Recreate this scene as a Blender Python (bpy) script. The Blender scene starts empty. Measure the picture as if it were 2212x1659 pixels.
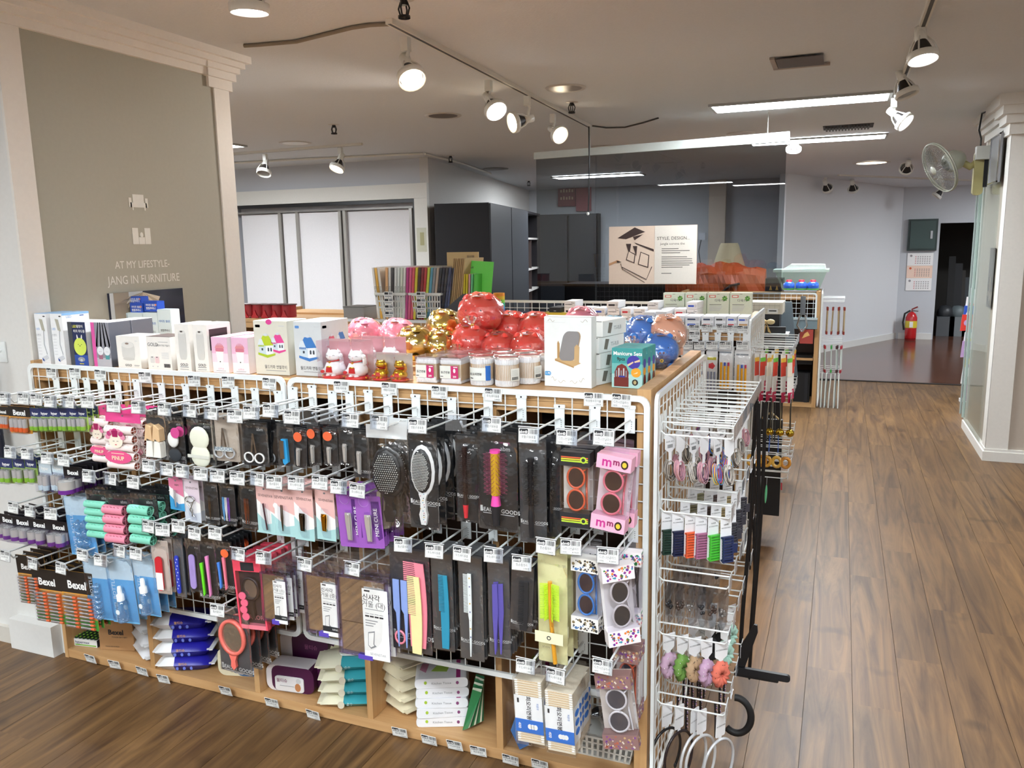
import bpy, math, random
from mathutils import Matrix, Vector, noise
R=random.Random(7); PI=math.pi
sc=bpy.context.scene; COL=sc.collection
# ---------------- camera (solved from the photograph's vanishing points) ----------------
F=1750.92; pit,rol,yaw=.170851554,-.0174202549,.385269306
fw=Vector((-math.sin(yaw)*math.cos(pit),math.cos(yaw)*math.cos(pit),-math.sin(pit)))
r0=Vector((math.cos(yaw),math.sin(yaw),0)); u0=r0.cross(fw)
RT=r0*math.cos(rol)+u0*math.sin(rol); UP=-r0*math.sin(rol)+u0*math.cos(rol)
CAM=Vector((0,0,1.62))
cd=bpy.data.cameras.new('camera'); cam=bpy.data.objects.new('camera',cd); COL.objects.link(cam)
cd.sensor_width=36; cd.lens=F/2212*36; cd.clip_start=.05; cd.clip_end=80
m=Matrix((RT,UP,-fw)).transposed().to_4x4(); m.translation=CAM; cam.matrix_world=m; sc.camera=cam
def U(px,py,ax,val):                     # photograph point -> world point on the plane ax=val
    d=fw*F+RT*(px-1106)-UP*(py-829.5); i='xyz'.index(ax)
    return CAM+d*((val-CAM[i])/d[i])
# ---------------- light and exposure ----------------
sc.view_settings.view_transform='Standard'; sc.view_settings.look='None'; sc.view_settings.gamma=1
sc.view_settings.exposure=EXPO=0.66; sc.view_settings.use_curve_mapping=False
sc.cycles.transparent_max_bounces=24; sc.cycles.max_bounces=8; sc.cycles.sample_clamp_indirect=6
w=bpy.data.worlds.new('world'); sc.world=w; w.use_nodes=True
w.node_tree.nodes['Background'].inputs[0].default_value=(.9,.93,1,1); w.node_tree.nodes['Background'].inputs[1].default_value=.15
LED=52; SPOT=1.6
def zc(y): return 2.56 if y<8 else 2.56-.0262*(y-8)     # the ceiling drops slightly towards the far room
# ---------------- materials ----------------
MT={}
def srgb(h):
    if isinstance(h,str): h=[int(h[i:i+2],16)/255 for i in (0,2,4)]
    return tuple((c/12.92 if c<=.04045 else ((c+.055)/1.055)**2.4) for c in h)
def M(h,rough=.5,metal=0,var=.04,bump=0,bs=60,**k):
    key=(h,rough,metal,bump,tuple(sorted(k.items())))
    if key in MT: return MT[key]
    m=bpy.data.materials.new('paint_'+str(h)); m.use_nodes=True; n=m.node_tree; b=n.nodes['Principled BSDF']; c=srgb(h)
    b.inputs['Roughness'].default_value=rough; b.inputs['Metallic'].default_value=metal
    t=n.nodes.new('ShaderNodeTexCoord'); z=n.nodes.new('ShaderNodeTexNoise'); z.inputs['Scale'].default_value=bs; z.inputs['Detail'].default_value=3
    n.links.new(t.outputs['Object'],z.inputs[0])
    x=n.nodes.new('ShaderNodeMix'); x.data_type='RGBA'; x.inputs[6].default_value=(*[q*(1-var) for q in c],1); x.inputs[7].default_value=(*[min(1,q*(1+var)) for q in c],1)
    n.links.new(z.outputs[0],x.inputs[0]); n.links.new(x.outputs[2],b.inputs[0])
    if bump:
        u=n.nodes.new('ShaderNodeBump'); u.inputs['Strength'].default_value=bump; u.inputs['Distance'].default_value=.004
        n.links.new(z.outputs[0],u.inputs['Height']); n.links.new(u.outputs[0],b.inputs['Normal'])
    for a,v in k.items():
        if a=='coat': b.inputs['Coat Weight'].default_value=v; b.inputs['Coat Roughness'].default_value=.08
        if a=='alpha': b.inputs['Alpha'].default_value=v
        if a=='spec': b.inputs['Specular IOR Level'].default_value=v
    MT[key]=m; return m
def emis(name,c,s):
    if name in MT: return MT[name]
    m=bpy.data.materials.new(name); m.use_nodes=True; n=m.node_tree; n.nodes.remove(n.nodes['Principled BSDF'])
    e=n.nodes.new('ShaderNodeEmission'); e.inputs[0].default_value=(*c,1); e.inputs[1].default_value=s
    n.links.new(e.outputs[0],n.nodes['Material Output'].inputs[0]); MT[name]=m; return m
def film(name,tint=(1,1,1),gloss=.055,rough=.1,bump=.9,bs=22):
    if name in MT: return MT[name]
    m=bpy.data.materials.new(name); m.use_nodes=True; n=m.node_tree; n.nodes.remove(n.nodes['Principled BSDF']); L=n.links.new
    t=n.nodes.new('ShaderNodeBsdfTransparent'); t.inputs[0].default_value=(*tint,1)
    g=n.nodes.new('ShaderNodeBsdfGlossy'); g.inputs['Roughness'].default_value=rough; g.inputs[0].default_value=(1,1,1,1)
    fr=n.nodes.new('ShaderNodeLayerWeight'); fr.inputs[0].default_value=.25
    mr=n.nodes.new('ShaderNodeMapRange'); mr.inputs[3].default_value=gloss; mr.inputs[4].default_value=min(.9,gloss*4+.2); L(fr.outputs['Fresnel'],mr.inputs[0])
    x=n.nodes.new('ShaderNodeMixShader'); L(mr.outputs[0],x.inputs[0]); L(t.outputs[0],x.inputs[1]); L(g.outputs[0],x.inputs[2])
    if bump:
        tc=n.nodes.new('ShaderNodeTexCoord'); z=n.nodes.new('ShaderNodeTexNoise'); z.inputs['Scale'].default_value=bs; z.inputs['Detail'].default_value=2; L(tc.outputs['Object'],z.inputs[0])
        u=n.nodes.new('ShaderNodeBump'); u.inputs['Strength'].default_value=bump; u.inputs['Distance'].default_value=.012; L(z.outputs[0],u.inputs['Height']); L(u.outputs[0],g.inputs['Normal']); L(u.outputs[0],fr.inputs['Normal'])
    L(x.outputs[0],n.nodes['Material Output'].inputs[0]); MT[name]=m; return m
def wood(name,a,b,scale=1,rough=.4,rnd=.0,axis=1,knots=True):
    if name in MT: return MT[name]
    m=bpy.data.materials.new(name); m.use_nodes=True; n=m.node_tree; p=n.nodes['Principled BSDF']; L=n.links.new; N=n.nodes.new
    tc=N('ShaderNodeTexCoord'); oi=N('ShaderNodeObjectInfo'); mp=N('ShaderNodeMapping'); s=[14*scale]*3; s[axis]=1.1*scale; mp.inputs['Scale'].default_value=s
    ad=N('ShaderNodeVectorMath'); ad.operation='ADD'; sc_=N('ShaderNodeVectorMath'); sc_.operation='SCALE'; sc_.inputs['Scale'].default_value=37 if rnd else 0
    cb=N('ShaderNodeCombineXYZ'); [L(oi.outputs['Random'],cb.inputs[i]) for i in (0,1,2)]; L(cb.outputs[0],sc_.inputs[0]); L(tc.outputs['Object'],ad.inputs[0]); L(sc_.outputs[0],ad.inputs[1]); L(ad.outputs[0],mp.inputs[0])
    z=N('ShaderNodeTexNoise'); z.inputs['Scale'].default_value=1; z.inputs['Detail'].default_value=7; z.inputs['Roughness'].default_value=.62; z.inputs['Distortion'].default_value=1.6; L(mp.outputs[0],z.inputs[0])
    cr=N('ShaderNodeValToRGB'); cr.color_ramp.elements[0].position=.32; cr.color_ramp.elements[1].position=.68; cr.color_ramp.elements[0].color=(*srgb(a),1); cr.color_ramp.elements[1].color=(*srgb(b),1); L(z.outputs[0],cr.inputs[0])
    # broad stains and small dark knots
    z2=N('ShaderNodeTexNoise'); z2.inputs['Scale'].default_value=5*scale; z2.inputs['Detail'].default_value=2; L(ad.outputs[0],z2.inputs[0])
    k=N('ShaderNodeMapRange'); k.inputs[1].default_value=.66; k.inputs[2].default_value=.76; k.inputs[3].default_value=1; k.inputs[4].default_value=.62 if knots else 1; L(z2.outputs[0],k.inputs[0])
    rr=N('ShaderNodeMapRange'); rr.inputs[3].default_value=1-rnd; rr.inputs[4].default_value=1+rnd; L(oi.outputs['Random'],rr.inputs[0])
    mu=N('ShaderNodeMath'); mu.operation='MULTIPLY'; L(k.outputs[0],mu.inputs[0]); L(rr.outputs[0],mu.inputs[1])
    v=N('ShaderNodeVectorMath'); v.operation='SCALE'; L(cr.outputs[0],v.inputs[0]); L(mu.outputs[0],v.inputs['Scale']); L(v.outputs[0],p.inputs[0])
    p.inputs['Roughness'].default_value=rough
    u=N('ShaderNodeBump'); u.inputs['Strength'].default_value=.15; u.inputs['Distance'].default_value=.002; L(z.outputs[0],u.inputs['Height']); L(u.outputs[0],p.inputs['Normal'])
    MT[name]=m; return m
WHITE='f1f3f1'; WIRE=M('eef3f3',.3,coat=.5); BLK=M('17171b',.35); INK=M('26282c',.6); WH=M('f4f5f3',.45)
OAK=wood('beech_board','b98d5c','cda575',1,.45,0,0,False); OAKV=wood('beech_upright','b58957','cba372',1,.45,0,2,False); DARKB=M('33231c',.7)
PLANK=wood('plank_wood','4b3420','80603c',1,.42,.14,1); FARW=wood('far_laminate','4c3026','6e4a3a',.7,.16,.08,0,False)
CLEAR=film('clear_film'); FIRM=film('clear_plastic',(.97,.97,1),.06,.04,.06); SMOKE=film('smoked_glass',(.33,.35,.37),.035,.01,0); PANE=film('pale_glass',(.94,.97,.96),.04,.01,0); CRINK=film('crinkled_cellophane',(1,1,1),.13,.1,.35,40)
CHROME=M('c9ccd0',.18,1); MIRR=M('e6e6e6',.02,1)
# ---------------- mesh builder ----------------
TX={}
def text_geo(s,bold=0):
    if (s,bold) in TX: return TX[s,bold]
    cu=bpy.data.curves.new('t','FONT'); cu.body=s; cu.size=1; cu.align_x='CENTER'; cu.align_y='CENTER'; cu.resolution_u=2; cu.offset=bold
    o=bpy.data.objects.new('t',cu); COL.objects.link(o); bpy.context.view_layer.update()
    me=bpy.data.meshes.new_from_object(o.evaluated_get(bpy.context.evaluated_depsgraph_get()))
    g=([v.co.to_tuple() for v in me.vertices],[tuple(p.vertices) for p in me.polygons])
    bpy.data.objects.remove(o); bpy.data.curves.remove(cu); bpy.data.meshes.remove(me); TX[s,bold]=g; return g
class MB:
    def __init__(s): s.v=[];s.f=[];s.mi=[];s.sm=[];s.mats=[];s.T=Matrix()
    def t(s,x=0,y=0,z=0,rx=0,ry=0,rz=0,sc=1):
        s.T=Matrix.Translation((x,y,z))@Matrix.Rotation(rz,4,'Z')@Matrix.Rotation(ry,4,'Y')@Matrix.Rotation(rx,4,'X')@Matrix.Scale(sc,4); return s
    def add(s,v,f,m,sm=False):
        o=len(s.v); s.v+=[tuple(s.T@Vector(p)) for p in v]; s.f+=[tuple(i+o for i in q) for q in f]
        if m not in s.mats: s.mats.append(m)
        k=s.mats.index(m); s.mi+=[k]*len(f); s.sm+=[sm]*len(f); return s
    def box(s,x0,x1,y0,y1,z0,z1,m):
        v=[(x,y,z) for z in (z0,z1) for y in (y0,y1) for x in (x0,x1)]
        return s.add(v,[(0,2,3,1),(4,5,7,6),(0,1,5,4),(2,6,7,3),(0,4,6,2),(1,3,7,5)],m)
    def rbox(s,x0,x1,y0,y1,z0,z1,m,r=.004):    # box rounded about Y (front outline has round corners)
        return s.prism(rrect(x0,z0,x1,z1,r),y0,y1,m)
    def prism(s,p,y0,y1,m,sm=False):           # outline in XZ, extruded in Y
        n=len(p); a=sum(p[i][0]*p[(i+1)%n][1]-p[(i+1)%n][0]*p[i][1] for i in range(n))
        if a<0: p=p[::-1]
        v=[(x,y0,z) for x,z in p]+[(x,y1,z) for x,z in p]
        return s.add(v,[tuple(range(n)),tuple(range(2*n-1,n-1,-1))]+[(i,i+n,(i+1)%n+n,(i+1)%n) for i in range(n)],m,sm)
    def flat(s,p,z0,z1,m):                     # outline in XY, extruded in Z
        T=s.T; s.T=T@Matrix.Rotation(-PI/2,4,'X'); s.prism(p,-z1,-z0,m); s.T=T; return s
    def cyl(s,a,b,r,m,r2=None,n=10,cap=True,sm=True):
        a=Vector(a);b=Vector(b);r2=r if r2 is None else r2; d=(b-a).normalized(); e=Vector((0,0,1)) if abs(d.z)<.9 else Vector((1,0,0)); x=d.cross(e).normalized(); y=d.cross(x)
        v=[a+(x*math.cos(q)+y*math.sin(q))*r for q in [2*PI*i/n for i in range(n)]]+[b+(x*math.cos(q)+y*math.sin(q))*r2 for q in [2*PI*i/n for i in range(n)]]
        s.add(v,[(i,(i+1)%n,(i+1)%n+n,i+n) for i in range(n)],m,sm)
        if cap: s.add(v,[tuple(range(n))[::-1],tuple(range(n,2*n))],m)
        return s
    def tube(s,P,r,m,n=6,closed=False):
        P=[Vector(p) for p in P]; L=len(P); v=[];f=[]; up=None
        for i,p in enumerate(P):
            d=((P[(i+1)%L] if (closed or i<L-1) else p)-(P[i-1] if (closed or i>0) else p)).normalized()
            if up is None: up=Vector((0,0,1)) if abs(d.z)<.9 else Vector((1,0,0))
            x=d.cross(up).normalized(); y=d.cross(x); up=-y
            v+=[p+(x*math.cos(2*PI*j/n)+y*math.sin(2*PI*j/n))*r for j in range(n)]
        for i in range(L if closed else L-1):
            for j in range(n): a=i*n+j;b=i*n+(j+1)%n;c=((i+1)%L)*n; f.append((a,b,c+(j+1)%n,c+j))
        s.add(v,f,m,True)
        if not closed: s.add(v,[tuple(range(n))[::-1],tuple(range((L-1)*n,L*n))],m)
        return s
    def lathe(s,P,m,n=16,c=(0,0,0),smooth=True):
        v=[];f=[];k=len(P)
        for i in range(n):
            a=2*PI*i/n; v+=[(c[0]+r*math.cos(a),c[1]+r*math.sin(a),c[2]+z) for r,z in P]
        for i in range(n):
            for j in range(k-1): f.append((i*k+j,((i+1)%n)*k+j,((i+1)%n)*k+j+1,i*k+j+1))
        return s.add(v,f,m,smooth)
    def ell(s,c,rx,ry,rz,m,n=12,k=8,fn=None):
        v=[];f=[]
        for j in range(k+1):
            ph=PI*j/k
            for i in range(n):
                th=2*PI*i/n; d=Vector((math.sin(ph)*math.cos(th),math.sin(ph)*math.sin(th),math.cos(ph))); q=fn(d) if fn else 1
                v.append((c[0]+rx*d.x*q,c[1]+ry*d.y*q,c[2]+rz*d.z*q))
        for j in range(k):
            for i in range(n): f.append((j*n+i,(j+1)*n+i,(j+1)*n+(i+1)%n,j*n+(i+1)%n))
        return s.add(v,f,m,True)
    def disc(s,x,z,rx,rz,y,m,n=20,th=.0006,rot=0):
        c,q=math.cos(rot),math.sin(rot)
        return s.prism([(x+rx*math.cos(a)*c-rz*math.sin(a)*q,z+rx*math.cos(a)*q+rz*math.sin(a)*c) for a in [2*PI*i/n for i in range(n)]],y-th,y,m)
    def rect(s,x0,z0,x1,z1,y,m,th=.0006): return s.box(x0,x1,y-th,y,z0,z1,m)
    def ring(s,x,z,rx,rz,y,w_,m,n=24,th=.004,rot=0):
        c,q=math.cos(rot),math.sin(rot); v=[];f=[]
        for i in range(n):
            a=2*PI*i/n
            for k_,yy in ((0,y-th),(w_,y-th),(w_,y),(0,y)):
                X=(rx-k_)*math.cos(a);Z=(rz-k_)*math.sin(a); v.append((x+X*c-Z*q,yy,z+X*q+Z*c))
        for i in range(n):
            for k_ in range(4): a=i*4+k_;b=i*4+(k_+1)%4;e=((i+1)%n)*4; f.append((a,b,e+(k_+1)%4,e+k_))
        return s.add(v,f,m,True)
    def text(s,t,x,z,size,y,m,rot=0,bold=0,sx=1):      # flat lettering in the XZ plane facing -Y
        v,f=text_geo(t,bold); c,q=math.cos(rot),math.sin(rot)
        return s.add([(x+(a*sx*c-b*q)*size,y,z+(a*sx*q+b*c)*size) for a,b,_ in v],f,m)
    def bag(s,w_,h,t,m,nx=6,nz=9,amp=.25,seed=0,zt=0,cr=.0015):   # pillow of film, top edge at z=zt
        for sg in (-1,1):
            v=[];f=[]
            for j in range(nz+1):
                for i in range(nx+1):
                    a=i/nx;b=j/nz; e=math.sqrt(max(0,math.sin(PI*a)))*math.sqrt(max(0,math.sin(PI*b)))
                    q=noise.noise((a*5+seed,b*7,seed*3.1+sg)); v.append(((a-.5)*w_*(1+.03*q),sg*(t/2*e*(1+amp*q)+.0004)+cr*q,zt-b*h+.004*q*(b>.9)))
            for j in range(nz):
                for i in range(nx): a=j*(nx+1)+i; f.append((a,a+1,a+nx+2,a+nx+1) if sg>0 else (a,a+nx+1,a+nx+2,a+1))
            s.add(v,f,m,True)
        return s
    def mesh(s,name):
        me=bpy.data.meshes.new(name); me.from_pydata(s.v,[],s.f); [me.materials.append(x) for x in s.mats]
        me.polygons.foreach_set('material_index',s.mi); me.polygons.foreach_set('use_smooth',s.sm); me.update(); return me
def rrect(x0,z0,x1,z1,r,k=3):
    r=min(r,abs(x1-x0)/2*.99,abs(z1-z0)/2*.99); P=[]
    for cx,cz,a in ((x1-r,z1-r,0),(x0+r,z1-r,1),(x0+r,z0+r,2),(x1-r,z0+r,3)):
        P+=[(cx+r*math.cos(PI/2*(a+i/k)),cz+r*math.sin(PI/2*(a+i/k))) for i in range(k+1)]
    return P
# ---------------- objects: one thing = one top-level object, its parts are children ----------------
def mesh_ob(name,mb,parent=None,label=None,kind=None):
    o=bpy.data.objects.new(name,mb if isinstance(mb,bpy.types.Mesh) else mb.mesh(name)); COL.objects.link(o)
    if parent: o.parent=parent
    if label: o['label']=label
    if kind: o['kind']=kind
    return o
def thing(name,label,cat,parts,loc=(0,0,0),rz=0,rx=0,ry=0,group=None,sc=1):
    """parts: list of (name, MB or mesh[, label[, [sub-parts]]])"""
    o=bpy.data.objects.new(name,None); COL.objects.link(o); o.empty_display_size=.02; o.location=loc; o.rotation_euler=(rx,ry,rz); o['label']=label; o['category']=cat
    if sc!=1: o.scale=(sc,sc,sc)
    if group: o['group']=group
    for p in parts:
        c=mesh_ob(p[0],p[1],o,p[2] if len(p)>2 and p[2] not in (None,'stuff') else None,'stuff' if len(p)>2 and p[2]=='stuff' else None)
        for q in (p[3] if len(p)>3 else ()): mesh_ob(q[0],q[1],c)
    return o
def bake(parts):   # turn builders into meshes once, so that copies share mesh data
    return [(p[0],p[1].mesh(p[0]) if isinstance(p[1],MB) else p[1])+tuple([p[2]] if len(p)>2 else [])+tuple([bake(p[3])] if len(p)>3 else []) for p in parts]
def struct(name,mb,parent=None,label=None):
    o=mesh_ob(name,mb,parent,label); o['kind']='structure'; return o
def B(*a): return MB().box(*a)
# ================= THE ROOM =================
WALLW=M('dcdcd9',.6,bump=.05); GREYW=M('c3c5cb',.7,bump=.12,bs=200); CEIL=M('d6d9dc',.85,bump=.25,bs=90); BEIGE=M('a3a295',.6,bump=.04); TRIM=M('e3e0da',.45); DARKC=M('3b3b3f',.4)
fl=struct('floor',B(-9,6,-5,10.0,-.03,-.008,M('2a1c14',.8)))
for i in range(-21,14):                       # the planks one can tell apart
    x0=.11+.16*i; off=R.random()*1.2
    if i==-1: off=3.245%1.2
    if i==0: off=3.03%1.2
    y=off-.15-(1.2 if off>1.1 else 0)
    while y<9.98:
        a=max(y,.4); b=min(y+1.198,9.985)
        if b-a>.1:
            L=round(b-a,2); key=('plk',L)
            if key not in MT: MT[key]=B(0,.1585,0,L,0,.008,PLANK).mesh('plank')
            o=mesh_ob('plank',MT[key],fl); o.location=(x0,a,-.008)
        y+=1.2
struct('floor',MB().box(-9,-3.26,-5,10.0,-.008,-.0002,PLANK).box(2.36,6,-5,10,-.008,-.0002,PLANK).box(-3.26,2.36,-5,.39,-.008,-.0002,PLANK))
struct('floor',B(-9,6,10.03,19,-.03,.004,FARW))
struct('trim_1',B(-9,6,9.985,10.03,-.01,.009,M('1c1512',.5)))
cb=MB(); cb.box(-9,6,-5,8,2.56,2.66,CEIL); cb.add([(-9,8,2.56),(6,8,2.56),(6,19,zc(19)),(-9,19,zc(19)),(-9,8,2.66),(6,8,2.66),(6,19,2.66),(-9,19,2.66)],[(0,3,2,1),(4,5,6,7),(0,1,5,4),(1,2,6,5),(2,3,7,6),(3,0,4,7)],CEIL)
struct('ceiling',cb)
# far left: recess with the wardrobes
struct('wall_back_left',MB().box(-8.2,-6.86,8.05,8.2,0,2.57,GREYW).box(-6.86,-4.23,8.05,8.2,2.29,2.57,GREYW).box(-6.86,-4.4,8.75,8.9,0,2.57,GREYW))
def wallseg(x0,y0,x1,y1,z0,z1,m,t=.1):
    d=Vector((x1-x0,y1-y0,0)); n=Vector((-d.y,d.x,0)).normalized()*t
    P=[(x0,y0),(x1,y1),(x1+n.x,y1+n.y),(x0+n.x,y0+n.y)]; return MB().flat(P,z0,z1,m)
struct('wall_side_left',wallseg(-4.2,8.05,-4.62,12.25,0,2.57,M('c9c6c3',.7,bump=.1)))
struct('wall_back',MB().box(-4.75,-1.75,12.25,12.4,0,2.5,GREYW))
struct('wall_back_right',MB().box(-1.55,-.45,12.0,12.4,0,2.5,M('a9aab0',.7)))
struct('trim_2',B(-1.78,-1.55,11.9,12.3,0,2.5,M('c9b9aa',.6)))
A=(-.72,11.45);Bp=(.88,14.5)
LAV=M('dcdee2',.7,bump=.1,bs=150)
struct('wall_oblique',wallseg(A[0],A[1],Bp[0],Bp[1],0,2.5,LAV)); struct('baseboard_oblique',wallseg(A[0]+.01,A[1]-.01,Bp[0]+.01,Bp[1]-.01,0.004,.1,WALLW,.03))
GW=M('c4c7cd',.7,bump=.1,bs=150)
dl,dr=U(2016,736,'z',0).x,2.9
ob=struct('wall_far',MB().box(.85,dl,14.45,14.6,0,2.45,GW).box(dl,dr,14.45,14.6,U(2035,482,'y',14.45).z,2.45,GW).box(dr,5.9,14.45,14.6,0,2.45,GW))
struct('baseboard_far',B(.9,dl-.02,14.425,14.45,0.004,.1,WALLW))
# storeroom behind the doorway
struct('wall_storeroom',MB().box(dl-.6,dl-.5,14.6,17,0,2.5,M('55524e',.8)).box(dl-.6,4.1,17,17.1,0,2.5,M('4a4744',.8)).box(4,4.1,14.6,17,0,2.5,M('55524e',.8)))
# enclosing walls outside the picture
struct('wall_left',B(-8.3,-8.2,-5,9,0,2.57,WALLW)); struct('wall_rear',B(-8.3,6,-5.1,-5,0,2.57,WALLW)); struct('wall_right',B(5.9,6,-5,19,0,2.57,WALLW))
# ---- left pillar: white front face, beige side panel in white borders, crown moulding
XP=-2.87
pl=struct('wall_pillar_left',B(-3.95,XP,2.17,U(506,412,'x',XP).y,0,2.56,WALLW))
pan=MB().box(XP,XP+.004,U(90,540,'x',XP).y,U(486,560,'x',XP).y,.1,U(454,130,'x',XP).z,BEIGE); struct('panel',pan,pl)
struct('border',B(XP,XP+.012,2.17,U(90,540,'x',XP).y,.1,2.45,TRIM),pl); struct('border',B(XP,XP+.012,U(486,560,'x',XP).y,U(506,412,'x',XP).y,.1,2.45,TRIM),pl)
def crown(x0,x1,y0,y1,zt,dz,out,m,fr=True):
    b=MB()
    for k,(o_,z_) in enumerate(((.25,0),(.5,.28),(.75,.5),(1,.72))): b.box(x0-out*o_,x1+out*o_,y0-out*o_,y1+out*o_,zt-dz+dz*z_,zt-dz+dz*(z_+.3 if k<3 else 1),m)
    return b
struct('crown_moulding',crown(-3.95,XP,2.17,U(506,412,'x',XP).y,2.56,.12,.09,TRIM),pl); yq=U(506,412,'x',XP).y; struct('capital',crown(XP-.3,XP+.004,yq-.13,yq+.004,2.56,.17,.06,TRIM),pl)
struct('baseboard_left',MB().box(-4,-2.9,2.15,2.17,0,.07,M('cfcbc2',.6)).box(-3.13,-2.885,2.125,2.17,0,.13,WALLW),None)
# wall lettering and pictograms on the beige panel
LT=M('d9dad4',.6)
def on_left(mb_fn,px,py):      # decals on the pillar's side face: local X runs along +Y, faces +X
    c=U(px,py,'x',XP+.0045); b=MB(); b.T=Matrix.Translation(c)@Matrix.Rotation(PI/2,4,'Z'); mb_fn(b); return b
def lett(b):
    b.text('AT MY LIFESTYLE-',-.005,.03,.045,0,LT,sx=.86); b.text('JANG IN FURNITURE',0,-.035,.052,0,LT,sx=.84)
struct('wall_lettering',on_left(lett,313,586),pl)
def chair(b):
    b.rect(-.03,.0,.03,.035,0,LT,.001); b.rect(-.045,-.02,.045,.0,0,LT,.001); b.rect(-.052,-.02,-.038,.02,0,LT,.001); b.rect(.038,-.02,.052,.02,0,LT,.001); b.rect(-.036,-.032,-.03,-.02,0,LT,.001); b.rect(.03,-.032,.036,-.02,0,LT,.001)
struct('armchair_pictogram',on_left(chair,299,438),pl)
def cab(b):
    b.rect(-.05,-.035,-.018,.035,0,LT,.001); b.rect(.018,-.035,.05,.035,0,LT,.001); b.rect(-.016,-.035,.016,-.005,0,LT,.001); b.disc(0,.005,.009,.012,0,LT,12,.001)
struct('cabinet_pictogram',on_left(cab,306,510),pl)
a=U(237,634,'x',XP+.02);b_=U(396,628,'x',XP+.02); W_=b_.y-a.y; H_=.34
pc=MB(); pc.T=Matrix.Translation((XP+.016,(a.y+b_.y)/2,a.z-H_/2))@Matrix.Rotation(PI/2,4,'Z')
pc.box(-W_/2,W_/2,0,.015,-H_/2,H_/2,M('151a33',.25,coat=.5)); f0=MB(); f0.T=pc.T; fr=MB(); fr.T=pc.T
f0.rect(-W_/2,-H_/2,-.03,H_/2,-.0005,M('b9bdbd',.4)); fr.rect(-W_/2+.02,-H_/2,-W_/2+.1,H_/2,-.0012,M('8f8473',.5))
for i in range(14):
    q=PI*i/13; fr.prism([(-.03,H_/2-.005),(-.03+.095*math.cos(-q-.05),H_/2-.03+.08*math.sin(-q)),(-.03+.085*math.cos(-q-.25),H_/2-.035+.07*math.sin(-q-.2))],-.0035-.0002*i,-.0025,M('a79a84' if i%2 else 'c9bfae',.6))
fr.disc(.12,-.06,.018,.03,-.001,M('2f5a34',.5),8); fr.rect(.2,-.12,.25,-.09,-.001,M('b07840',.4)); fr.rect(.2,-.17,.21,-.12,-.001,M('b07840',.4)); fr.rect(.24,-.17,.25,-.12,-.001,M('b07840',.4))
thing('wall_picture','dark navy picture of a feather lamp, plant and chair on the beige pillar','picture',[('picture_board',pc),('pale_half',f0),('picture_print',fr)])
# ---- right pillar
XR=1.05; yf0,yf1=6.64,7.72
pr=struct('wall_pillar_right',B(XR,2.6,yf0,yf1,0,2.56,M('b9ada0',.6)))
struct('border',B(XR-.012,XR,yf0-.012,yf0+.15,.09,2.42,TRIM),pr); struct('border',B(XR-.012,XR+.13,yf0-.014,yf0,.09,2.42,TRIM),pr); struct('border',B(XR-.012,XR,yf1-.05,yf1,.09,2.42,TRIM),pr)
struct('crown_moulding',crown(XR,2.6,yf0,yf1,2.56,.2,.1,TRIM),pr); struct('capital',crown(XR-.005,XR+.14,yf0-.02,yf0+.16,2.56,.26,.11,TRIM),pr)
struct('baseboard_right',MB().box(XR-.03,2.6,yf0-.03,yf1+.03,0,.07,TRIM).box(XR-.02,2.6,yf0-.02,yf1+.02,.07,.09,TRIM))
gp=MB().box(XR-.03,XR-.02,yf0+.2,yf1+.04,.09,2.3,PANE); ge=B(XR-.034,XR-.014,yf1+.02,yf1+.05,.09,2.3,M('b9cbc6',.2))
thing('glass_pane','pale glass sheet mounted over the aisle side of the right pillar','glass',[('pane',gp),('edge_strip',ge)])
c=U(2140,600,'x',XR-.012); ph=MB(); ph.box(XR-.014,XR-.008,c.y-.1,c.y+.1,c.z-.22,c.z+.22,M('574f49',.4)); 
for i in range(9): ph.box(XR-.016,XR-.0141,c.y-.1+.022*i,c.y-.085+.022*i,c.z-.2+.03*(i*5%7),c.z-.1+.035*(i*3%6),M(['c7b198','2f2b2c','8d7868'][i%3],.5))
tp=thing('small_print','small dark photo print stuck under the glass on the right pillar','picture',[('print_sheet',ph)])
c=U(2152,345,'x',XR-.04); tb=MB().box(XR-.05,XR-.036,c.y-.2,c.y+.2,c.z-.17,c.z+.17,M('7f8084',.25)); tf=MB()
for y0,y1,z0,z1 in ((-.2,.2,.16,.17),(-.2,.2,-.17,-.16),(-.2,-.18,-.17,.17),(.18,.2,-.17,.17)): tf.box(XR-.058,XR-.05,c.y+y0,c.y+y1,c.z+z0,c.z+z1,CHROME)
thing('wall_plaque','grey framed plate high on the right pillar beside the fan','plaque',[('plate',tb),('frame',tf)])
# ---- glass wall panel hung over the middle, wires and top bar
gy=6.6; tl=U(1158,342,'y',gy); tr=U(1700,294,'y',gy); zb=1.12
g=[('glass_sheet',MB().add([(tl.x,gy,zb),(tr.x,gy,zb),(tr.x,gy,tr.z-.03),(tl.x,gy,tl.z-.0)],[(0,1,2,3)],SMOKE)),
 ('top_bar',MB().prism([(tl.x-.01,tl.z-.01),(tr.x+.02,tr.z-.04),(tr.x+.02,tr.z+.03),(tl.x-.01,tl.z+.045)],gy-.03,gy+.03,M('c9cfcb',.4)))]
for px in (1275,1658): q=U(px,300,'y',gy); g.append(('suspension_wire',MB().tube([(q.x,gy,2.56),(q.x,gy,2.37)],.003,M('bdbdb8',.4))))
thing('hanging_glass_panel','large smoked glass panel hung by wires from the ceiling','panel',g)
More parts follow.
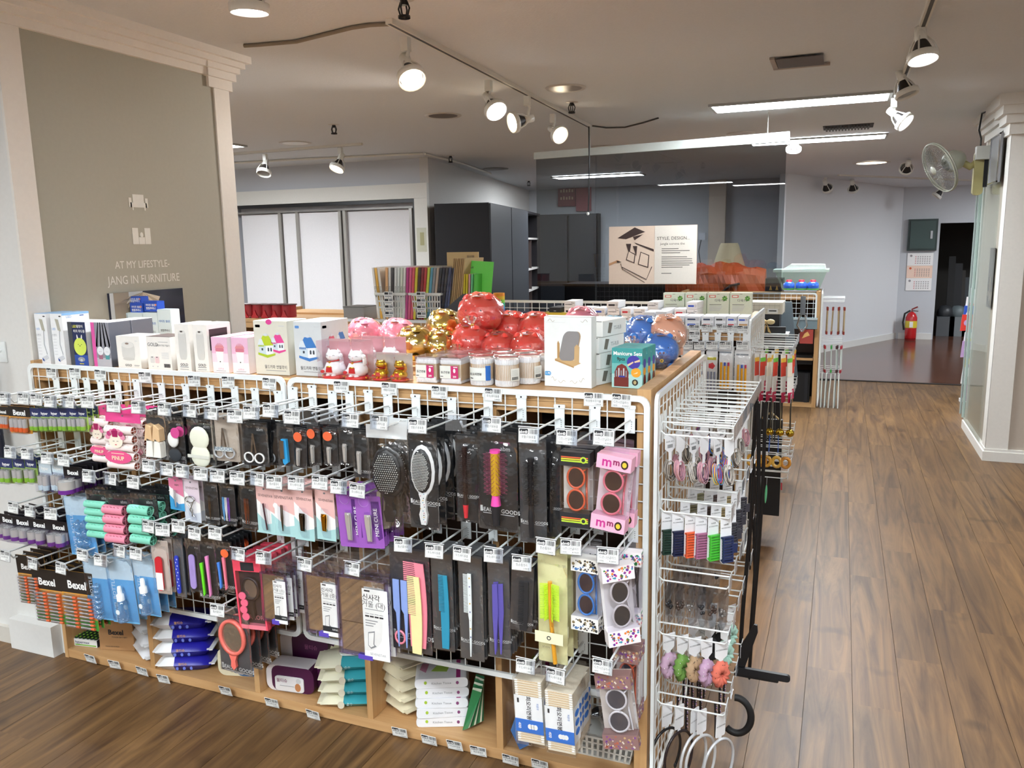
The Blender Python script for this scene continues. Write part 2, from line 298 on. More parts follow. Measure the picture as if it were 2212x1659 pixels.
# framed sign on the glass
a=U(1315,490,'y',gy-.03);b_=U(1503,614,'y',gy-.03); W_=b_.x-a.x; Hh=a.z-b_.z
s=MB().box(0,W_,0,.012,0,Hh,M('dcc6b4',.3,coat=.4)); t=MB(); t.rect(W_*.53,0.003,W_-.003,Hh-.003,-.0005,M('d9d2c8',.35))
DK=M('3b2a28',.6)
for P_ in ([(.1,.8),(.3,.98),(.42,.9),(.2,.78)],[(.28,.82),(.4,.86),(.3,.76)],[(.3,.72),(.52,.6),(.52,.56),(.32,.69)],[(.2,.7),(.24,.5),(.26,.7)],[(.28,.66),(.32,.48),(.33,.66)]):
    t.prism([(x*W_,z*Hh) for x,z in P_],-.0012,0,DK)
for x0,z0,x1,z1 in ((.2,.42,.3,.52),(.34,.34,.46,.5)): 
    t.prism([(x0*W_,z0*Hh),(x1*W_,(z0-.06)*Hh),((x1+.01)*W_,z1*Hh),((x0+.03)*W_,(z1+.06)*Hh)],-.0014,0,DK); t.prism([((x0+.01)*W_,(z0+.01)*Hh),((x1-.01)*W_,(z0-.04)*Hh),(x1*W_,(z1-.01)*Hh),((x0+.035)*W_,(z1+.045)*Hh)],-.002,0,M('dcc6b4',.3,coat=.4))
t.tube([(.15*W_,0,.3*Hh),(.44*W_,0,.08*Hh),(.5*W_,0,.3*Hh)],.003,DK,4); t.tube([(.14*W_,0,.36*Hh),(.16*W_,0,.26*Hh),(.42*W_,0,.03*Hh)],.002,DK,4); t.prism([(0,.36*Hh),(.1*W_,.42*Hh),(.13*W_,.4*Hh),(0,.32*Hh)],-.002,0,M('b98a63',.5)); t.prism([(.09*W_,.41*Hh),(.15*W_,.385*Hh),(.1*W_,.375*Hh)],-.003,0,BLK)
G5=M('77736e',.6); t.text('STYLE, DESIGN...',W_*.74,Hh*.78,.036,-.0015,M('4a4640',.6)); t.text('jungle corona the',W_*.73,Hh*.69,.028,-.0015,G5)
for i,l in enumerate((.2,.33,.22,0,.3,.36,.36,.37,.33,.25,0,0,.12)):
    if l: t.rect(W_*.61,Hh*(.6-.035*i),W_*(.61+l*.95),Hh*(.6-.035*i)+.006,-.001,G5)
thing('furniture_sign','cream sign with sofa sketches and lettering in front of the smoked glass','sign',[('sign_board',s),('sign_print',t)],(a.x,gy-.02,b_.z))
# ---- ceiling fittings
TRW=M('dedbd2',.4); HEADW=M('e6e5de',.35)
def light_panel(px0,px1,py,lab,L=1.2,w=.16,y=None,x=None):
    yy=y; 
    fr_=MB(); wx=px1-px0
    e=MB().box(px0,px1,yy-w/2,yy+w/2,zc(yy)-.012,zc(yy)-.006,emis('led_white',(.9,.96,1),LED))
    f_=MB()
    for a0,a1,b0,b1 in ((px0-.02,px1+.02,yy-w/2-.02,yy-w/2),(px0-.02,px1+.02,yy+w/2,yy+w/2+.02),(px0-.02,px0,yy-w/2,yy+w/2),(px1,px1+.02,yy-w/2,yy+w/2)): f_.box(a0,a1,b0,b1,zc(yy)-.018,zc(yy)-.001,M('a9a9a6',.4))
    thing('ceiling_light',lab,'light',[('frame',f_),('diffuser',e)],group='ceiling lights')
q0=U(1538,240,'z',2.55);q1=U(1932,200,'z',2.55)
light_panel(q0.x+.03,q1.x-.03,0,'long bright ceiling light above the hanging glass panel, nearest one',y=(q0.y+q1.y)/2+.02,w=.3)
q0=U(1624,315,'z',2.52);q1=U(1912,298,'z',2.52)
light_panel(q0.x,q1.x,0,'long bright ceiling light behind the right end of the hanging glass',y=(q0.y+q1.y)/2,w=.3)
q0=U(1185,380,'z',2.49);q1=U(1385,374,'z',2.49)
light_panel(q0.x,q1.x,0,'long ceiling light seen through the smoked glass',y=10.6,w=.3)
for (x,y,w_) in ((-2.3,-.6,'behind left'),(.4,.3,'overhead'),(-1.2,-1.5,'behind'),(3.2,3.0,'right of the aisle'),(3.2,8.2,'right beyond the pillar'),(-4.9,4.5,'added, hidden by the left pillar'),(-5.75,6.1,'added before the wardrobe recess, hidden'),(-3.9,3.1,'added just behind the left pillar'),(.4,-3,'farthest behind'),(-5.5,.0,'far left'),(2.9,12.6,'added, hidden by the right pillar')): light_panel(x-.6,x+.6,0,'unseen ceiling light, '+w_,y=y,w=.3)  # unseen panels; the hidden ones are added to brighten the wardrobes and far wall
def spot(px,py,drop,tgt,lab,col='warm',lit=True,size=1.0,trk_z=None,power=14,cone=.9):
    """track spotlight: adapter and stem under the ceiling, cage head with PAR lamp; px,py = lamp face in the photo"""
    y=trk_z; p=U(px,py,'y',y); p=Vector((p.x,y,p.z)); d=(Vector(tgt)-p).normalized()
    zt=zc(y)-.02; back=p-d*.11*size
    ad_=MB().box(back.x-.018,back.x+.018,back.y-.018,back.y+.018,zt-.06,zt,HEADW); st=MB().tube([(back.x,back.y,zt-.05),(back.x+.015,back.y,(zt+back.z)/2),(back.x,back.y,back.z+.01)],.009*size,HEADW,8)
    hd=MB(); hd.T=Matrix.Translation(p)@d.to_track_quat('-Z','Y').to_matrix().to_4x4()@Matrix.Scale(size,4)
    hd.lathe([(.0,.15),(.024,.15),(.026,.09),(.022,.085)],HEADW,12)
    lamp=MB(); lamp.T=hd.T; lamp.lathe([(.02,.09),(.03,.07),(.05,.02),(.052,.012)],M('241f1e',.5),16)
    cage=MB(); cage.T=hd.T; cage.lathe([(.062,-.006),(.066,0),(.066,.024),(.06,.026),(.055,.02),(.055,-.002),(.062,-.006)],HEADW,20)
    for k in range(4): a_=PI/4+k*PI/2; cage.tube([(.064*math.cos(a_),.064*math.sin(a_),.02),(.046*math.cos(a_),.046*math.sin(a_),.07),(.024*math.cos(a_),.024*math.sin(a_),.1)],.004,HEADW,5)
    fc=MB(); fc.T=hd.T; fc.lathe([(0,.004),(.03,.003),(.05,.008)],(emis('lamp_warm',(1,.82,.58),14) if col=='warm' else emis('lamp_cool',(.95,.97,1),16)) if lit else M('8d8a86',.3),16)
    thing('track_spotlight',lab,'spotlight',[('adapter',ad_),('stem',st),('lamp_holder',hd),('lamp',lamp,None,[('lens',fc)]),('guard_ring',cage)])
    if lit:
        l=bpy.data.lights.new('spot_light','SPOT'); l.energy=power*SPOT; l.color=(1,.88,.76) if col=='warm' else (.95,.97,1); l.spot_size=cone; l.spot_blend=.7; l.shadow_soft_size=.045
        o=bpy.data.objects.new('spot_light',l); COL.objects.link(o); o.matrix_world=Matrix.Translation(p+d*.02)@d.to_track_quat('-Z','Y').to_matrix().to_4x4()
def track(x0,y0,x1,y1,lab,w=.017):
    a=Vector((x0,y0,0));b=Vector((x1,y1,0)); n=(b-a).normalized(); n=Vector((-n.y,n.x,0)); z0=zc(y0);z1=zc(y1); bd=MB()
    v=[]
    for pp,z in ((a,z0),(b,z1)):
        for s_ in (-1,1):
            for zz in (-.022,0): v.append(pp+n*w*s_+Vector((0,0,z+zz)))
    bd.add(v,[(0,1,3,2),(4,6,7,5),(0,4,5,1),(2,3,7,6),(0,2,6,4),(1,5,7,3)],TRW)
    gr=MB(); v=[]
    for pp,z in ((a,z0),(b,z1)):
        for s_ in (-1,1): v.append(pp+n*w*.45*s_+Vector((0,0,z-.0225)))
    gr.add(v,[(0,1,3,2)],M('4b4846',.5)); thing('lighting_track',lab,'light track',[('rail',bd),('slot',gr)])
ta=U(840,45,'z',2.55);tb_=U(1272,272,'z',2.55); track(ta.x,ta.y,tb_.x,tb_.y,'white lighting track running back over the front display counter')
def ty(px): k=(px-840)/(1272-840); 
import functools
def track_y(px,py): return U(px,py,'z',2.55).y
spot(539,25,0,(-2.0,2.5,1.2),'round white spotlight at the top left edge of the ceiling','cool',trk_z=2.45,power=55,cone=1.5,size=1.05)
spot(890,172,0,(-1.0,2.6,1.0),'warm spotlight nearest on the long track, pointing down',trk_z=track_y(883,68),power=42,cone=1.5)
spot(1072,240,0,(-.2,3.2,.4),'spotlight with faceted LED lamp, second on the long track','cool',trk_z=track_y(1060,165),power=40,cone=1.3)
spot(1107,265,0,(-4,2.6,1.6),'warm spotlight third on the long track, facing left',trk_z=track_y(1119,200),power=24,cone=1.2)
spot(1210,292,0,(.6,3.6,.8),'warm spotlight last on the long track, facing right',trk_z=track_y(1196,240),power=24,cone=1.2)
tc0=U(2012,0,'z',2.55);tc1=U(1946,195,'z',2.55); track(tc0.x,tc0.y-.6,tc1.x-.01,tc1.y-.4,'white lighting track over the aisle at the upper right')
spot(1994,128,0,(.6,3.6,0),'white spotlight nearest on the right track over the aisle','cool',trk_z=track_y(2000,50),power=42,cone=1.4)
spot(1960,205,0,(1.0,5.0,.4),'dark backed spotlight second on the right track','cool',lit=False,trk_z=track_y(1962,140)+.2)
spot(1956,265,0,(1.6,5.6,1.2),'spotlight below the end of the long ceiling light','cool',trk_z=6.2,power=26,cone=1.2)
qa=U(505,333,'z',2.55);qb=U(782,311,'z',2.55); track(qa.x-.4,qa.y,qb.x,qb.y,'short lighting track in front of the wardrobe wall')
spot(570,375,0,(-5.2,6.2,1.3),'unlit spotlight left on the wardrobe track',lit=False,trk_z=qa.y,size=1.1)
spot(727,365,0,(-4.6,5.9,1),'lit warm spotlight on the wardrobe track',trk_z=qb.y,power=30,cone=1.3,size=1.1)
qa=U(1765,383,'z',zc(12.3));qb=U(2030,408,'z',zc(14)); track(-.1,11.9,1.75,13.6,'thin lighting track before the far lavender wall')
spot(1714,325,0,(-.6,9.5,1),'round spotlight beside the right end of the smoked glass','cool',lit=False,trk_z=8.6,size=1.1)
for i,(px,py,y) in enumerate(((1788,409,12.1),(1843,411,12.5),(2022,424,13.6),(1957,366,10.5))): spot(px,py,0,(.3,13.5,1),['unlit spotlight leftmost on the far track','unlit spotlight second on the far track','unlit spotlight at the far track end above the calendar','small unlit spotlight hanging left of the fan'][i],lit=False,trk_z=y,size=1.15)
def disc_fit(px,py,r,lab,m1,m2,name,cat):
    c=U(px,py,'z',2.55); 
    if c.y>8: c=U(px,py,'z',zc(c.y))
    thing(name,lab,cat,[('rim',MB().lathe([(r*.8,-.004),(r,-.008),(r*1.05,0)],m1,24)),('cover',MB().lathe([(0,-.006),(r*.82,-.005)],m2,24))],(c.x,c.y,zc(c.y)-.001))
GM=M('c9c5bf',.4)
disc_fit(957,252,.13,'round grey ceiling speaker left of the long track','cover' and GM,M('6d645e',.8),'ceiling_speaker','speaker')
disc_fit(1222,193,.12,'round recessed downlight right of the long track',GM,M('9b938d',.3),'downlight','light')
disc_fit(638,311,.14,'round recessed downlight above the wardrobe track',GM,M('e9e8e4',.3),'downlight','light')
disc_fit(1305,317,.13,'round recessed downlight just above the glass panel bar',GM,M('e3e1dc',.3),'downlight','light')
disc_fit(1071,366,.15,'flat grey disc on the ceiling by the dark wardrobes',M('8b8783',.5),M('77736f',.6),'smoke_detector','detector')
disc_fit(1600,290,.12,'round downlight behind the nearest long ceiling light',GM,M('b9b4ae',.4),'downlight','light')
disc_fit(1882,357,.2,'lit warm downlight in the far ceiling left of the fan',GM,emis('dl_warm',(1,.8,.6),2.5),'downlight','light')
def sprink(px,py,lab,s=1):
    c=U(px,py,'z',2.55); b=MB(); b.lathe([(.02*s,-.06*s),(.02*s,-.052*s),(.012*s,-.05*s)],BLK,10); b.cyl((0,0,-.02*s),(0,0,0),.012*s,BLK)
    for k in range(4): a_=PI/2*k; b.tube([(.012*s*math.cos(a_),.012*s*math.sin(a_),-.01*s),(.02*s*math.cos(a_),.02*s*math.sin(a_),-.03*s),(.012*s*math.cos(a_),.012*s*math.sin(a_),-.055*s)],.003*s,BLK,5)
    thing('sprinkler_head',lab,'sprinkler',[('body',b),('escutcheon',MB().lathe([(0,-.004),(.035*s,-.003),(.038*s,0)],GM,16))],(c.x,c.y,zc(c.y)),0,sc=1.2)
sprink(872,3,'black sprinkler head near the start of the long track'); sprink(721,272,'black sprinkler head above the wardrobe track'); sprink(1235,224,'black sprinkler head right of the long track'); sprink(973,338,'black sprinkler head near the wardrobe wall corner'); sprink(1142,380,'small black sprinkler head left of the smoked glass')
def cable(P,r,lab,m,z=2.55):
    pts=[]
    for px,py in P: q=U(px,py,'z',z); pts.append((q.x,q.y,zc(q.y)-r-.001))
    thing('ceiling_cable',lab,'cable',[('cord',MB().tube(pts,r,m,6))])
cable([(527,99),(560,97),(640,90),(700,75),(760,60),(800,54),(842,52)],.009,'beige cable snaking over the ceiling to the track start',M('8c8070',.6))
cable([(1280,273),(1310,277),(1350,276),(1390,266),(1422,256)],.006,'dark loose cable on the ceiling beyond the track end',M('4b4642',.6))
cable([(500,352),(600,346),(700,341),(800,336),(915,331)],.012,'cream conduit along the top of the wardrobe wall',TRW); cable([(918,332),(1000,350),(1060,367)],.012,'cream conduit along the ceiling over the dark wardrobes',TRW)
c0=U(1679,137,'z',2.55);c1=U(1779,124,'z',2.55); V=MB().box(c0.x,c1.x,c0.y-.12,c0.y+.12,2.545,2.549,M('5e5450',.7)); thing('access_hatch','brown unfinished hatch in the ceiling above the aisle','hatch',[('hatch_board',V),('hatch_frame',MB().box(c0.x-.03,c1.x+.03,c0.y+.13,c0.y+.16,2.545,2.558,M('a59a93',.8)).box(c0.x-.03,c0.x-.005,c0.y-.13,c0.y+.13,2.547,2.558,M('a59a93',.8)))])
c0=U(1783,292,'z',2.5);c1=U(1880,288,'z',2.5); V=MB(); 
for i in range(14): V.box(c0.x+(c1.x-c0.x)*i/14,c0.x+(c1.x-c0.x)*(i+.55)/14,c0.y-.12,c0.y+.12,zc(c0.y)-.02,zc(c0.y)-.004,M('4b4947',.6))
thing('ceiling_vent','dark slatted air vent beyond the second long ceiling light','vent',[('slats',V,'stuff'),('frame',B(c0.x-.02,c1.x+.02,c0.y-.14,c0.y+.14,zc(c0.y)-.004,zc(c0.y),M('2e2c2b',.7)))])
# pull cord hanging before the glass
q=U(1272,300,'y',6.5); thing('pull_cord','thin dark cord hanging down in front of the smoked glass','cord',[('cord',MB().tube([(q.x,6.5,2.54),(q.x+.003,6.5,2.3),(q.x,6.5,2.0),(q.x-.006,6.5,1.86)],.006,BLK)),('cord_end',MB().ell((q.x-.008,6.5,1.855),.012,.012,.014,WH))])
# ================= FRONT DISPLAY COUNTER =================
GY=2.14; TOPZ=1.195; XL,XRt=-2.852,-.462; LH=.2
def tagmesh(kind,price,big=''):
    """shelf label: white card, black logo block with white letters, bar code, ruled box with product name and price; faces -Y"""
    b=MB(); PW=M('eef0ee',.5); b.box(-.0275,.0275,-.0005,.0005,-.019,.019,PW); y=-.0007
    b.prism(rrect(-.0255,.004,-.0015,.0175,.003),y-.0001,y,INK); b.text('abm',-.0165,.009,.0105,y-.0003,WH,bold=.02); b.prism(rrect(-.0092,.0055,-.0035,.0125,.002),y-.0003,y-.0001,WH); b.disc(-.0063,.009,.0012,.0015,y-.0003,INK,6,.0001)
    x=.002; rr=random.Random(kind)
    while x<.0245: w_=rr.choice((.0007,.0012,.0018)); b.rect(x,.0045,x+w_,.017,y,INK,.0001); x+=w_+rr.choice((.0007,.001,.0014))
    for a,c_,d,e in ((-.0255,-.0175,.0255,-.0171),(-.0255,.0023,.0255,.0027),(-.0255,-.0175,-.0251,.0027),(.0251,-.0175,.0255,.0027)): b.rect(a,c_,d,e,y,INK,.0001)
    b.text(big or ('우소)뷰티용품','젬)손톱정리','휴스)헤어소품','탁상용사각거울','생활)미용용품','디즈니선글라스')[kind%6],-.0,-.0045,.0085,y-.0002,INK,sx=.8); b.text(price,.013,-.0135,.0058,y-.0002,INK)
    if kind%6==5: b.text('16000',-.017,-.0135,.0055,y-.0002,INK)
    return b.mesh('price_tag')
TAGS=[tagmesh(i,p) for i,p in enumerate(('1,000원','1,500원','2,500원','1,500원','3,000원','8,000원'))]
HOLD=MB().box(-.0305,.0305,.0006,.0012,-.0215,.0215,film('label_plastic',(.9,.92,.96),.12,.06,0)).cyl((-.03,0,.0225),(.03,0,.0225),.0016,M('d7dade',.2),n=6).mesh('label_holder')
PLATE=MB().box(-.0145,.0145,-.004,-.001,-.066,.012,WIRE).prism(rrect(-.0165,.001,.0165,.012,.003),-.006,-.001,WIRE).disc(0,.006,.0028,.0028,-.0065,INK,8,.0004)
for k in range(4): PLATE.disc(.005,-.034-.006*k,.0012,.0012,-.0045,INK,6,.0004)
PLATE=PLATE.mesh('back_plate')
ARM=MB().tube([(0,-.004,-.028),(0,-.03,-.026),(0,-LH+.0,-.02)],.0032,WIRE,7).mesh('upper_arm')
ARM2=MB().tube([(0,-.004,-.058),(0,-.02,-.057),(0,-LH+.022,-.05),(0,-LH+.012,-.036)],.0032,WIRE,7).ell((0,-LH+.012,-.034),.0042,.0042,.0042,WIRE,8,5).mesh('lower_arm')
def hook(tx,ty,tag,lab,empty=False,dx=0):
    p=U(tx,ty,'y',GY-LH-.004); x=p.x+dx; z=p.z+.034
    o=thing('display_hook',lab,'hook',[('back_plate',PLATE),('upper_arm',ARM),('lower_arm',ARM2),('label_holder',HOLD)]+([] if empty else [('price_tag',TAGS[tag])]),(x,GY-.004,z),group='display hooks on the front counter grid')
    for c in o.children:
        if c.name.startswith(('label_holder','price_tag')): c.location=(-dx,-LH-.004,-.034); c.rotation_euler=(-.12,0,R.uniform(-.12,.12))
    return x,z
def grid(name,lab,x0,x1,z0,z1,y,sp=.05,rot=0,loc=(0,0,0),fw_=.016,wr=.0021,grp=None):
    fr=MB(); P=rrect(x0,z0,x1,z1,.03,4); Q=rrect(x0+fw_,z0+fw_,x1-fw_,z1-fw_,.018,4); n=len(P); v=[]
    for yy in (y-.006,y+.004): v+=[(a,yy,c) for a,c in P]+[(a,yy,c) for a,c in Q]
    f=[]
    for i in range(n):
        j=(i+1)%n; f+=[(i,i+n,j+n,j),(2*n+i,2*n+j,3*n+j,3*n+i),(i,j,2*n+j,2*n+i),(n+i,3*n+i,3*n+j,n+j)]
    fr.add(v,f,WIRE); vw=MB(); hw=MB(); k=1
    while x0+k*sp*1.02<x1-.02: a=x0+k*sp*1.02; vw.cyl((a,y,z0+.012),(a,y,z1-.012),wr,WIRE,n=5,cap=False); k+=1
    k=1
    while z0+k*sp*1.0<z1-.02: a=z1-k*sp; hw.cyl((x0+.012,y+.004,a),(x1-.012,y+.004,a),wr,WIRE,n=5,cap=False); k+=1
    return thing(name,lab,'wire grid',[('frame',fr),('upright_wires',vw,'stuff'),('cross_wires',hw,'stuff')],loc,rot,group=grp)
def counter(name,lab,x0,x1,y0,y1,z1,divs,back=DARKB,rim=True,mid=True,tw=.018):
    d=(y1-y0)/2; ym=(y0+y1)/2; P=[]
    if mid:
        P+=[('top_board',B(x0+tw,x1-.04,y0+.005,ym-.02,z1-.02,z1,OAK)),('top_board',B(x0+tw,x1-.04,ym+.02,y1-.005,z1-.02,z1,OAK)),('centre_board',B(x0+tw,x1-.02,ym-.02,ym+.02,.035,z1+.012,OAK)),
            ('back_panel',B(x0+tw,x1-.045,ym-.024,ym-.02,.036,z1-.021,back)),('back_panel',B(x0+tw,x1-.045,ym+.02,ym+.024,.036,z1-.021,back))]
    else: P+=[('top_board',B(x0+tw,x1-.04,y0+.005,y1-.005,z1-.02,z1,OAK)),('back_panel',B(x0+tw,x1-.045,y1-.02,y1-.012,.036,z1-.021,back))]
    P+=[('side_panel',B(x0,x0+tw,y0+.002,y1-.002,0,z1+.02,OAKV)),('end_panel',B(x1-.04,x1-.002,y0+.003,y1-.003,0,z1+.028,OAKV)),
        ('bottom_shelf',B(x0+tw,x1-.04,y0+.022,(ym-.025 if mid else y1-.021),.018,.036,OAK)),('plinth',B(x0+tw,x1-.04,y0+.004,y0+.022,0.002,.038,OAK)),('front_rail',B(x0+tw,x1-.04,y0+.008,y0+.03,z1-.055,z1-.021,OAK))]
    for a in divs: P.append(('divider',B(a-.011,a+.011,y0+.006,(ym-.025 if mid else y1-.021),.037,z1-.021,OAKV)))
    return thing(name,lab,'counter',P)
dv=[U(px,py,'y',GY+.01).x for px,py in ((326,1400),(555,1480),(797,1500),(1079,1580))]
counter('display_counter','long beech display counter in front, covered with hanging beauty goods',XL+.004,XRt,GY+.006,3.0,TOPZ,dv)
grid('wire_grid_panel','white wire grid on the right half of the front counter',-1.655,XRt-.002,.296,1.207,GY)
grid('wire_grid_panel','white wire grid on the left half of the front counter',XL,-1.665,.296,1.207,GY)
grid('wire_grid_panel','tall white wire grid on the aisle end of the front counter',0,.86,.012,1.213,0,rot=PI/2,loc=(-.449,2.14,0))
# hooks: tag position in the photograph, tag style, words that place it
HK=[]
rows={'top row':[(12.7,861,2),(52,861,2),(80,863,2),(111,867,2),(149,868,2),(191,868,2),(247,877,0),(301,880,0),(357,884,1),(411,887,1),(457,892,1),(509,899,1),(544,891,2),(586,887,2),(632,901,3),(670,902,-1),(713,900,-1),(758,908,3),(821,912,2),(903,920,4),(986,913,-1),(1063,917,4),(1143,940,4),(1225,944,5),(1305,945,5)],
'second row, battery end':[(24,977,2),(61,980,2),(104,990,2),(139,994,2),(30,1096,2),(67,1104,2),(111,1110,2)],
'second row':[(194,1029,0),(240.5,1034,0),(289,1042,0),(323,1006.6,0),(362,1014,1),(396,1018,1),(435.5,1024,1),(471,1028,1),(514,1033,1),(557,1035,0),(594,1042,1),(641,1044,2),(692,1042,2),(733,1052,2),(773,1059.5,2)],
'third row':[(12.7,1200,2),(72,1217,2),(133,1227,2),(180,1199,0),(219,1210,0),(259.5,1190,0),(295,1196,0),(322,1137,1),(353,1144.6,0),(387,1137,1),(421.6,1152,1),(466,1152,1),(516,1197,1),(571,1205,0),(659,1219,1),(762,1228,1),(872,1177,1),(939,1190,0),(999,1196,0),(1067,1199,0),(1128,1216,1),(1180,1180,1),(1234,1181,5),(1314,1200,5)],
'bottom row':[(471,1318,1),(1136,1438,0),(1200.5,1459,0),(1302,1439,5)]}
NUM='first second third fourth fifth sixth seventh eighth ninth tenth eleventh twelfth thirteenth fourteenth fifteenth sixteenth seventeenth eighteenth nineteenth twentieth twenty-first twenty-second twenty-third twenty-fourth twenty-fifth'.split()
for rn,l in rows.items():
    for i,(x,y,t_) in enumerate(sorted(l)):
        hx,hz=hook(x,y,max(t_,0),('hook with empty holder, ' if t_<0 else 'white hook with price label, ')+NUM[i]+' from left, '+rn+' of front grid',t_<0,dx=.018 if x>1100 else .008)
        HK.append((x,y,hx,hz))
# labels on the rail and the plinth
def ptag(x,y,yp,k,lab,grp,tilt=-.15):
    p=U(x,y,'y',yp); thing('price_label',lab,'price label',[('price_tag',TAGS[k])],p,R.uniform(-.05,.05),tilt,R.uniform(-.05,.05),grp)
for i,(x,y,k) in enumerate(((111,806,0),(161.6,806,0),(216.5,810,1),(312.7,815,1),(419,823,2),(492.5,825,2),(581.5,828.6,4),(736.8,836,4),(840.6,840,4),(949,847.6,0),(1065,852.7,0),(1282,863,3),(1342,866,5))):
    ptag(x,y,GY-.01,k,NUM[i]+' price label from the left on the top rail of the front counter','labels on the top rail',-.05)
for i,(x,y) in enumerate(((195,1423),(247,1435.5),(306.5,1450),(352.6,1466.7),(487,1492.5),(587,1518),(676,1544),(863,1582),(926.6,1598.5),(982,1610),(1033,1622.6),(1102.6,1641.6),(1166,1652))):
    ptag(x,y,GY-.012,i%3,NUM[i]+' price label from the left along the bottom edge of the front counter','labels on the bottom edge',.25)
# ================= GOODS ON THE COUNTER TOP =================
TZ=TOPZ+.0015; LAST={}
def H(c,r=.45,**k): return M(c,r,**k)
def boxat(name,lab,cat,x0,x1,yb,yt,d,col,pf=None,rz=0,side=None,zb=None,ypl=None,grp=None,behind=0,blab='',top=None,dy=0):
    z0=TZ if zb is None else zb
    a=U(x0,yb,'z',z0);b_=U(x1,yb,'z',z0); yf=max((a.y+b_.y)/2,2.15) if ypl is None else ypl
    if ypl is not None: a=U(x0,yb,'y',yf);b_=U(x1,yb,'y',yf)
    wd=b_.x-a.x-.001; h=U((x0+x1)/2,yt,'y',yf).z-z0; xc=(a.x+b_.x)/2; car=M(col,.4) if isinstance(col,str) else col
    bx=MB().box(-wd/2,wd/2,-d/2,d/2,0,h,car)
    if top: bx.box(-wd/2,wd/2,-d/2,d/2,h,h+.0005,M(top,.4))
    fl_=MB().box(-wd/2+.002,wd/2-.002,-d/2+.001,d/2-.001,h+.0005,h+.0012,M(top or (col if isinstance(col,str) else 'eeeeee'),.4))
    parts=[('carton',bx),('lid_flap',fl_)]
    if pf:
        p=MB(); p.T=Matrix.Translation((0,-d/2-.0001,0)); pf(p,wd,h)
        if side: p.T=Matrix.Translation((wd/2+.0001,0,0))@Matrix.Rotation(PI/2,4,'Z'); side(p,d,h)
        parts.append(('print',p))
    parts=bake(parts)
    o=thing(name,lab,cat,parts,(xc,yf+d/2+dy,z0),rz,group=grp)
    for k in range(behind): thing(name,blab+', '+['nearer','farther'][k]+' one' if behind>1 else blab,cat,parts,(xc+.004*(k+1),yf+d/2+(d+.004)*(k+1)+dy,z0),rz,group=(grp or '')+' behind the front ones')
    LAST['b']=(xc,yf,z0,wd,d,h); return o
GRY=H('8b8f94');LG=H('c9ccd0');SIL=M('b9bdc2',.35)
def lampbox(b,w,h):
    b.prism([(-.1*w,.9*h),(.16*w,.89*h),(.3*w,.66*h),(.06*w,.68*h)],-.001,0,H('b5b3a4')); b.tube([(.2*w,-.001,.67*h),(.13*w,-.001,.4*h)],.0016,SIL,4); b.tube([(.13*w,-.001,.4*h),(.3*w,-.001,.2*h)],.0016,SIL,4)
    b.prism([(-.15*w,.14*h),(.28*w,.19*h),(.4*w,.13*h),(-.05*w,.06*h)],-.0012,0,H('d3d6dc')); b.prism([(-.15*w,.13*h),(0,.1*h),(0,.06*h),(-.13*w,.08*h)],-.0018,0,H('2a4f9a'))
    b.text('LED',-.27*w,.7*h,.011,-.0004,H('7aa5d8'),bold=.01); b.text('스탠드',-.27*w,.58*h,.01,-.0004,GRY); b.disc(.33*w,.95*h,.1*w,.012*h,0,INK,12)
    for k in range(6): b.rect(-.42*w,(.5-.06*k)*h,-.15*w,(.506-.06*k)*h,0,LG)
def lampside(b,w,h):
    b.text('LED',-.25*w,.93*h,.014,-.0004,H('7aa5d8')); b.rect(-.5*w,.965*h,.5*w,h,0,H('8bbbe8')); b.rect(.15*w,.93*h,.3*w,.95*h,0,H('4a6fb0'))
boxat('lamp_box','white desk lamp box, leftmost on the front counter','box',81,115,787,678,.12,'f2f4f6',lampbox,top='9cc4ea')
boxat('lamp_box','white desk lamp box beside the rabbit night light box','box',115,149,788,678,.12,'f2f4f6',lampbox,side=lampside,top='9cc4ea')
def rabbit(b,w,h):
    b.rect(-.5*w,0,.5*w,h,0,H('1d2a55')); b.rect(-.5*w,0,.5*w,.25*h,-.0003,H('2a4fa5')); b.rect(-.5*w,0,-.26*w,h,-.0006,H('474b50'))
    b.text('LED',-.1*w,.9*h,.013,-.0014,H('e6e23c'),bold=.02); b.text('말랑이',.2*w,.9*h,.012,-.0014,WH,bold=.015); b.text('터치 무드등',.14*w,.79*h,.012,-.0014,WH,bold=.02)
    for s_ in (-1,1): b.disc(.12*w+s_*.11*w,.62*h,.035*w,.1*h,-.0008,WH,12,rot=-s_*.15)
    b.disc(.12*w,.44*h,.35*w,.2*h,-.001,H('d6e860'),24); b.disc(.12*w,.15*h,.2*w,.055*h,-.0007,H('9a9da3'),14); b.disc(.12*w,.13*h,.07*w,.03*h,-.0012,H('c9ccd2'),8)
    for s_ in (-1,1): b.disc(.12*w+s_*.09*w,.49*h,.015*w,.01*h,-.0016,INK,8)
    b.disc(.12*w,.46*h,.025*w,.012*h,-.0016,INK,8); b.rect(0,.04*h,.24*w,.06*h,-.0012,H('d8c93a'))
boxat('night_light_box','navy box showing a lime green rabbit night light','box',149,199,790,696,.1,'e8e9ea',rabbit)
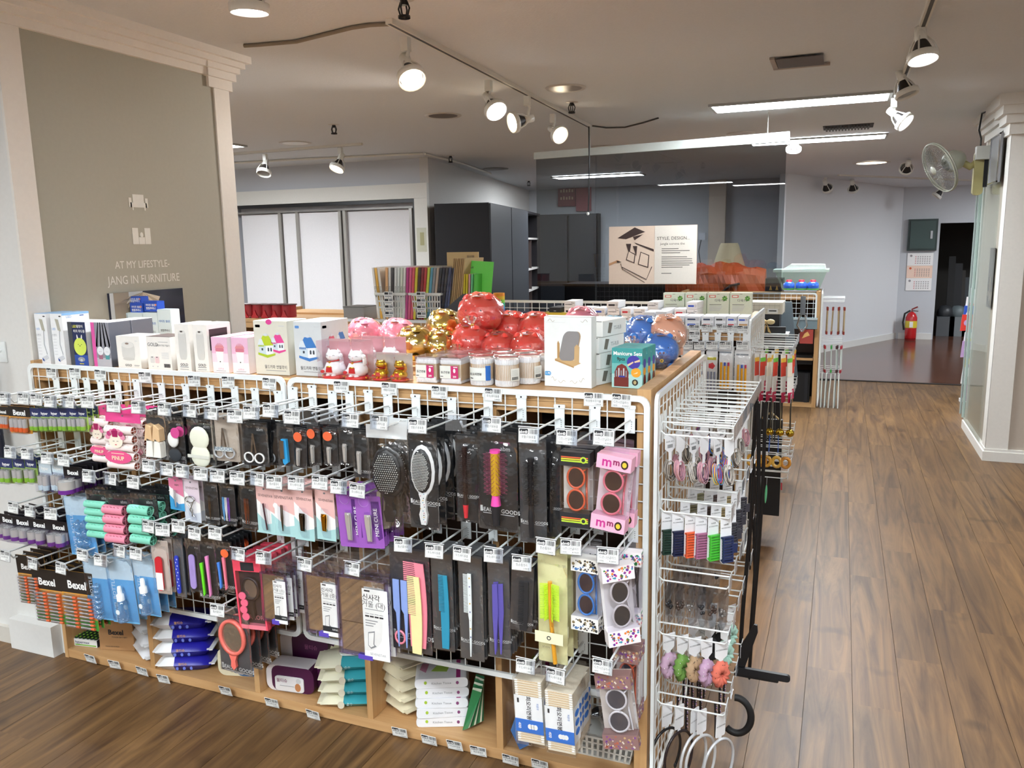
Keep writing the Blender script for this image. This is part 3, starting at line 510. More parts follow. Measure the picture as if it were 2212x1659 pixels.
def bears(b,w,h):
    b.rect(-.5*w,0,.5*w,h,0,H('8f909b')); b.rect(-.5*w,0,.5*w,.2*h,-.0003,H('b9bbc4')); b.rect(-.5*w,0,-.31*w,h,-.0006,H('e05aa8'))
    for k in range(4): b.prism([(.1*w-.02*w+.12*w*(k-1.5),h),(.1*w+.02*w+.12*w*(k-1.5),h),(.1*w+.05*w+.25*w*(k-1.5),.45*h),(.1*w-.05*w+.25*w*(k-1.5),.45*h)],-.0006,-.0003,H('a5a6b0'))
    for x,c in ((-.08,'a06a80'),(.3,'4d9aa0')):
        b.disc(x*w,.36*h,.18*w,.1*h,-.001,H('e4e9ee'),18); b.disc((x-.09)*w,.43*h,.03*w,.02*h,-.0008,H('3c3c44'),8); b.disc((x+.09)*w,.43*h,.03*w,.02*h,-.0008,H('3c3c44'),8); b.rect((x-.11)*w,.17*h,(x+.11)*w,.27*h,-.0009,H(c)); b.rect((x-.05)*w,.34*h,(x-.02)*w,.346*h,-.0018,INK); b.rect((x+.03)*w,.34*h,(x+.06)*w,.346*h,-.0018,INK)
boxat('night_light_box','grey box with pink spine showing two bear shaped lights','box',199,249,792,697,.1,'585c66',bears,behind=1,blab='dark grey box with white marks behind the two bear night light box',grp='grey light boxes',top='e9eaec')
def gold_round(b,w,h):
    C=H('d9d9d6'); b.prism([(x*w,z*h) for x,z in rrect(-.28,.3,.26,.78,.12,5)],-.0008,0,H('d5d5d1')); b.disc(-.01*w,.74*h,.26*w,.1*h,-.001,H('e3e3df'),22); b.disc(-.01*w,.3*h,.25*w,.05*h,-.0005,H('cfcfca'),18); b.disc(-.03*w,.78*h,.08*w,.03*h,-.0018,H('8d7a6e'),10)
    b.text('GOLD',-.05*w,.1*h,.0115,-.0004,INK,bold=.015); b.rect(.2*w,.1*h,.42*w,.115*h,0,GRY); b.rect(.2*w,.07*h,.4*w,.08*h,0,GRY); b.rect(.3*w,.86*h,.4*w,.87*h,0,LG)
def gold_text(b,w,h):
    b.text('GOLD',-.24*w,.76*h,.018,-.0004,INK); b.text('충전식 무선 가습기',.19*w,.74*h,.0078,-.0004,INK); b.rect(.0,.84*h,.4*w,.85*h,0,GRY)
    for x,c in ((-.3,'d8d8d6'),(-.1,'e6c9cc')): b.prism([(q*w+x*w,z*h) for q,z in rrect(-.085,.2,.085,.4,.03)],-.0006,0,H(c)); b.rect((x-.03)*w,.37*h,(x+.03)*w,.39*h,-.0007,INK)
    for k in range(7): b.rect(.1*w,(.52-.03*k)*h,.4*w,(.527-.03*k)*h,0,LG)
    for k in range(12): b.rect((.17+.022*k)*w,.08*h,(.18+.022*k+(k%3)*.003)*w,.19*h,0,INK)
    b.disc(-.3*w,.1*h,.03*w,.02*h,0,LG,12); b.disc(-.1*w,.1*h,.03*w,.02*h,0,LG,12)
boxat('humidifier_box','white box with a round humidifier picture and gold lettering','box',249,314,796,727,.1,'f1efea',gold_round,top='d2cfc9')
boxat('humidifier_box','white box with large lettering and two tiny round humidifiers','box',314,380,799,728,.1,'f1efea',gold_text,top='6b5f5c')
def gold_tall(b,w,h):
    b.prism([(x*w,z*h) for x,z in rrect(-.27,.25,.27,.87,.14,5)],-.0008,0,H('d3d3cf')); b.disc(0,.83*h,.25*w,.035*h,-.001,H('e2e2de'),20); b.disc(0,.85*h,.1*w,.018*h,-.0018,H('4a423e'),10); b.rect(-.2*w,.72*h,.2*w,.724*h,-.0009,LG)
    b.text('GOLD',0,.14*h,.0125,-.0004,INK,bold=.02); b.rect(-.3*w,.085*h,.3*w,.1*h,0,GRY); b.rect(-.3*w,.04*h,.3*w,.05*h,0,GRY)
boxat('humidifier_box','tall white box with cylinder humidifier, left of the pair','box',380,419,802,701,.12,'f3f1ec',gold_tall)
def tallside(b,w,h): b.rect(-.4*w,.45*h,.35*w,.9*h,0,H('2e2327'))
boxat('humidifier_box','tall white box with cylinder humidifier, right of the pair','box',419,457,803,702,.12,'f3f1ec',gold_tall,side=tallside)
def lotus(b,w,h):
    b.rect(-.5*w,.55*h,.5*w,h,0,H('e9bcd8')); b.rect(-.5*w,.3*h,.5*w,.55*h,0,H('f0d8e6'))
    b.prism([(-.24*w,.62*h),(.24*w,.62*h),(.16*w,.22*h),(.1*w,.18*h),(-.1*w,.18*h),(-.16*w,.22*h)],-.0008,0,WH); b.prism([(x*w,z*h) for x,z in rrect(-.26,.6,.26,.7,.04)],-.0014,0,H('d0788c'))
    for k in range(7): q=(k-3)*.33; b.prism([(-.05*w+q*.25*w,.7*h),(.05*w+q*.25*w,.7*h),((.24*math.sin(q))*w,(.72+.13*math.cos(q))*h)],-.0012-.0001*k,0,H('dd8f96'))
    b.prism([(-.02*w,.85*h),(.02*w,.85*h),(-.12*w,.97*h)],-.0006,0,WH); b.text('LOTUS',0,.11*h,.008,-.0004,H('e08aa8')); b.rect(-.3*w,.05*h,.3*w,.06*h,0,GRY); b.rect(-.03*w,.3*h,.03*w,.33*h,-.001,INK)
boxat('humidifier_box','pink lotus humidifier box, left of the pair','box',457,500,805,729,.09,'f6eef3',lotus,behind=1,blab='pink box behind the left lotus humidifier box',grp='lotus boxes',top='f0b8cb')
boxat('humidifier_box','pink lotus humidifier box beside the green house box','box',500,544,807,730,.09,'f6eef3',lotus,behind=1,blab='pink box behind the right lotus humidifier box',grp='lotus boxes on the right',top='f0b8cb')
def house(b,x,z,s,roof,base):
    rf,bs=H(roof),H(base); b.prism([(x-.13*s,z-.06*s),(x+.02*s,z-.1*s),(x+.15*s,z-.06*s),(x+.15*s,z-.035*s),(x+.02*s,z-.06*s),(x-.13*s,z-.03*s)],-.0012,0,bs); b.prism([(x-.11*s,z-.04*s),(x+.0*s,z-.07*s),(x+.0*s,z+.08*s),(x-.11*s,z+.09*s)],-.0009,0,H('c9dbe6')); b.prism([(x,z-.07*s),(x+.12*s,z-.045*s),(x+.12*s,z+.08*s),(x,z+.08*s)],-.0009,0,H('e6eef4'))
    b.prism([(x-.12*s,z+.075*s),(x+.0*s,z+.065*s),(x+.13*s,z+.075*s),(x+.06*s,z+.2*s),(x-.04*s,z+.2*s)],-.0014,0,rf); b.prism([(x-.13*s,z+.075*s),(x-.02*s,z+.07*s),(x-.06*s,z+.16*s),(x-.1*s,z+.15*s)],-.0018,0,H('dbe6ee')); b.disc(x+.01*s,z+.215*s,.035*s,.02*s,-.001,H('d6dde4'),10)
    for k in range(5): b.rect(x-.115*s+.02*s*k,z+.05*s,x-.105*s+.02*s*k,z+.075*s,-.0019,rf)
    for k in (0,1): b.prism([(x+.03*s+.045*s*k,z-.01*s),(x+.055*s+.045*s*k,z-.01*s),(x+.055*s+.045*s*k,z+.03*s),(x+.043*s+.045*s*k,z+.045*s),(x+.03*s+.045*s*k,z+.03*s)],-.0011,0,H('3a4450'))
    b.rect(x-.07*s,z,x-.045*s,z+.03*s,-.0011,H('3a4450'))
def hcap(b,w,h): b.text('월드카파 연필깎이',.1*w,.14*h,.0135,-.0004,INK,bold=.01,sx=.9); b.rect(-.2*w,.07*h,.4*w,.08*h,0,GRY); b.prism([(x*w,z*h) for x,z in rrect(-.45,.88,-.3,.93,.02)],-.0003,0,H('5a8fd0')); b.rect(.25*w,.91*h,.42*w,.92*h,0,LG)
def houseA(b,w,h): house(b,-.16*w,.45*h,.25,'b9cf2e','a9c22a'); b.T=b.T@Matrix.Translation((0,.0004,0)); house(b,.2*w,.52*h,.21,'e04a96','e04a96'); hcap(b,w,h); b.disc(-.03*w,h*.985,.09*w,.05*h,-.0002,H('e0489a'),16)
def houseB(b,w,h): house(b,-.02*w,.42*h,.27,'3f7cc4','3f7cc4'); hcap(b,w,h)
def houseS(b,w,h): house(b,-.16*w,.45*h,.24,'d0607a','d0607a'); b.T=b.T@Matrix.Translation((0,.0004,0)); house(b,.2*w,.54*h,.2,'3f7cc4','3f7cc4'); b.prism([(x*w,z*h) for x,z in rrect(-.45,.88,-.3,.93,.02)],-.0003,0,H('5a8fd0'))
boxat('sharpener_box','cream box with green and pink house pencil sharpeners','box',546,634,809,694,.11,'dddccf',houseA,top='eceadf')
boxat('sharpener_box','pale box with one blue house pencil sharpener','box',634,705,812,696,.16,'d3d9dc',houseB,side=houseS,top='e6eaec')
# lucky cats in clear boxes
def cat(w,d,h,body,shirt,gold):
    bm=M(body,.25,1 if gold else 0,coat=.3); red=H(shirt,.35); g=M('d9a83a',.3,1); b=MB(); s=h; b.T=Matrix.Diagonal((1.22,1.15,1,1))
    b.lathe([(0,.08*s),(.2*s,.1*s),(.27*s,.2*s),(.27*s,.3*s),(.2*s,.48*s),(.14*s,.52*s)],bm,16); b.ell((0,-.02*s,.68*s),.21*s,.18*s,.18*s,bm,14,10)
    b.ell((-.2*s,-.14*s,.22*s),.09*s,.1*s,.08*s,bm,10,6); b.tube([(.18*s,-.02*s,.42*s),(.26*s,-.06*s,.5*s),(.27*s,-.1*s,.66*s)],.055*s,bm,8); b.ell((.27*s,-.12*s,.7*s),.06*s,.06*s,.07*s,bm,8,6)
    for sg in (-1,1): b.lathe([(.06*s,0),(.0,.1*s)],bm,6,(sg*.13*s,-.02*s,.8*s)); b.ell((sg*.08*s,-.19*s,.1*s),.06*s,.08*s,.05*s,bm,8,5)
    f=MB(); f.T=b.T.copy()
    for sg in (-1,1): f.tube([(sg*.1*s-.03*s,-.185*s,.7*s),(sg*.1*s,-.19*s,.715*s),(sg*.1*s+.03*s,-.185*s,.7*s)],.006*s,INK,4)
    f.ell((0,-.2*s,.66*s),.012*s,.01*s,.01*s,red,6,4)
    c=MB(); c.T=b.T.copy(); c.tube([(.17*s*math.cos(a),-.02*s+.16*s*math.sin(a),.52*s+.03*s*math.cos(a)) for a in [2*PI*i/16 for i in range(16)]],.018*s,red,6,True); c.ell((-.02*s,-.19*s,.5*s),.035*s,.03*s,.035*s,g,8,6); c.prism([(-.09*s,.2*s),(.09*s,.2*s),(.07*s,.36*s),(-.07*s,.36*s)],-.28*s,-.24*s,red); c.ell((0,-.27*s,.37*s),.08*s,.03*s,.03*s,g,8,5); c.disc(-.2*s,.22*s,.05*s,.05*s,-.24*s,red,10,.004)
    cu=MB().lathe([(0,0),(.36*s,0),(.4*s,.04*s),(.34*s,.09*s),(0,.1*s)],red,18).ell((.36*s,-.1*s,.06*s),.04*s,.04*s,.035*s,g,8,5).ell((-.36*s,-.1*s,.06*s),.04*s,.04*s,.035*s,g,8,5)
    q=MB().box(-w/2,w/2,-d/2,d/2,0,h*1.16,FIRM); bk=MB().box(-w/2+.001,w/2-.001,d/2-.003,d/2-.001,.001,h*1.15,H('d9a0a4') if not gold else H('c9c2b9'))
    return bake([('figure',b,None,[('face',f),('collar',c)]),('cushion',cu),('clear_box',q),('back_card',bk)])
ca=cat(.083,.075,.108,'f0efec','cc2626',False); cg=cat(.066,.055,.074,'e0b21c','c41f1f',True)
for x,lab in ((736,'white lucky cat figure in a clear box beside the blue house box'),(793,'white lucky cat figure in a clear box next to the gold cats')): p=U(x,812,'z',TZ); thing('lucky_cat',lab,'figurine',ca,(p.x,2.23,TZ))
for x,lab in ((841,'small gold lucky cat next to the white cats'),(887,'small gold lucky cat beside the square cotton swab tubs')): p=U(x,815,'z',TZ); thing('lucky_cat',lab,'figurine',cg,(p.x,2.235,TZ))
for k in range(2): thing('lucky_cat','white lucky cat in a clear box, in the row behind, '+('left','right')[k],'figurine',ca,(-1.47+.09*k,2.33,TZ),group='white lucky cats behind')
# cotton swab tubs
SW=H('f2f3f1',.9); STK=H('d6b88e',.8)
def swabs(w,d,h,rnd,lbl):
    b=MB(); n=9
    if rnd: b.lathe([(0,.001),(w/2-.004,.001),(w/2-.004,h*.9),(0,h*.93)],H('efe9de',.9),20)
    else: b.box(-w/2+.004,w/2-.004,-d/2+.004,d/2-.004,.001,h*.9,H('efe9de',.9))
    for a_,c_ in ((.74,.89),(.01,.09)):
        if rnd: b.lathe([(w/2-.0025,h*a_),(w/2-.0022,h*(a_+c_)/2),(w/2-.0025,h*c_)],SW,20)
        else: b.box(-w/2+.0022,w/2-.0022,-d/2+.0022,d/2-.0022,h*a_,h*c_,SW)
    st=MB()
    for i in range(22):
        if rnd: a=PI+PI*i/21+.0; x,y=(w/2-.0035)*math.cos(a),(w/2-.0035)*math.sin(a)
        else: x,y=-w/2+.006+(w-.012)*i/21,-d/2+.003
        st.cyl((x,y,.01),(x,y,h*.86),.0011,STK,n=4,cap=False); st.ell((x,y,h*.84),.0027,.0027,.011,SW,5,4); st.ell((x,y,.01),.0027,.0027,.011,SW,5,4)
        if not rnd: st.cyl((w/2-.003,-d/2+.006+(d-.012)*i/21,.01),(w/2-.003,-d/2+.006+(d-.012)*i/21,h*.86),.0011,STK,n=4,cap=False); st.ell((w/2-.003,-d/2+.006+(d-.012)*i/21,h*.84),.0027,.0027,.011,SW,5,4)
    tub=MB(); lid=MB()
    if rnd: tub.lathe([(w/2,0),(w/2,h*.9)],FIRM,24); lid.lathe([(0,h*.985),(w/2*.9,h*.985),(w/2*1.02,h),(w/2*1.02,h*.9)],film('lid_plastic',(.95,.9,.92),.15,.1,.2),24)
    else: tub.prism([(0,0)]*0 or rrect(-w/2,0,w/2,h*.92,.002),-d/2,d/2,FIRM); lid.box(-w/2-.001,w/2+.001,-d/2-.001,d/2+.001,h*.9,h,film('lid_plastic',(.95,.9,.92),.15,.1,.2))
    L_=MB(); col={'p':'c22a6c','b':'2b6fc4'}.get(lbl)
    if col:
        if rnd:
            def arc(a0,a1,z0,z1,m,r): 
                k=6;v=[]
                for i in range(k+1): a=a0+(a1-a0)*i/k; v+=[(r*math.cos(a),r*math.sin(a),z0),(r*math.cos(a),r*math.sin(a),z1)]
                L_.add(v,[(2*i,2*i+2,2*i+3,2*i+1) for i in range(k)],m,True)
            r=w/2+.0006; arc(-2.5,-.9,.18*h,.62*h,H('e6ebe6'),r); arc(-.9,-.45,.18*h,.68*h,H(col),r); arc(-2.3,-1.95,.24*h,.27*h,INK,r+.0003)
            T=L_.T; L_.T=Matrix.Translation((0,-w/2-.0008,0))@Matrix.Identity(4); L_.text('회오리면봉',-.004,.4*h,.0085,-.0008,INK,bold=.02); L_.T=T
        else:
            y=-d/2-.0008; L_.rect(-w/2+.001,.2*h,w*.02,.68*h,y,H('e4e8e2')); L_.rect(w*.02,.2*h,w*.36,.68*h,y,H(col)); L_.text('둥근면봉',-w*.23,.42*h,.0085,y-.0008,INK,bold=.02); L_.text('200',w*.19,.27*h,.008,y-.0008,WH,bold=.02); L_.disc(w*.19,.5*h,.004,.007,y-.0007,WH,12); L_.rect(w*.15,.62*h,w*.33,.65*h,y-.0006,WH)
            L_.rect(-w/2+.003,.26*h,-w/2+.012,.285*h,y-.0006,INK)
    else: L_.T=Matrix.Translation((w*.36,-w*.36,0))@Matrix.Rotation(.8,4,'Z'); L_.box(-.016,.016,-.001,0,.2*h,.62*h,H('e4e6df')); [L_.rect(-.012+.002*k,.24*h,-.0112+.002*k,.34*h,-.0011,INK) for k in range(12)]; [L_.rect(-.013,(.55-.04*k)*h,.01,(.555-.04*k)*h,-.0011,GRY) for k in range(5)]
    return bake([('filling',b),('cotton_swabs',st,'stuff'),('tub',tub),('lid',lid),('paper_label',L_)])
sq=swabs(.074,.072,.082,False,'p'); rb=swabs(.077,.077,.09,True,'b'); rg=swabs(.077,.077,.09,True,'')
a=U(934,822,'z',TZ);thing('swab_tub','square cotton swab tub with pink label, left of the pair','tub',sq,(a.x,2.26,TZ)); a=U(987,824,'z',TZ); thing('swab_tub','square cotton swab tub with pink label, right of the pair','tub',sq,(a.x,2.262,TZ))
for i,(x,y) in enumerate(((-1.165,2.345),(-1.09,2.345),(-1.165,2.425),(-1.09,2.425))): thing('swab_tub','square cotton swab tub behind the front pair, %s row, %s'%(('second','third')[i//2],('left','right')[i%2]),'tub',sq,(x,y,TZ),group='square swab tubs behind')
a=U(1046,828,'z',TZ); x1=a.x; thing('swab_tub','round cotton swab tub with blue label in the front row','tub',rb,(x1,2.25,TZ)); a=U(1101,830,'z',TZ); x2=a.x; thing('swab_tub','round cotton swab tub showing bare sticks, front row','tub',rg,(x2,2.25,TZ),.25)
for i,(x,y,l) in enumerate(((x1+.04,2.32,'round cotton swab tub half hidden in the second row, middle'),(x2+.045,2.315,'round cotton swab tub in the second row, right of the bare sticks'),(x1-.035,2.32,'round cotton swab tub in the second row, leftmost'),(x1,2.392,'round cotton swab tub in the third row, left'),(x2,2.39,'round cotton swab tub in the third row, middle'),(x2+.08,2.385,'round cotton swab tub in the third row, beside the mirror box'))): thing('swab_tub',l,'tub',rg,(x,y,TZ),.4*i)
# mirror box, boxes stacked on their side, manicure sets
def mirbox(b,w,h):
    wd=M('c9a878',.5); wd2=M('b58f5c',.5)
    b.prism([(-.27*w,.4*h),(.13*w,.3*h),(.28*w,.35*h),(-.1*w,.44*h)],-.001,0,wd); b.prism([(-.27*w,.4*h),(.13*w,.3*h),(.13*w,.28*h),(-.27*w,.375*h)],-.0012,0,wd2)
    b.prism([(-.22*w,.41*h),(-.17*w,.41*h),(-.17*w,.62*h),(-.2*w,.66*h),(-.22*w,.63*h)],-.0008,0,wd2); b.prism([(.14*w,.35*h),(.24*w,.36*h),(.25*w,.58*h),(.2*w,.62*h),(.15*w,.58*h)],-.0018,0,wd)
    P=[(x*w,z*h) for x,z in rrect(-.2,.38,.16,.8,.1,5)]; P=[(x+(z-.38*h)*.22,z) for x,z in P]; b.prism([(x+.012*w,z) for x,z in P],-.0012,0,wd2); b.prism(P,-.0016,0,M('b4b2b4',.25,.6))
    b.prism([(x*w,z*h) for x,z in rrect(-.5,.155,-.36,.215,.03)],-.0008,0,H('3c9ad8')); b.text('11 PS',-.44*w,.185*h,.009,-.0012,WH,bold=.02)
    for s_ in (-1,1): b.tube([(s_*.25*w+s_*.1*w*t,-.0004,(.11-.03*math.sin(t*6))*h) for t in [i/10 for i in range(11)]],.0006,H('b5ab9b'),3); b.tube([(s_*.28*w+s_*.14*w*t,-.0004,(.95-.02*math.sin(t*7))*h) for t in [i/10 for i in range(11)]],.0006,H('b5ab9b'),3); b.tube([(s_*.05*w+s_*.15*w*t,-.0004,(.075+.02*math.sin(t*7))*h) for t in [i/10 for i in range(11)]],.0006,H('b5ab9b'),3)
    b.rect(-.46*w,.92*h,-.05*w,.922*h,0,LG)
o=boxat('mirror_box','large white box picturing a wooden stand mirror','box',1171,1284,836,685,.045,'eff3f2',mirbox,rz=-.05)
def smallm(b,w,h): b.prism([(-.3*w,.2*h),(-.18*w,.15*h),(-.1*w,.8*h),(-.24*w,.85*h)],-.0005,0,H('77726a')); b.text('TS-0LB',.12*w,.45*h,.016,-.0004,GRY)
mx=LAST['b']
for k in range(4):
    p=MB(); bx=MB().box(-.05,.05,-.075,.075,.0,.047,H('eef1f0')).box(-.046,.046,-.0755,-.074,.044,.0465,GRY); p.T=Matrix.Translation((.0502,0,0))@Matrix.Rotation(PI/2,4,'Z'); smallm(p,.15,.047)
    thing('small_mirror_box','white mirror box in the stack beside the large mirror box, '+['bottom','second','third','topmost'][k],'box',[('carton',bx),('print',p)],(mx[0]+.052+(.006 if k%2 else 0),mx[1]+.135+.01*(k%2),TZ+.0485*k),-.35+.04*k)
def mani(b,w,h):
    b.rect(-.5*w,.62*h,.5*w,h,0,H('3f9d9c')); b.rect(-.5*w,.35*h,.5*w,.62*h,0,H('6fb9b6')); b.rect(-.5*w,0,.5*w,.35*h,0,H('a9d3d1'))
    b.text('Manicure Sets',.02*w,.87*h,.0155,-.0008,WH,bold=.02); b.text('9pcs',-.2*w,.73*h,.0135,-.0008,INK,bold=.03)
    b.disc(.22*w,.66*h,.22*w,.17*h,-.0007,H('4238a0'),24); b.prism([(.02*w,.6*h),(.2*w,.68*h),(.22*w,.65*h),(.04*w,.55*h)],-.0018,0,H('e3c7a0')); b.prism([(.42*w,.74*h),(.24*w,.68*h),(.26*w,.65*h),(.43*w,.68*h)],-.0018,0,H('e3c7a0'))
    b.disc(.3*w,.4*h,.16*w,.12*h,-.0007,H('eda52e'),20); b.prism([(.2*w,.36*h),(.36*w,.42*h),(.34*w,.38*h)],-.0018,0,H('f0dcb8')); b.disc(.27*w,.15*h,.1*w,.08*h,-.0007,H('2c2a22'),16); b.disc(.27*w,.15*h,.05*w,.05*h,-.0014,H('b9a878'),8)
    b.prism([(-.4*w,.25*h),(.05*w,.25*h),(.06*w,.4*h),(-.02*w,.55*h),(-.17*w,.61*h),(-.32*w,.55*h),(-.41*w,.4*h)],-.0009,0,H('7b2d28')); b.rect(-.42*w,.03*h,.06*w,.26*h,-.001,H('6e241f'))
    for k in range(5): b.rect((-.36+.08*k)*w,.28*h,(-.32+.08*k)*w,(.5 if k%2 else .44)*h,-.0018,H('c9ccd0' if k%2 else '8a8d92'))
    b.rect(-.26*w,.27*h,-.06*w,.31*h,-.0022,H('2d3aa0'))
def manis(b,w,h): b.rect(-.5*w,.6*h,.5*w,h,0,H('3f9d9c')); b.rect(-.5*w,0,.5*w,.6*h,0,H('8fc6c3')); b.disc(0,.62*h,.3*w,.12*h,-.0007,H('4238a0'),16); b.disc(0,.42*h,.3*w,.1*h,-.0007,H('eda52e'),16); b.disc(.05*w,.2*h,.3*w,.14*h,-.0007,H('6e241f'),16)
boxat('manicure_box','teal manicure set box at the right end of the counter','box',1319,1391,838,753,.04,'9fd0cd',mani,side=manis,top='4aa6a4',rz=-.06,behind=2,blab='teal manicure set box behind the front one',grp='manicure boxes')
# piggy banks in cellophane
def pig(s,col,metal=0,rough=.3,bow=True,bag=True,seed=0):
    m=M(col,rough,metal,coat=.4); b=MB(); b.ell((0,0,s),s*1.05,s*1.15,s*.95,m,20,14); f=MB()
    for sg in (-1,1):
        b.lathe([(s*.26,0),(s*.16,s*.16),(0,s*.24)],m,8,(sg*s*.5,-s*.35,s*1.72)); 
        for yy in (-.55,.5): b.lathe([(s*.0,0),(s*.2,0),(s*.22,s*.35)],m,8,(sg*s*.55,yy*s,0))
        f.ell((sg*s*.34,-s*1.02,s*1.22),s*.05,s*.03,s*.06,INK,8,5)
    b.ell((0,-s*1.12,s*.98),s*.26,s*.14,s*.2,m,12,8)
    for sg in (-1,1): f.ell((sg*s*.1,-s*1.255,s*.98),s*.04,s*.02,s*.06,M('7c2026',.5),6,4)
    f.box(-s*.03,s*.03,-s*.3,s*.2,s*1.93,s*1.96,INK); f.lathe([(0,.0012),(s*.24,.001)],H('e39a3c'),14,(0,-s*.5,s*1.83)); f.lathe([(0,.0025),(s*.15,.0022)],H('6a78c4'),10,(0,-s*.5,s*1.83))
    P=[('body',b,None,[('face',f)])]
    if bag:
        q=MB(); r=random.Random(seed)
        q.ell((0,0,s),s*1.12,s*1.2,s*1.02,CRINK,22,16,lambda d:1+.1*noise.noise((d.x*3+seed,d.y*3,d.z*3))+.07*noise.noise((d.x*9,d.y*9+seed,d.z*9))); q.sm=[False]*len(q.sm)
        t=[]; tw=MB(); ya=-s*1.05; 
        v=[(0,ya,s*.62)]; n=14
        v=[];ff=[]
        for i in range(n): a=2*PI*i/n; rr=s*(.42+.12*r.random()); v+=[(s*.05*math.cos(a),ya-.01,s*.55+s*.05*math.sin(a)),(rr*math.cos(a),ya-s*.35+s*.12*(i%2),s*.62+rr*.9*math.sin(a))]
        for i in range(n): j=(i+1)%n; ff.append((2*i,2*j,2*j+1,2*i+1))
        q.add(v,ff,CRINK,False); tw.tube([(s*.07*math.cos(a),ya-.008,s*.55+s*.07*math.sin(a)) for a in [2*PI*i/8 for i in range(8)]],.002,H('d9b82c'),4,True)
        P+=[('cellophane',q)]+([('tie',tw)] if bow else [])
    return bake(P)
PG={k:pig(.056,*a,seed=len(k)*3+1) for k,a in {'pink':('e58ba0',),'gold':('ecd06a',1,.2),'red':('e0453c',),'sky':('66b9de',),'blue':('3b7fd6',),'peach':('eab094',)}.items()}
def putpig(k,px,py,y,lab,s=1,rz=0,rx=0,ry=0):
    p=U(px,py,'y',y); thing('piggy_bank',lab,'piggy bank',PG[k],(p.x,y,max(TZ,p.z-.056*s)),rz,rx,ry,sc=s)
for k,px,py,y,lab,s,rz in (('pink',788,722,2.62,'pink piggy bank in cellophane behind the white lucky cats, left',1.1,-.4),('pink',858,725,2.62,'pink piggy bank in cellophane left of the gold banks',1.15,.3),
 ('gold',897,740,2.5,'gold piggy bank in cellophane behind the gold cats',1.05,-.3),('gold',952,748,2.55,'gold piggy bank low in the middle of the gold ones',1.05,.4),('gold',960,704,2.66,'gold piggy bank resting on top of the others',1.1,.2),
 ('red',1020,738,2.56,'red piggy bank under the largest red one',1.2,-.2),('red',1038,678,2.62,'large red piggy bank topmost of the pile',1.35,.1),('red',1104,712,2.72,'red piggy bank behind, left of the upper red pair',1.2,-.1),('red',1158,714,2.72,'red piggy bank behind, right of the upper red pair',1.2,.1),
 ('red',1078,752,2.55,'red piggy bank in the lower front pair, left',1.05,.0),('red',1140,752,2.55,'red piggy bank in the lower front pair, beside the mirror box',1.05,.15),
 ('pink',1256,697,2.95,'pink piggy bank peeking over the large mirror box',1.1,0),('sky',1325,722,2.9,'sky blue piggy bank half hidden by the small mirror boxes',1.2,.2),
 ('blue',1392,722,2.78,'blue piggy bank in cellophane beside the peach one',1.15,-.3),('blue',1425,765,2.72,'blue piggy bank low under the peach one',1.1,.3),('peach',1438,722,2.78,'peach piggy bank leaning in cellophane at the counter end',1.2,.5)): putpig(k,px,py,y,lab,s,rz)
# eye wash boxes on a low display behind the lamp boxes
BLU=H('2a52b8'); EYE=H('d6e6ea')
def eye(b,w,h): b.text('아이즈 냉/온',0,.72*h,.012,-.0004,H('2f6fb8'),bold=.015); b.text('찜질주머니',0,.5*h,.011,-.0004,INK,bold=.01); b.rect(-.3*w,.2*h,.2*w,.23*h,0,LG)
def eyeb(b,w,h): b.text('아이즈 냉/온',0,.62*h,.0105,-.0004,WH,bold=.02); b.text('찜질주머니',0,.3*h,.0115,-.0004,WH,bold=.02); b.disc(.38*w,.66*h,.07*w,.1*h,0,H('e58a6a'),10)
for i,(x0,x1,yb,yt,l,c) in enumerate(((242,276,710,676,'left','d6e6ea'),(278,310,710,676,'second','d6e6ea'),(311,342,712,676,'third','d6e6ea'),(343,372,716,669,'rightmost, taller','d2e2e6'))):
    boxat('eye_pack_box','pale blue eye pack box behind the night light boxes, '+l,'box',x0,x1,yb,yt,.05,c,eye,zb=TZ,ypl=2.62)
for i,(x0,x1,yb,yt,l) in enumerate(((247,276,676,655,'lower left'),(282,309,676,655,'lower middle'),(312,341,672,651,'lower right'),(240,265,655,643,'upper left'),(279,306,655,641,'upper middle'))):
    z=U((x0+x1)/2,yb,'y',2.65).z; boxat('eye_pack_box','bright blue eye pack box standing on the pale ones, '+l,'box',x0,x1,yb,yt,.04,'2a52b8',eyeb,zb=max(z,TZ),ypl=2.63+.02*(i//3))
# ================= GOODS HUNG ON THE FRONT GRID =================
DKB='1f2124'; FY=GY-LH+.035
def bagged(w,h,fn,back=DKB,t=.02,txt='',hdr=None,fm=None,names=('backing_card','bag'),seed=0,tz=.14):
    P=[]; c=MB(); 
    if back: c.prism(rrect(-w/2,-h,w/2,0,.003),.003,.0045,M(back,.5))
    if hdr: c.box(-w/2,w/2,-.0015,-.0005,-h*hdr[1],0,M(hdr[0],.4))
    if txt: c.text(txt,w*.04,-h*(1-tz),w*.135,.0025,H('d7dadb'),bold=.01); c.rect(-w*.47,-h*(1-tz)-w*.05,-w*.41,-h*(1-tz)+w*.09,.0028,H('d7dadb'),.0003); c.rect(-w*.4,-h*(1-tz)-w*.085,w*.4,-h*(1-tz)-w*.072,.0028,H('d7dadb'),.0003)
    if back==DKB: c.text('abm',w*.2,-h*.17,w*.15,.0025,H('b9bcbd'))
    c.disc(0,-.008,.004,.003,.0028 if not hdr else -.0017,M('777a7d',.5),8)
    P.append((names[0],c)); P+=fn(w,h)
    b=MB(); b.bag(w*1.02,h*.9,t,fm or CLEAR,seed=seed,zt=-h*.1); b.box(-w/2,w/2,-.0012,-.0008,-h*.1,-h*.015,fm or CLEAR); P.append((names[1],b)); return P
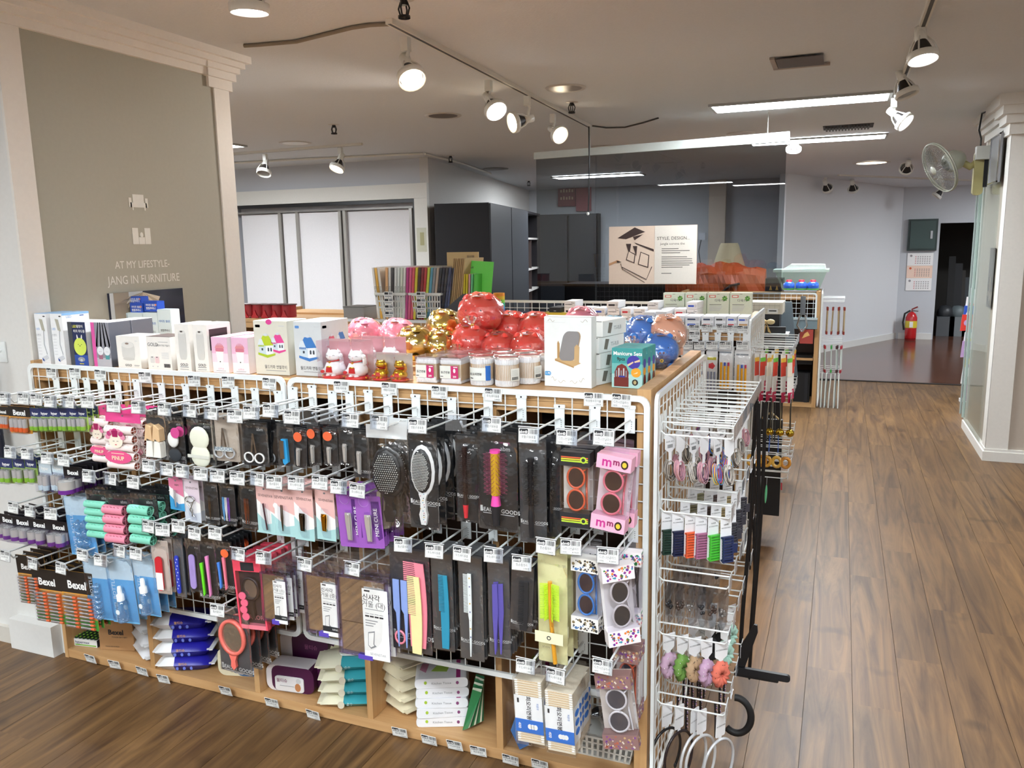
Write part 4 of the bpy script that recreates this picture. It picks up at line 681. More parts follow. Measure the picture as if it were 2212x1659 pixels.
def hang(name,lab,cat,x0,yt,x1,yb,fn,n=1,st=.018,blab=None,rz=None,ry=0,dy=0,y=None,rx=0,drop=.012):
    y=FY+dy if y is None else y; xm=(x0+x1)/2; ym=(yt+yb)/2
    a=U(x0,ym,'y',y);b=U(x1,ym,'y',y);t=U(xm,yt,'y',y);q=U(xm,yb,'y',y); w=b.x-a.x;h=t.z-q.z
    parts=bake(fn(w,h)); rz=R.uniform(-.08,.08) if rz is None else rz
    thing(name,lab,cat,parts,(t.x,y,t.z),rz,rx,ry)
    for k in range(1,n): thing(name,lab+', '+NUM[k]+' from front',cat,parts,(t.x+R.uniform(-.002,.002),y+st*k,t.z+.001),rz+R.uniform(-.07,.07),rx,ry*.4,group='copies behind: '+lab[:48])
def pins(b,cx,cz,rx,rz,y,m,n=6,r=.00115,L=.006):
    for i in range(-n,n+1):
        for j in range(-int(n*rz/rx),int(n*rz/rx)+1):
            x=i/n*rx*.93+(.5*rx/n if j%2 else 0);z=j/(n*rz/rx)*rz*.93
            if (x/rx)**2+(z/rz)**2<.88: b.add([(cx+x-r,y-L,cz+z-r),(cx+x+r,y-L,cz+z-r),(cx+x+r,y-L,cz+z+r),(cx+x-r,y-L,cz+z+r),(cx+x,y,cz+z)],[(0,1,2,3),(0,4,1),(1,4,2),(2,4,3),(3,4,0)],m)
def paddle(rim,pad,hand,dots=False,top=.2,pinc='e9eae6'):
    def f(w,h):
        r=w*.42; rz=h*.26; cz=-h*top-rz; b=MB(); hm=M(hand,.3,coat=.4); pm=M(pad,.4)
        b.ell((0,.0,cz),r,.009,rz,M(rim,.3,coat=.4),20,8); hl=MB(); hb=-h*.95
        hl.prism([(-r*.34,cz-rz*.9),(r*.34,cz-rz*.9),(r*.2,cz-rz*1.15),(r*.24,(cz-rz+hb)/2),(r*.34,hb+.03),(r*.2,hb),(-r*.2,hb),(-r*.34,hb+.03),(-r*.24,(cz-rz+hb)/2),(-r*.2,cz-rz*1.15)],-.006,.006,hm)
        if dots:
            for k in range(14): hl.disc(R.uniform(-.2,.2)*r,hb+.01+(cz-rz-hb)*.075*k,.0016,.0018,-.0061,M(['c77a8c','7aa8c7','d9b34a','333'+'333'][k%4],.5),6)
        cu=MB().ell((0,-.007,cz),r*.82,.008,rz*.86,pm,18,8); pn=MB(); pins(pn,0,cz,r*.76,rz*.8,-.0125,H(pinc,.4))
        return [('brush',b,None,[('cushion',cu)]),('pins',pn,'stuff'),('handle',hl)]
    return f
def rbrush(core,tip,brs,hcol,top=.2,ln=.45):
    def f(w,h):
        r=w*.11; z0=-h*top;z1=-h*(top+ln); b=MB().cyl((0,-.012,z0),(0,-.012,z1),r,M(core,.35,.3),n=12); q=MB(); m=M(brs,.5)
        for k in range(int((z0-z1)/.006)):
            for j in range(9): a=PI*2*j/9+k*.35; z=z0-.004-k*.006; q.cyl((math.cos(a)*r,-.012+math.sin(a)*r*.9,z),(math.cos(a)*r*2.6,-.012+math.sin(a)*r*2.0,z),.0007,m,n=3,cap=False)
        t=MB().cyl((0,-.012,z0+.008),(0,-.012,z0),r*1.1,M(tip,.35),n=12); hd=MB().cyl((0,-.012,z1),(0,-.012,z1-.03),r*.8,M(tip,.35),r*1.1,n=12).cyl((0,-.012,z1-.03),(0,-.012,-h*.93),r*1.1,M(hcol,.4),r*.7,n=12)
        return [('barrel',b),('bristles',q,'stuff'),('end_cap',t),('handle',hd)]
    return f
def comb(b,x,z0,z1,w,m,teeth=1,frac=.55,n=22,y=-.006,bend=0):
    """comb from z0 (top) down to z1: spine on one side, teeth to the other over the upper part"""
    zt=z0-(z0-z1)*frac; P=[]; k=8
    R_=[(x+w/2+bend*math.sin(PI*i/k),z0+(z1-z0)*i/k) for i in range(k+1)]
    b.prism([(x+w*.05,z0)]+R_+[(x-w*.25,z1),(x-w*.3,zt),(x+w*.05+bend*.8,zt),(x+w*.05+bend*.8,z0-(z0-zt)*.5)],y-.003,y,m)
    for i in range(n): z=z0-(z0-zt)*(i+.3)/n; b.box(x-w/2,x+w*.2+bend*.7,y-.0022,y-.0008,z-(z0-zt)/n*.28,z+(z0-zt)/n*.28,m)
def clipper(b,z0,z1,m,r=.006,y=-.008,ang=0):
    b.prism([(-r,z0),(r,z0),(r*1.1,z0-(z0-z1)*.3),(r*.7,z1),(-r*.7,z1),(-r*1.1,z0-(z0-z1)*.3)],y-.002,y,m); b.prism([(-r*.8,z0-.004),(r*.8,z0-.004),(r*.5,z1+.004),(-r*.5,z1+.004)],y-.006,y-.004,m); b.cyl((0,y-.008,z0-.008),(0,y,z0-.008),r*.5,m,n=8)
def one(nm,fn,sub=None): return lambda w,h:[(nm,(lambda b:(fn(b,w,h),b)[1])(MB()))]
# --- batteries
def batt(cols,rows,tc,bc,hdr,txt='Bexel',horiz=False,mid=None):
    def f(w,h):
        c=MB().prism(rrect(-w/2,-h,w/2,0,.004),0,.0015,M(bc,.45)); c.box(-w/2,w/2,-.0012,-.0002,-h*.38,0,M(hdr,.4)); P=[]
        if mid: c.box(-w/2,w/2,-.0012,-.0002,-h,-h*.82,M(mid,.4))
        c.text(txt,0,-h*.24,w*.26,-.002,WH,bold=.03)
        P.append(('backing_card',c))
        if horiz:
            for j in range(rows):
                z=-h*(.42+.58*(j+.5)/rows)
                for i in range(cols): b=MB(); x0=-w*.44+w*.46*i; b.cyl((x0,-.006,z),(x0+w*.3,-.006,z),.0045,M('a9a29c',.25,.6),n=8); b.cyl((x0+w*.3,-.006,z),(x0+w*.4,-.006,z),.0046,M(tc,.3),n=8); P.append(('battery',b))
        else:
            for i in range(cols): b=MB(); x=-w*.4+w*.8*(i+.5)/cols; r=w*.36/cols; z0,z1=-h*.45,-h*.92; b.cyl((x,-r,z0),(x,-r,z0-(z0-z1)*.66),r,M('cfcfcd',.25,.35),n=10); b.cyl((x,-r,z0-(z0-z1)*.66),(x,-r,z1),r*1.01,M(tc,.3),n=10); b.cyl((x,-r,z0),(x,-r,z0+.003),r*.35,M('cfcfcd',.25,.35),n=6); P.append(('battery',b))
        b=MB(); b.box(-w*.46,w*.46,-w*.75/max(cols,2) if not horiz else -.012,-.0002,-h*.98,-h*.4,FIRM); P.append(('blister',b)); return P
    return f
OR=('e0642c','eda52c','26211f'); 
for i,(a,b,c,d) in enumerate(((19,878,62,935),(-8,878,18,926))): hang('battery_pack','orange and black battery pack, top row, '+('second from the left' if i==0 else 'cut by the left edge'),'battery pack',a,b,c,d,batt(4,1,*OR),3,.02)
for i,x in enumerate((64,84,105,125,146,165)): hang('battery_pack','green and navy battery pack in the top row, %s of six'%NUM[i],'battery pack',x,881,x+22,931,batt(2,1,'8cc43c','a9cf52','2b3462','hyper'),3,.022)
for i,x in enumerate((0,27,53)): hang('battery_pack','green and navy battery pack, second battery row, %s from left'%NUM[i],'battery pack',x,990,x+24,1042,batt(2,1,'8cc43c','a9cf52','2b3462','hyper'),4,.022)
for i,x in enumerate((82,110)): hang('battery_pack','pale backed battery card hanging reversed beside the purple pack, '+('left' if i==0 else 'right'),'battery pack',x,996,x+27,1060,batt(2,1,'c3d6de','c3d2dc','c9d8e0','hyper',mid='34407c'),3,.02)
hang('battery_pack','black and purple battery pack hanging by the mint hair rollers','battery pack',138,1008,175,1062,batt(1,1,'6a2a8c','2b1a38','17151a'),6,.02)
for i,x in enumerate((-4,28,64,106)): hang('battery_pack','black and purple pack of fat batteries, %s from the left'%NUM[i],'battery pack',x,1112+5*i,x+40,1160+6*i,batt(2,1,'6a2a8c','2b1a38','17151a'),6,.024)
for i,(a,b,c,d) in enumerate(((34,1200,78,1300),(68,1230,128,1340),(129,1235,196,1354))): hang('battery_card','large battery card with stacked orange tipped cells, '+['leftmost','middle','rightmost one'][i],'battery card',a,b,c,d,batt(2,9,'ee6c34','dba03a','241f1c','Bexel',True,'3f9a3c'),4,.03,rz=.02,ry=-.03)
# --- hair roller bags, sponges and puffs
def rollers(col,n,inner=None,lab=None,hole=False):
    def f(w,h):
        P=[]; m=M(col,.5); r=h*.78/n/2
        for i in range(n):
            z=-h*.2-r*(2*i+1); b=MB(); b.cyl((-w*.4,-r,z),(w*.38,-r,z),r*.93,m,n=14,cap=False); b.cyl((-w*.4,-r,z),(w*.38,-r,z),r*.6,M(inner or col,.6),n=10,cap=False)
            for k in range(5):
                for a in (0,1,2): q=PI*(.75+.25*a); b.cyl((-w*.32+w*.14*k,-r+r*.93*math.cos(q),z+r*.93*math.sin(q-PI/2)*1),(-w*.32+w*.14*k+.001,-r+r*1.06*math.cos(q),z+r*1.0*math.sin(q-PI/2)),r*.1,m,n=4)
            b.tube([(w*.38,-r+r*.93*math.cos(a),z+r*.93*math.sin(a)) for a in [2*PI*j/14 for j in range(14)]],r*.08,m,4,True); b.cyl((w*.38,-r*1.8,z),(w*.38,-r*.2,z),r*.06,m,n=4); b.cyl((w*.38,-r,z-r*.9),(w*.38,-r,z+r*.9),r*.06,m,n=4)
            P.append(('hair_roller',b))
        return P
    return f
def lady(w,h):
    P=rollers('f3e6e2',5,'e2876e')(w,h); b=MB(); y=-h*.165; s=w
    b.disc(-.05*s,-h*.45,.2*s,.17*s,y,H('f6ead8'),18,.001)
    for k in range(7): a=PI*(.1+.8*k/6); b.disc(-.05*s+.22*s*math.cos(a),-h*.43+.2*s*math.sin(a),.07*s,.06*s,y-.001,H('c23a78' if k%2 else 'e890b0'),10,.001)
    b.prism([(-.12*s,-h*.38),(.02*s,-h*.38),(.04*s,-h*.27),(-.14*s,-h*.27)],y-.003,y-.002,H('a01c58')); b.rect(-.13*s,-h*.46,-.08*s,-h*.453,y-.001,INK); b.rect(-.02*s,-h*.46,.03*s,-h*.453,y-.001,INK); b.disc(-.05*s,-h*.52,.03*s,.01*s,y-.001,H('cc3a4a'),8)
    b.disc(-.02*s,-h*.74,.38*s,.15*s,y-.0005,H('e8588e'),20,.001); b.text('PINUP',-.02*s,-h*.76,.13*s,y-.003,H('fbe9c8'),bold=.02); b.rect(-.2*s,-h*.68,.16*s,-h*.67,y-.002,H('fbe9c8'))
    P.append(('printed_picture',b)); return P
pin=lambda w,h: bagged(w,h,lady,None,.03,hdr=('ea4f96',.16),names=('header_card','bag'))
hang('hair_roller_bag','bag of pale hair rollers with pink header, front one of three','hair rollers',229,893,300,1012,pin,1); hang('hair_roller_bag','bag of pale hair rollers with pink header, left and behind','hair rollers',198,877,250,998,pin,2,.04,dy=.05)
hang('hair_roller_bag','bag of pale hair rollers with pink header, right rear','hair rollers',266,880,322,1000,pin,2,.03,dy=.06)
def sponge(w,h):
    P=[]
    for k,(c,z0,z1) in enumerate((('dcb98e',-.32,-.6),('f2efe6',-.6,-.93))):
        for j in range(2): x0=-w*.4+w*.4*j; P.append(('sponge',MB().prism([(x0,h*z1),(x0+w*.38,h*z1),(x0+w*.38,h*z0-.006*j),(x0+w*.12,h*z0+.008)],-.02,-.002,M(c,.9))))
    return P
hang('sponge_bag','bag of beige and white make-up sponge wedges','sponges',312,886,354,991,lambda w,h: bagged(w,h,sponge,'3a3a3c',.02),4)
def puff1(w,h): return [('puff',MB().ell((-.05*w,-.006,-h*.48),w*.3,.008,h*.17,M('e9ebe9',.9),18,8)),('tear_puff',MB().ell((0,-.006,-h*.8),w*.34,.007,h*.14,M('2d3238',.8),18,8)),('sticker',MB().disc(.22*w,-h*.32,w*.24,h*.11,-.016,H('d24c92'),18,.001))]
def puff2(w,h): return [('puff',MB().ell((0,-.008,-h*z),w*.36,.009,w*.34,M('e6e8d6',.9),22,8)) for z in (.42,.8)]+[('ribbon',MB().box(-w*.4,w*.4,-.0185,-.0175,-h*.84,-h*.77,H('d7d9cf')))]
hang('puff_pack','black pack with white puff and round pink sticker','cosmetic puff',355,899,394,1001,lambda w,h: bagged(w,h,puff1,txt='ABM GOODS'),4); hang('puff_pack','black pack with two round cream powder puffs','cosmetic puff',401,904,461,1002,lambda w,h: bagged(w,h,puff2),4)
def sciss(hc,blade='c9ccd0'):
    def f(w,h):
        b=MB(); m=M(blade,.2,1); hm=M(hc,.3)
        for s_ in (-1,1): b.prism([(s_*.02*w-.003,-h*.25),(s_*.02*w+.003,-h*.25),(s_*.1*w+.003,-h*.68),(s_*.1*w-.003,-h*.68)],-.008-.002*s_,-.006-.002*s_,m)
        L=MB(); 
        for s_ in (-1,1): L.ring(s_*.2*w,-h*.8,w*.19,h*.12,-.004,.004,hm,20,.005,rot=s_*.2)
        return [('blades',b),('finger_loops',L)]
    return f
hang('scissors_pack','beige pouch with small silver scissors in the top row','scissors',454,899,509,996,lambda w,h: bagged(w,h,lambda w,h:sciss('b9bcc0')(w,h)+[('pouch_band',(lambda b:(b.rect(-.3*w,-h*.75,.35*w,-h*.66,-.012,H('c9cfd0')),b.text('INPOUCH',0,-h*.7,w*.15,-.0135,H('4a6a80')),b)[-1])(MB()))],'b9ada0'),3)
hang('scissors_pack','black pack of scissors with white finger loops','scissors',519,911,575,1006,lambda w,h: bagged(w,h,sciss('f0f1f0')),3); hang('scissors_pack','narrow black pack with silver scissors next to the blue clipper','scissors',556,916,596,1004,lambda w,h: bagged(w,h,sciss('8d9297')),3,dy=.03)
def longclip(c): return lambda w,h:[('clipper',(lambda b:(b.prism([(-.1*w,-h*.35),(.2*w,-h*.35),(.25*w,-h*.88),(.05*w,-h*.95),(-.05*w,-h*.9)],-.014,-.004,M(c,.3,coat=.3)),b.box(-.14*w,.1*w,-.018,-.014,-h*.8,-h*.38,M('c3c6c9',.2,1)),b)[-1])(MB()))]
hang('nail_clipper_pack','pack with bright blue nail clipper in the top row','nail clipper',596,914,632,1006,lambda w,h: bagged(w,h,longclip('2f9ad4')),3)
stk=lambda w,h:[('nail_clipper',(lambda b:(clipper(b,-h*.48,-h*.92,M('d9d8d6',.25,.6),w*.13),b)[1])(MB())),('sticker',MB().disc(.0*w,-h*.2,w*.32,h*.12,-.012,H('e0653c'),16,.001))]
for i,(a,b,c,d) in enumerate(((634,925,663,1011),(662,918,690,1004),(696,924,726,1006))): hang('nail_clipper_pack','black clipper pack with round orange sticker, '+['left, hanging lowest','middle','right'][i]+' of three','nail clipper',a,b,c,d,lambda w,h: bagged(w,h,stk),4,ry=.08*(i==0))
nc=lambda w,h:[('nail_clipper',(lambda b:(clipper(b,-h*.42,-h*.9,M('d9d8d6',.25,.6),w*.12),b)[1])(MB()))]
hang('nail_clipper_pack','black pack with plain silver nail clipper, top row','nail clipper',729,922,762,1005,lambda w,h: bagged(w,h,nc),4); hang('nail_clipper_pack','black pack with small key shaped clipper, hanging low','nail clipper',758,930,795,1032,lambda w,h: bagged(w,h,nc,txt='BEAUTY GOODS'),4)
# --- brushes
hang('hair_brush','black paddle brush with white pins, nearest the top centre','hair brush',792,918,876,1100,lambda w,h: bagged(w,h*1.2,paddle('1c1c1f','1a1a1d','1c1c1f'),None,.045,hdr=('dfe3e4',.13),seed=2),3,.045)
hang('hair_brush','wooden handled brush pair low under the black paddle brush','hair brush',806,1040,862,1147,lambda w,h: bagged(w,h,lambda w,h:[('handle',MB().prism([(-.3*w,-h*.2),(-.15*w,-h*.2),(-.2*w,-h*.85),(-.42*w,-h*.9)],-.012,-.004,M('b9ae97',.4))),('handle',MB().prism([(.0*w,-h*.15),(.25*w,-h*.1),(.15*w,-h*.9),(-.15*w,-h*.95)],-.012,-.004,M('6f655b',.4)))],None,.03,seed=4),2,dy=.02)
hang('hair_brush','white rimmed paddle brush with spotted handle','hair brush',878,930,942,1142,lambda w,h: bagged(w,h,paddle('e9ebec','1b1d22','eceeee',True,.14),DKB,.04,'BEAUTY GOODS',seed=3,tz=.27),4,.05)
hang('hair_brush','dark brown bristle brush with red ribbed handle','hair brush',982,938,1030,1128,lambda w,h: bagged(w,h,lambda w,h: rbrush('2c1d1b','2c1d1b','3b2724','c8323a',.16,.5)(w,h),DKB,.04,'BEAUTY GOODS',tz=.3),4,.05)
hang('hair_brush','round brush with gold barrel and pink handle','hair brush',1029,932,1116,1146,lambda w,h: bagged(w,h,rbrush('d3a62f','ee4fa8','a0486a','242428',.2,.42),DKB,.04,'BEAUTY GOODS',seed=6,tz=.2),3,.05,dy=-.01)
hang('hair_brush','all black round brush in a crumpled bag','hair brush',1120,948,1178,1173,lambda w,h: bagged(w,h,rbrush('1d1d20','1d1d20','111114','1d1d20',.2,.42),'3d3e41',.04,'BEAUTY GOODS',seed=8,tz=.2),2,.05,dy=-.01)
hang('hair_brush','black round brush just left of the black sunglasses box','hair brush',1172,950,1211,1160,lambda w,h: bagged(w,h,rbrush('1d1d20','1d1d20','111114','1d1d20',.2,.42),'2a2c30',.04,'BEAUTY GOODS',seed=9,tz=.3),3,.05,dy=.03)
# --- sunglasses boxes
def sung(frame,card,cap,capdeco,lens='2b1c22',pat=0):
    def f(w,h):
        d=.036; c=MB().box(-w/2,w/2,d-.003,d,-h*.97,-h*.02,M(card,.6)); ca=MB(); cm=M(cap,.45)
        EN=[]
        for z0,z1 in ((-h*.2,-h*.02),(-h,-h*.81)):
            ca=MB().box(-w/2-.001,w/2+.001,-.001,d+.001,z0,z1,cm); EN.append(('box_end',ca)); zm=(z0+z1)/2
            if pat==1: ca.rect(-w*.45,zm+.004,w*.45,zm+.007,-.001,H('e0643c')); ca.rect(-w*.45,zm-.001,w*.45,zm+.002,-.001,H('e6d43c')); ca.rect(-w*.45,zm-.007,w*.45,zm-.003,-.001,H('b6d43c')); ca.disc(w*.3,zm,.009,.009,-.0017,H('b6d43c'),14); ca.disc(w*.3,zm,.005,.005,-.0024,INK,10)
            elif pat==2: ca.text('m',-.2*w,zm,.036,-.0016,H('c2338a'),bold=.02); ca.text('m',.08*w,zm+.003,.024,-.0016,H('8d2a5c'),bold=.03); ca.disc(w*.32,zm,.01,.012,-.0012,H('3a2a20'),12); ca.disc(w*.32,zm,.006,.007,-.002,H('e0c23c'),10)
            else:
                r=random.Random(int(w*9999)+pat)
                for k in range(46): x,z=r.uniform(-.46,.46)*w,r.uniform(z0+.004,z1-.004); q=r.uniform(.002,.0045); [ca.disc(x,z,q,q,-.001,H(r.choice(capdeco)),r.choice((3,4,8)),.0004,r.random()*3)]
                for k in range(20): x,z=r.uniform(.003,d-.003),r.uniform(z0+.003,z1-.003); q=r.uniform(.002,.004); T=ca.T; ca.T=T@Matrix.Translation((w/2+.0011,0,0))@Matrix.Rotation(PI/2,4,'Z'); ca.disc(x,z,q,q,0,H(r.choice(capdeco)),6,.0004); ca.T=T
        g=MB(); fm=M(frame,.3,coat=.4); lm=M(lens,.08,coat=.5)
        rx,rz=w*.29,h*.135
        for s_,z in ((1,-h*.355),(-1,-h*.65)):
            n=20; P=[(rx*math.cos(a)*(1.05 if math.cos(a)>0 else .92),z+rz*math.sin(a)) for a in [2*PI*i/n for i in range(n)]]
            g.tube([(x,.008,zz) for x,zz in P],.0032,fm,6,True)
        g.tube([(rx*.4,.008,-h*.355-rz*.9),(rx*.2,.008,-h*.5),(rx*.4,.008,-h*.65+rz*.9)],.003,fm,6); g.tube([(rx*.9,.008,-h*.26),(rx*1.25,.014,-h*.24),(rx*1.0,.03,-h*.5)],.003,fm,6); g.tube([(rx*.9,.008,-h*.75),(rx*1.25,.014,-h*.77),(rx*1.0,.03,-h*.5)],.003,fm,6)
        ls=[('lens',MB().prism([(rx*math.cos(a)*.98,z+rz*math.sin(a)*.98) for a in [2*PI*i/20 for i in range(20)]],.0075,.009,lm)) for z in (-h*.355,-h*.65)]
        wd=MB().box(-w/2,w/2,0,.0005,-h*.81,-h*.2,FIRM).box(w/2-.0005,w/2,.0006,d,-h*.81,-h*.2,FIRM); hg=MB().prism(rrect(-w*.3,-.01,w*.3,h*.1,.004),d,d+.001,FIRM)
        return [('box_card',c)]+EN+[('sunglasses',g,None,ls),('clear_window',wd),('hang_tab',hg)]
    return f
hang('sunglasses_box','black and yellow box with orange framed sunglasses','sunglasses',1209,974,1273,1139,sung('e8643c','dcd7c9','26262a',(),pat=1),3,.05); hang('sunglasses_box','pink box with pink framed round sunglasses, tilted','sunglasses',1291,982,1365,1150,sung('ee7c8c','e3cfd2','efb3cb',(),pat=2),2,.05,ry=.1,dy=-.02)
DEC=('2a2a2c','4a78b0','8a7a5c','2a2a2c'); DE2=('c2338a','e8863c','3c9ab4','6a3c9a','3a8a4a')
hang('sunglasses_box','patterned box with blue framed sunglasses','sunglasses',1233,1204,1292,1364,sung('2f86d8','e3e5e6','eceae4',DEC,'241c2a'),2,.05)
hang('sunglasses_box','box with bright dots and leaning sunglasses below the rightmost third row label','sunglasses',1299,1220,1368,1396,sung('d7d2d0','dcd9d8','efe9ea',DE2,'3c4040'),1,rz=.55,ry=-.1,dy=-.02); hang('sunglasses_box','box with bright dots hanging straight behind the leaning one','sunglasses',1335,1190,1384,1352,sung('2a2a2c','dcd9d8','efe9ea',DE2,'3c4040'),1,dy=.06)
hang('sunglasses_box','box with white framed sunglasses hanging lowest, over the basket','sunglasses',1284,1456,1358,1617,sung('eceae6','d7cfc2','8d6c68',('c9a878','7a4a8c','b0604c','e0d4c4'),'3a3c44',4),1,ry=-.13,rz=.1,dy=-.02); hang('sunglasses_box','upright box behind the lowest white framed sunglasses','sunglasses',1325,1400,1378,1560,sung('d8623c','d7cfc2','8d6c68',('c9a878','7a4a8c','b0604c','e0d4c4'),'3a3c44',5),2,.04,dy=.06)
# --- second row: rollers, tweezers, manicure cards
for i,(a,b,c,d,col,n) in enumerate(((186,1058,237,1160,'84d6bd',5),(228,1066,278,1170,'e98fa6',4),(282,1066,335,1172,'84d6bd',4))): hang('hair_roller_bag',['bag of five small mint hair rollers','bag of four pink hair rollers','bag of four large mint hair rollers'][i],'hair rollers',a,b,c,d,lambda w,h: bagged(w,h,rollers(col,n),DKB,.035,'BEAUTY GOODS',tz=.06),3,.05)
def tweez(m,n=1,cols=None):
    def f(w,h):
        b=MB()
        for k in range(n):
            x=(k-(n-1)/2)*w*.16; mm=M(cols[k],.4) if cols else m
            for s_ in (-1,1): b.prism([(x+s_*.0015,-h*.34),(x+s_*.0035,-h*.34),(x+s_*.0045,-h*.6),(x+s_*.001,-h*.88),(x,-h*.88)],-.008,-.006,mm)
        return [('tweezers',b)]
    return f
def ccard(top,bot,fn,txt='SEVENSTAR'):
    def f(w,h):
        c=MB().prism(rrect(-w/2,-h,w/2,0,.005),0,.0012,M('f0efec',.4)); c.prism([(-w/2,-h*.0),(w/2,0),(w/2,-h*.55),(0,-h*.45),(-w/2,-h*.25)],-.0006,-.0001,M(top,.4)); c.prism([(-w/2,-h*.55),(w*.1,-h*.8),(w/2,-h*.75),(w/2,-h),(-w/2,-h)],-.0006,-.0001,M(bot,.4)); c.text(txt,.06*w,-h*.2,w*.15,-.001,H('6a5a58')); c.disc(-.3*w,-h*.38,w*.1,w*.1,-.0006,H('f2f0ee'),12); c.disc(0,-h*.06,.004,.003,-.0006,H('777a7d'),8)
        return [('backing_card',c)]+fn(w,h)+[('blister',MB().bag(w*.5,h*.6,.016,FIRM,5,6,.05,zt=-h*.36))]
    return f
PT=('e6b9b4','a9d3d4')
hang('tweezers_card','blue and pink card with silver tweezers, second row','tweezers',362,1034,395,1101,ccard('d77a9a','3c9ad0',tweez(M('d3d6da',.25,.6)),'ABM'),3); hang('eyelash_curler_card','pale pink card with a silver eyelash curler','eyelash curler',393,1036,428,1126,ccard('d9c9d4','cdd3dc',lambda w,h:[('curler',MB().ring(0,-h*.45,w*.3,h*.08,-.006,.003,CHROME,16).tube([(-.2*w,-.008,-h*.5),(.12*w,-.008,-h*.7),(.05*w,-.008,-h*.85)],.002,CHROME,5).tube([(.2*w,-.008,-h*.5),(-.05*w,-.008,-h*.7),(.2*w,-.008,-h*.86)],.002,CHROME,5))]),3)
hang('tweezers_pack','black pack with two thin silver tweezers','tweezers',437,1036,466,1132,lambda w,h: bagged(w,h,tweez(M('8f8a84',.25,1),1),txt='BEAUTY GOODS'),4); hang('tweezers_pack','black pack with slim tools tipped blue, white and violet','tweezers',471,1041,504,1134,lambda w,h: bagged(w,h,tweez(None,3,('5aa0d8','e6e6e6','7a4ab0')),txt='BEAUTY GOODS'),4); hang('hair_pin_pack','black pack with brown tortoise hair sticks','hair pins',514,1041,550,1142,lambda w,h: bagged(w,h,tweez(None,2,('7a3a1c','5a2c18')),txt='BEAUTY GOODS'),4)
cl=lambda c,r=.13: (lambda w,h:[('nail_clipper',(lambda b:(clipper(b,-h*.46,-h*.8,M(c,.2,1),w*r),b)[1])(MB()))])
for i,(a,b,c,d,fn) in enumerate(((548,1050,590,1151,lambda w,h:[('cuticle_tool',MB().tube([(0,-.008,-h*.35),(.06*w,-.008,-h*.6),(.14*w,-.008,-h*.9)],.0028,M('4a2c34',.3),6))]),(583,1054,633,1157,tweez(M('6f675c',.25,1),1)),(631,1056,674,1166,cl('6f675c')),(679,1059,721,1166,cl('d9a83a')))):
    hang('manicure_card','pink and aqua card with '+['dark cuticle tool, leftmost of four','bronze tweezers, second of four','dark nail clipper, third of four','golden nail clipper, rightmost of four'][i],'manicure card',a,b,c,d,ccard(*PT,fn),7,.018)
def purple(w,h):
    c=MB().prism(rrect(-w/2,-h,w/2,0,.005),0,.0012,M('9a5cb8',.4)); c.prism([(.12*w,-h*.1),(w*.42,-h*.1),(w*.46,-h*.8),(.3*w,-h*.85),(.1*w,-h*.6)],-.0006,-.0001,M('5a2c7c',.4)); c.text('MENI CURE',.27*w,-h*.5,w*.2,-.001,WH,rot=PI/2); c.ring(-.15*w,-h*.1,w*.2,w*.2,-.0006,.0008,H('c9a6da'),12,.0003)
    return [('backing_card',c),('nail_clipper',(lambda b:(clipper(b,-h*.34,-h*.85,M('d9d8d6',.2,.6),w*.12),b)[1])(MB())),('blister',MB().bag(w*.36,h*.62,.018,FIRM,5,6,.05,zt=-h*.3))]
hang('manicure_card','purple card with silver nail clipper, left of two','manicure card',724,1066,777,1180,purple,7,.02,ry=-.06); hang('manicure_card','purple card with silver nail clipper, right of two','manicure card',766,1072,819,1183,purple,7,.02,ry=-.06)
# --- third row
def travel(w,h): 
    b=MB().prism(rrect(-w/2,-h,w/2,-h*.0,.003),.002,.0035,M('dfe6ea',.4)).box(-w/2,w/2,.0005,.0018,-h,-h*.32,M('6cb2e2',.4)); b.text('TRAVEL BOTTLE',-.28*w,-h*.64,h*.095,-.0004,H('eef4f8'),rot=PI/2); return b
def tbag(kind):
    def f(w,h):
        P=[('backing_card',travel(w,h))]
        if kind=='spray': q=MB(); q.lathe([(0,0),(.018,0),(.019,.004),(.019,.07),(.012,.08)],film('bottle_clear',(.9,.95,.98),.12,.05,.3),14,(.1*w,-.02,-h*.93)); P+=[('bottle',q),('spray_cap',MB().lathe([(.013,.078),(.013,.1),(.008,.104),(.008,.118),(.006,.13),(0,.131)],WH,12,(.1*w,-.02,-h*.93)),None,[('sticker',MB().disc(.1*w,-h*.75,.009,.009,-.0405,H('dfe8ec'),14))])]
        else:
            for k in range(7 if kind=='strip' else 4):
                for j in range(1 if kind=='strip' else 2): z=-h*(.38+.6*k/(7 if kind=='strip' else 4)); dz=h*.6/(7 if kind=='strip' else 4)*.85; x0=-.05*w+.24*w*j; P.append(('bottle',MB().lathe([(0,0),(w*.1,0),(w*.11,.003),(w*.11,dz*.7),(w*.05,dz*.8),(w*.05,dz),(0,dz)],film('bottle_clear',(.9,.95,.98),.12,.05,.3),8,(x0+.06*w,-.012,z-dz))))
        P.append(('bag',MB().bag(w,h*.97,.03,film('blue_film',(.86,.94,1),.1,.08,.5),seed=int(w*1000)))); return P
    return f
for i,(a,b,c,d,k) in enumerate(((137,1073,190,1196,'grid'),(176,1208,231,1334,'strip'),(226,1208,279,1342,'spray'),(282,1206,331,1326,'spray'))): hang('travel_bottle_bag','travel bottle bag '+['hanging highest, under the battery hooks','with a strip of jars, leftmost low one','with clear spray bottle, in the middle','with clear spray bottle, beside the red nail file'][i],'travel bottles',a,b,c,d,tbag(k),3,.04,ry=-.06)
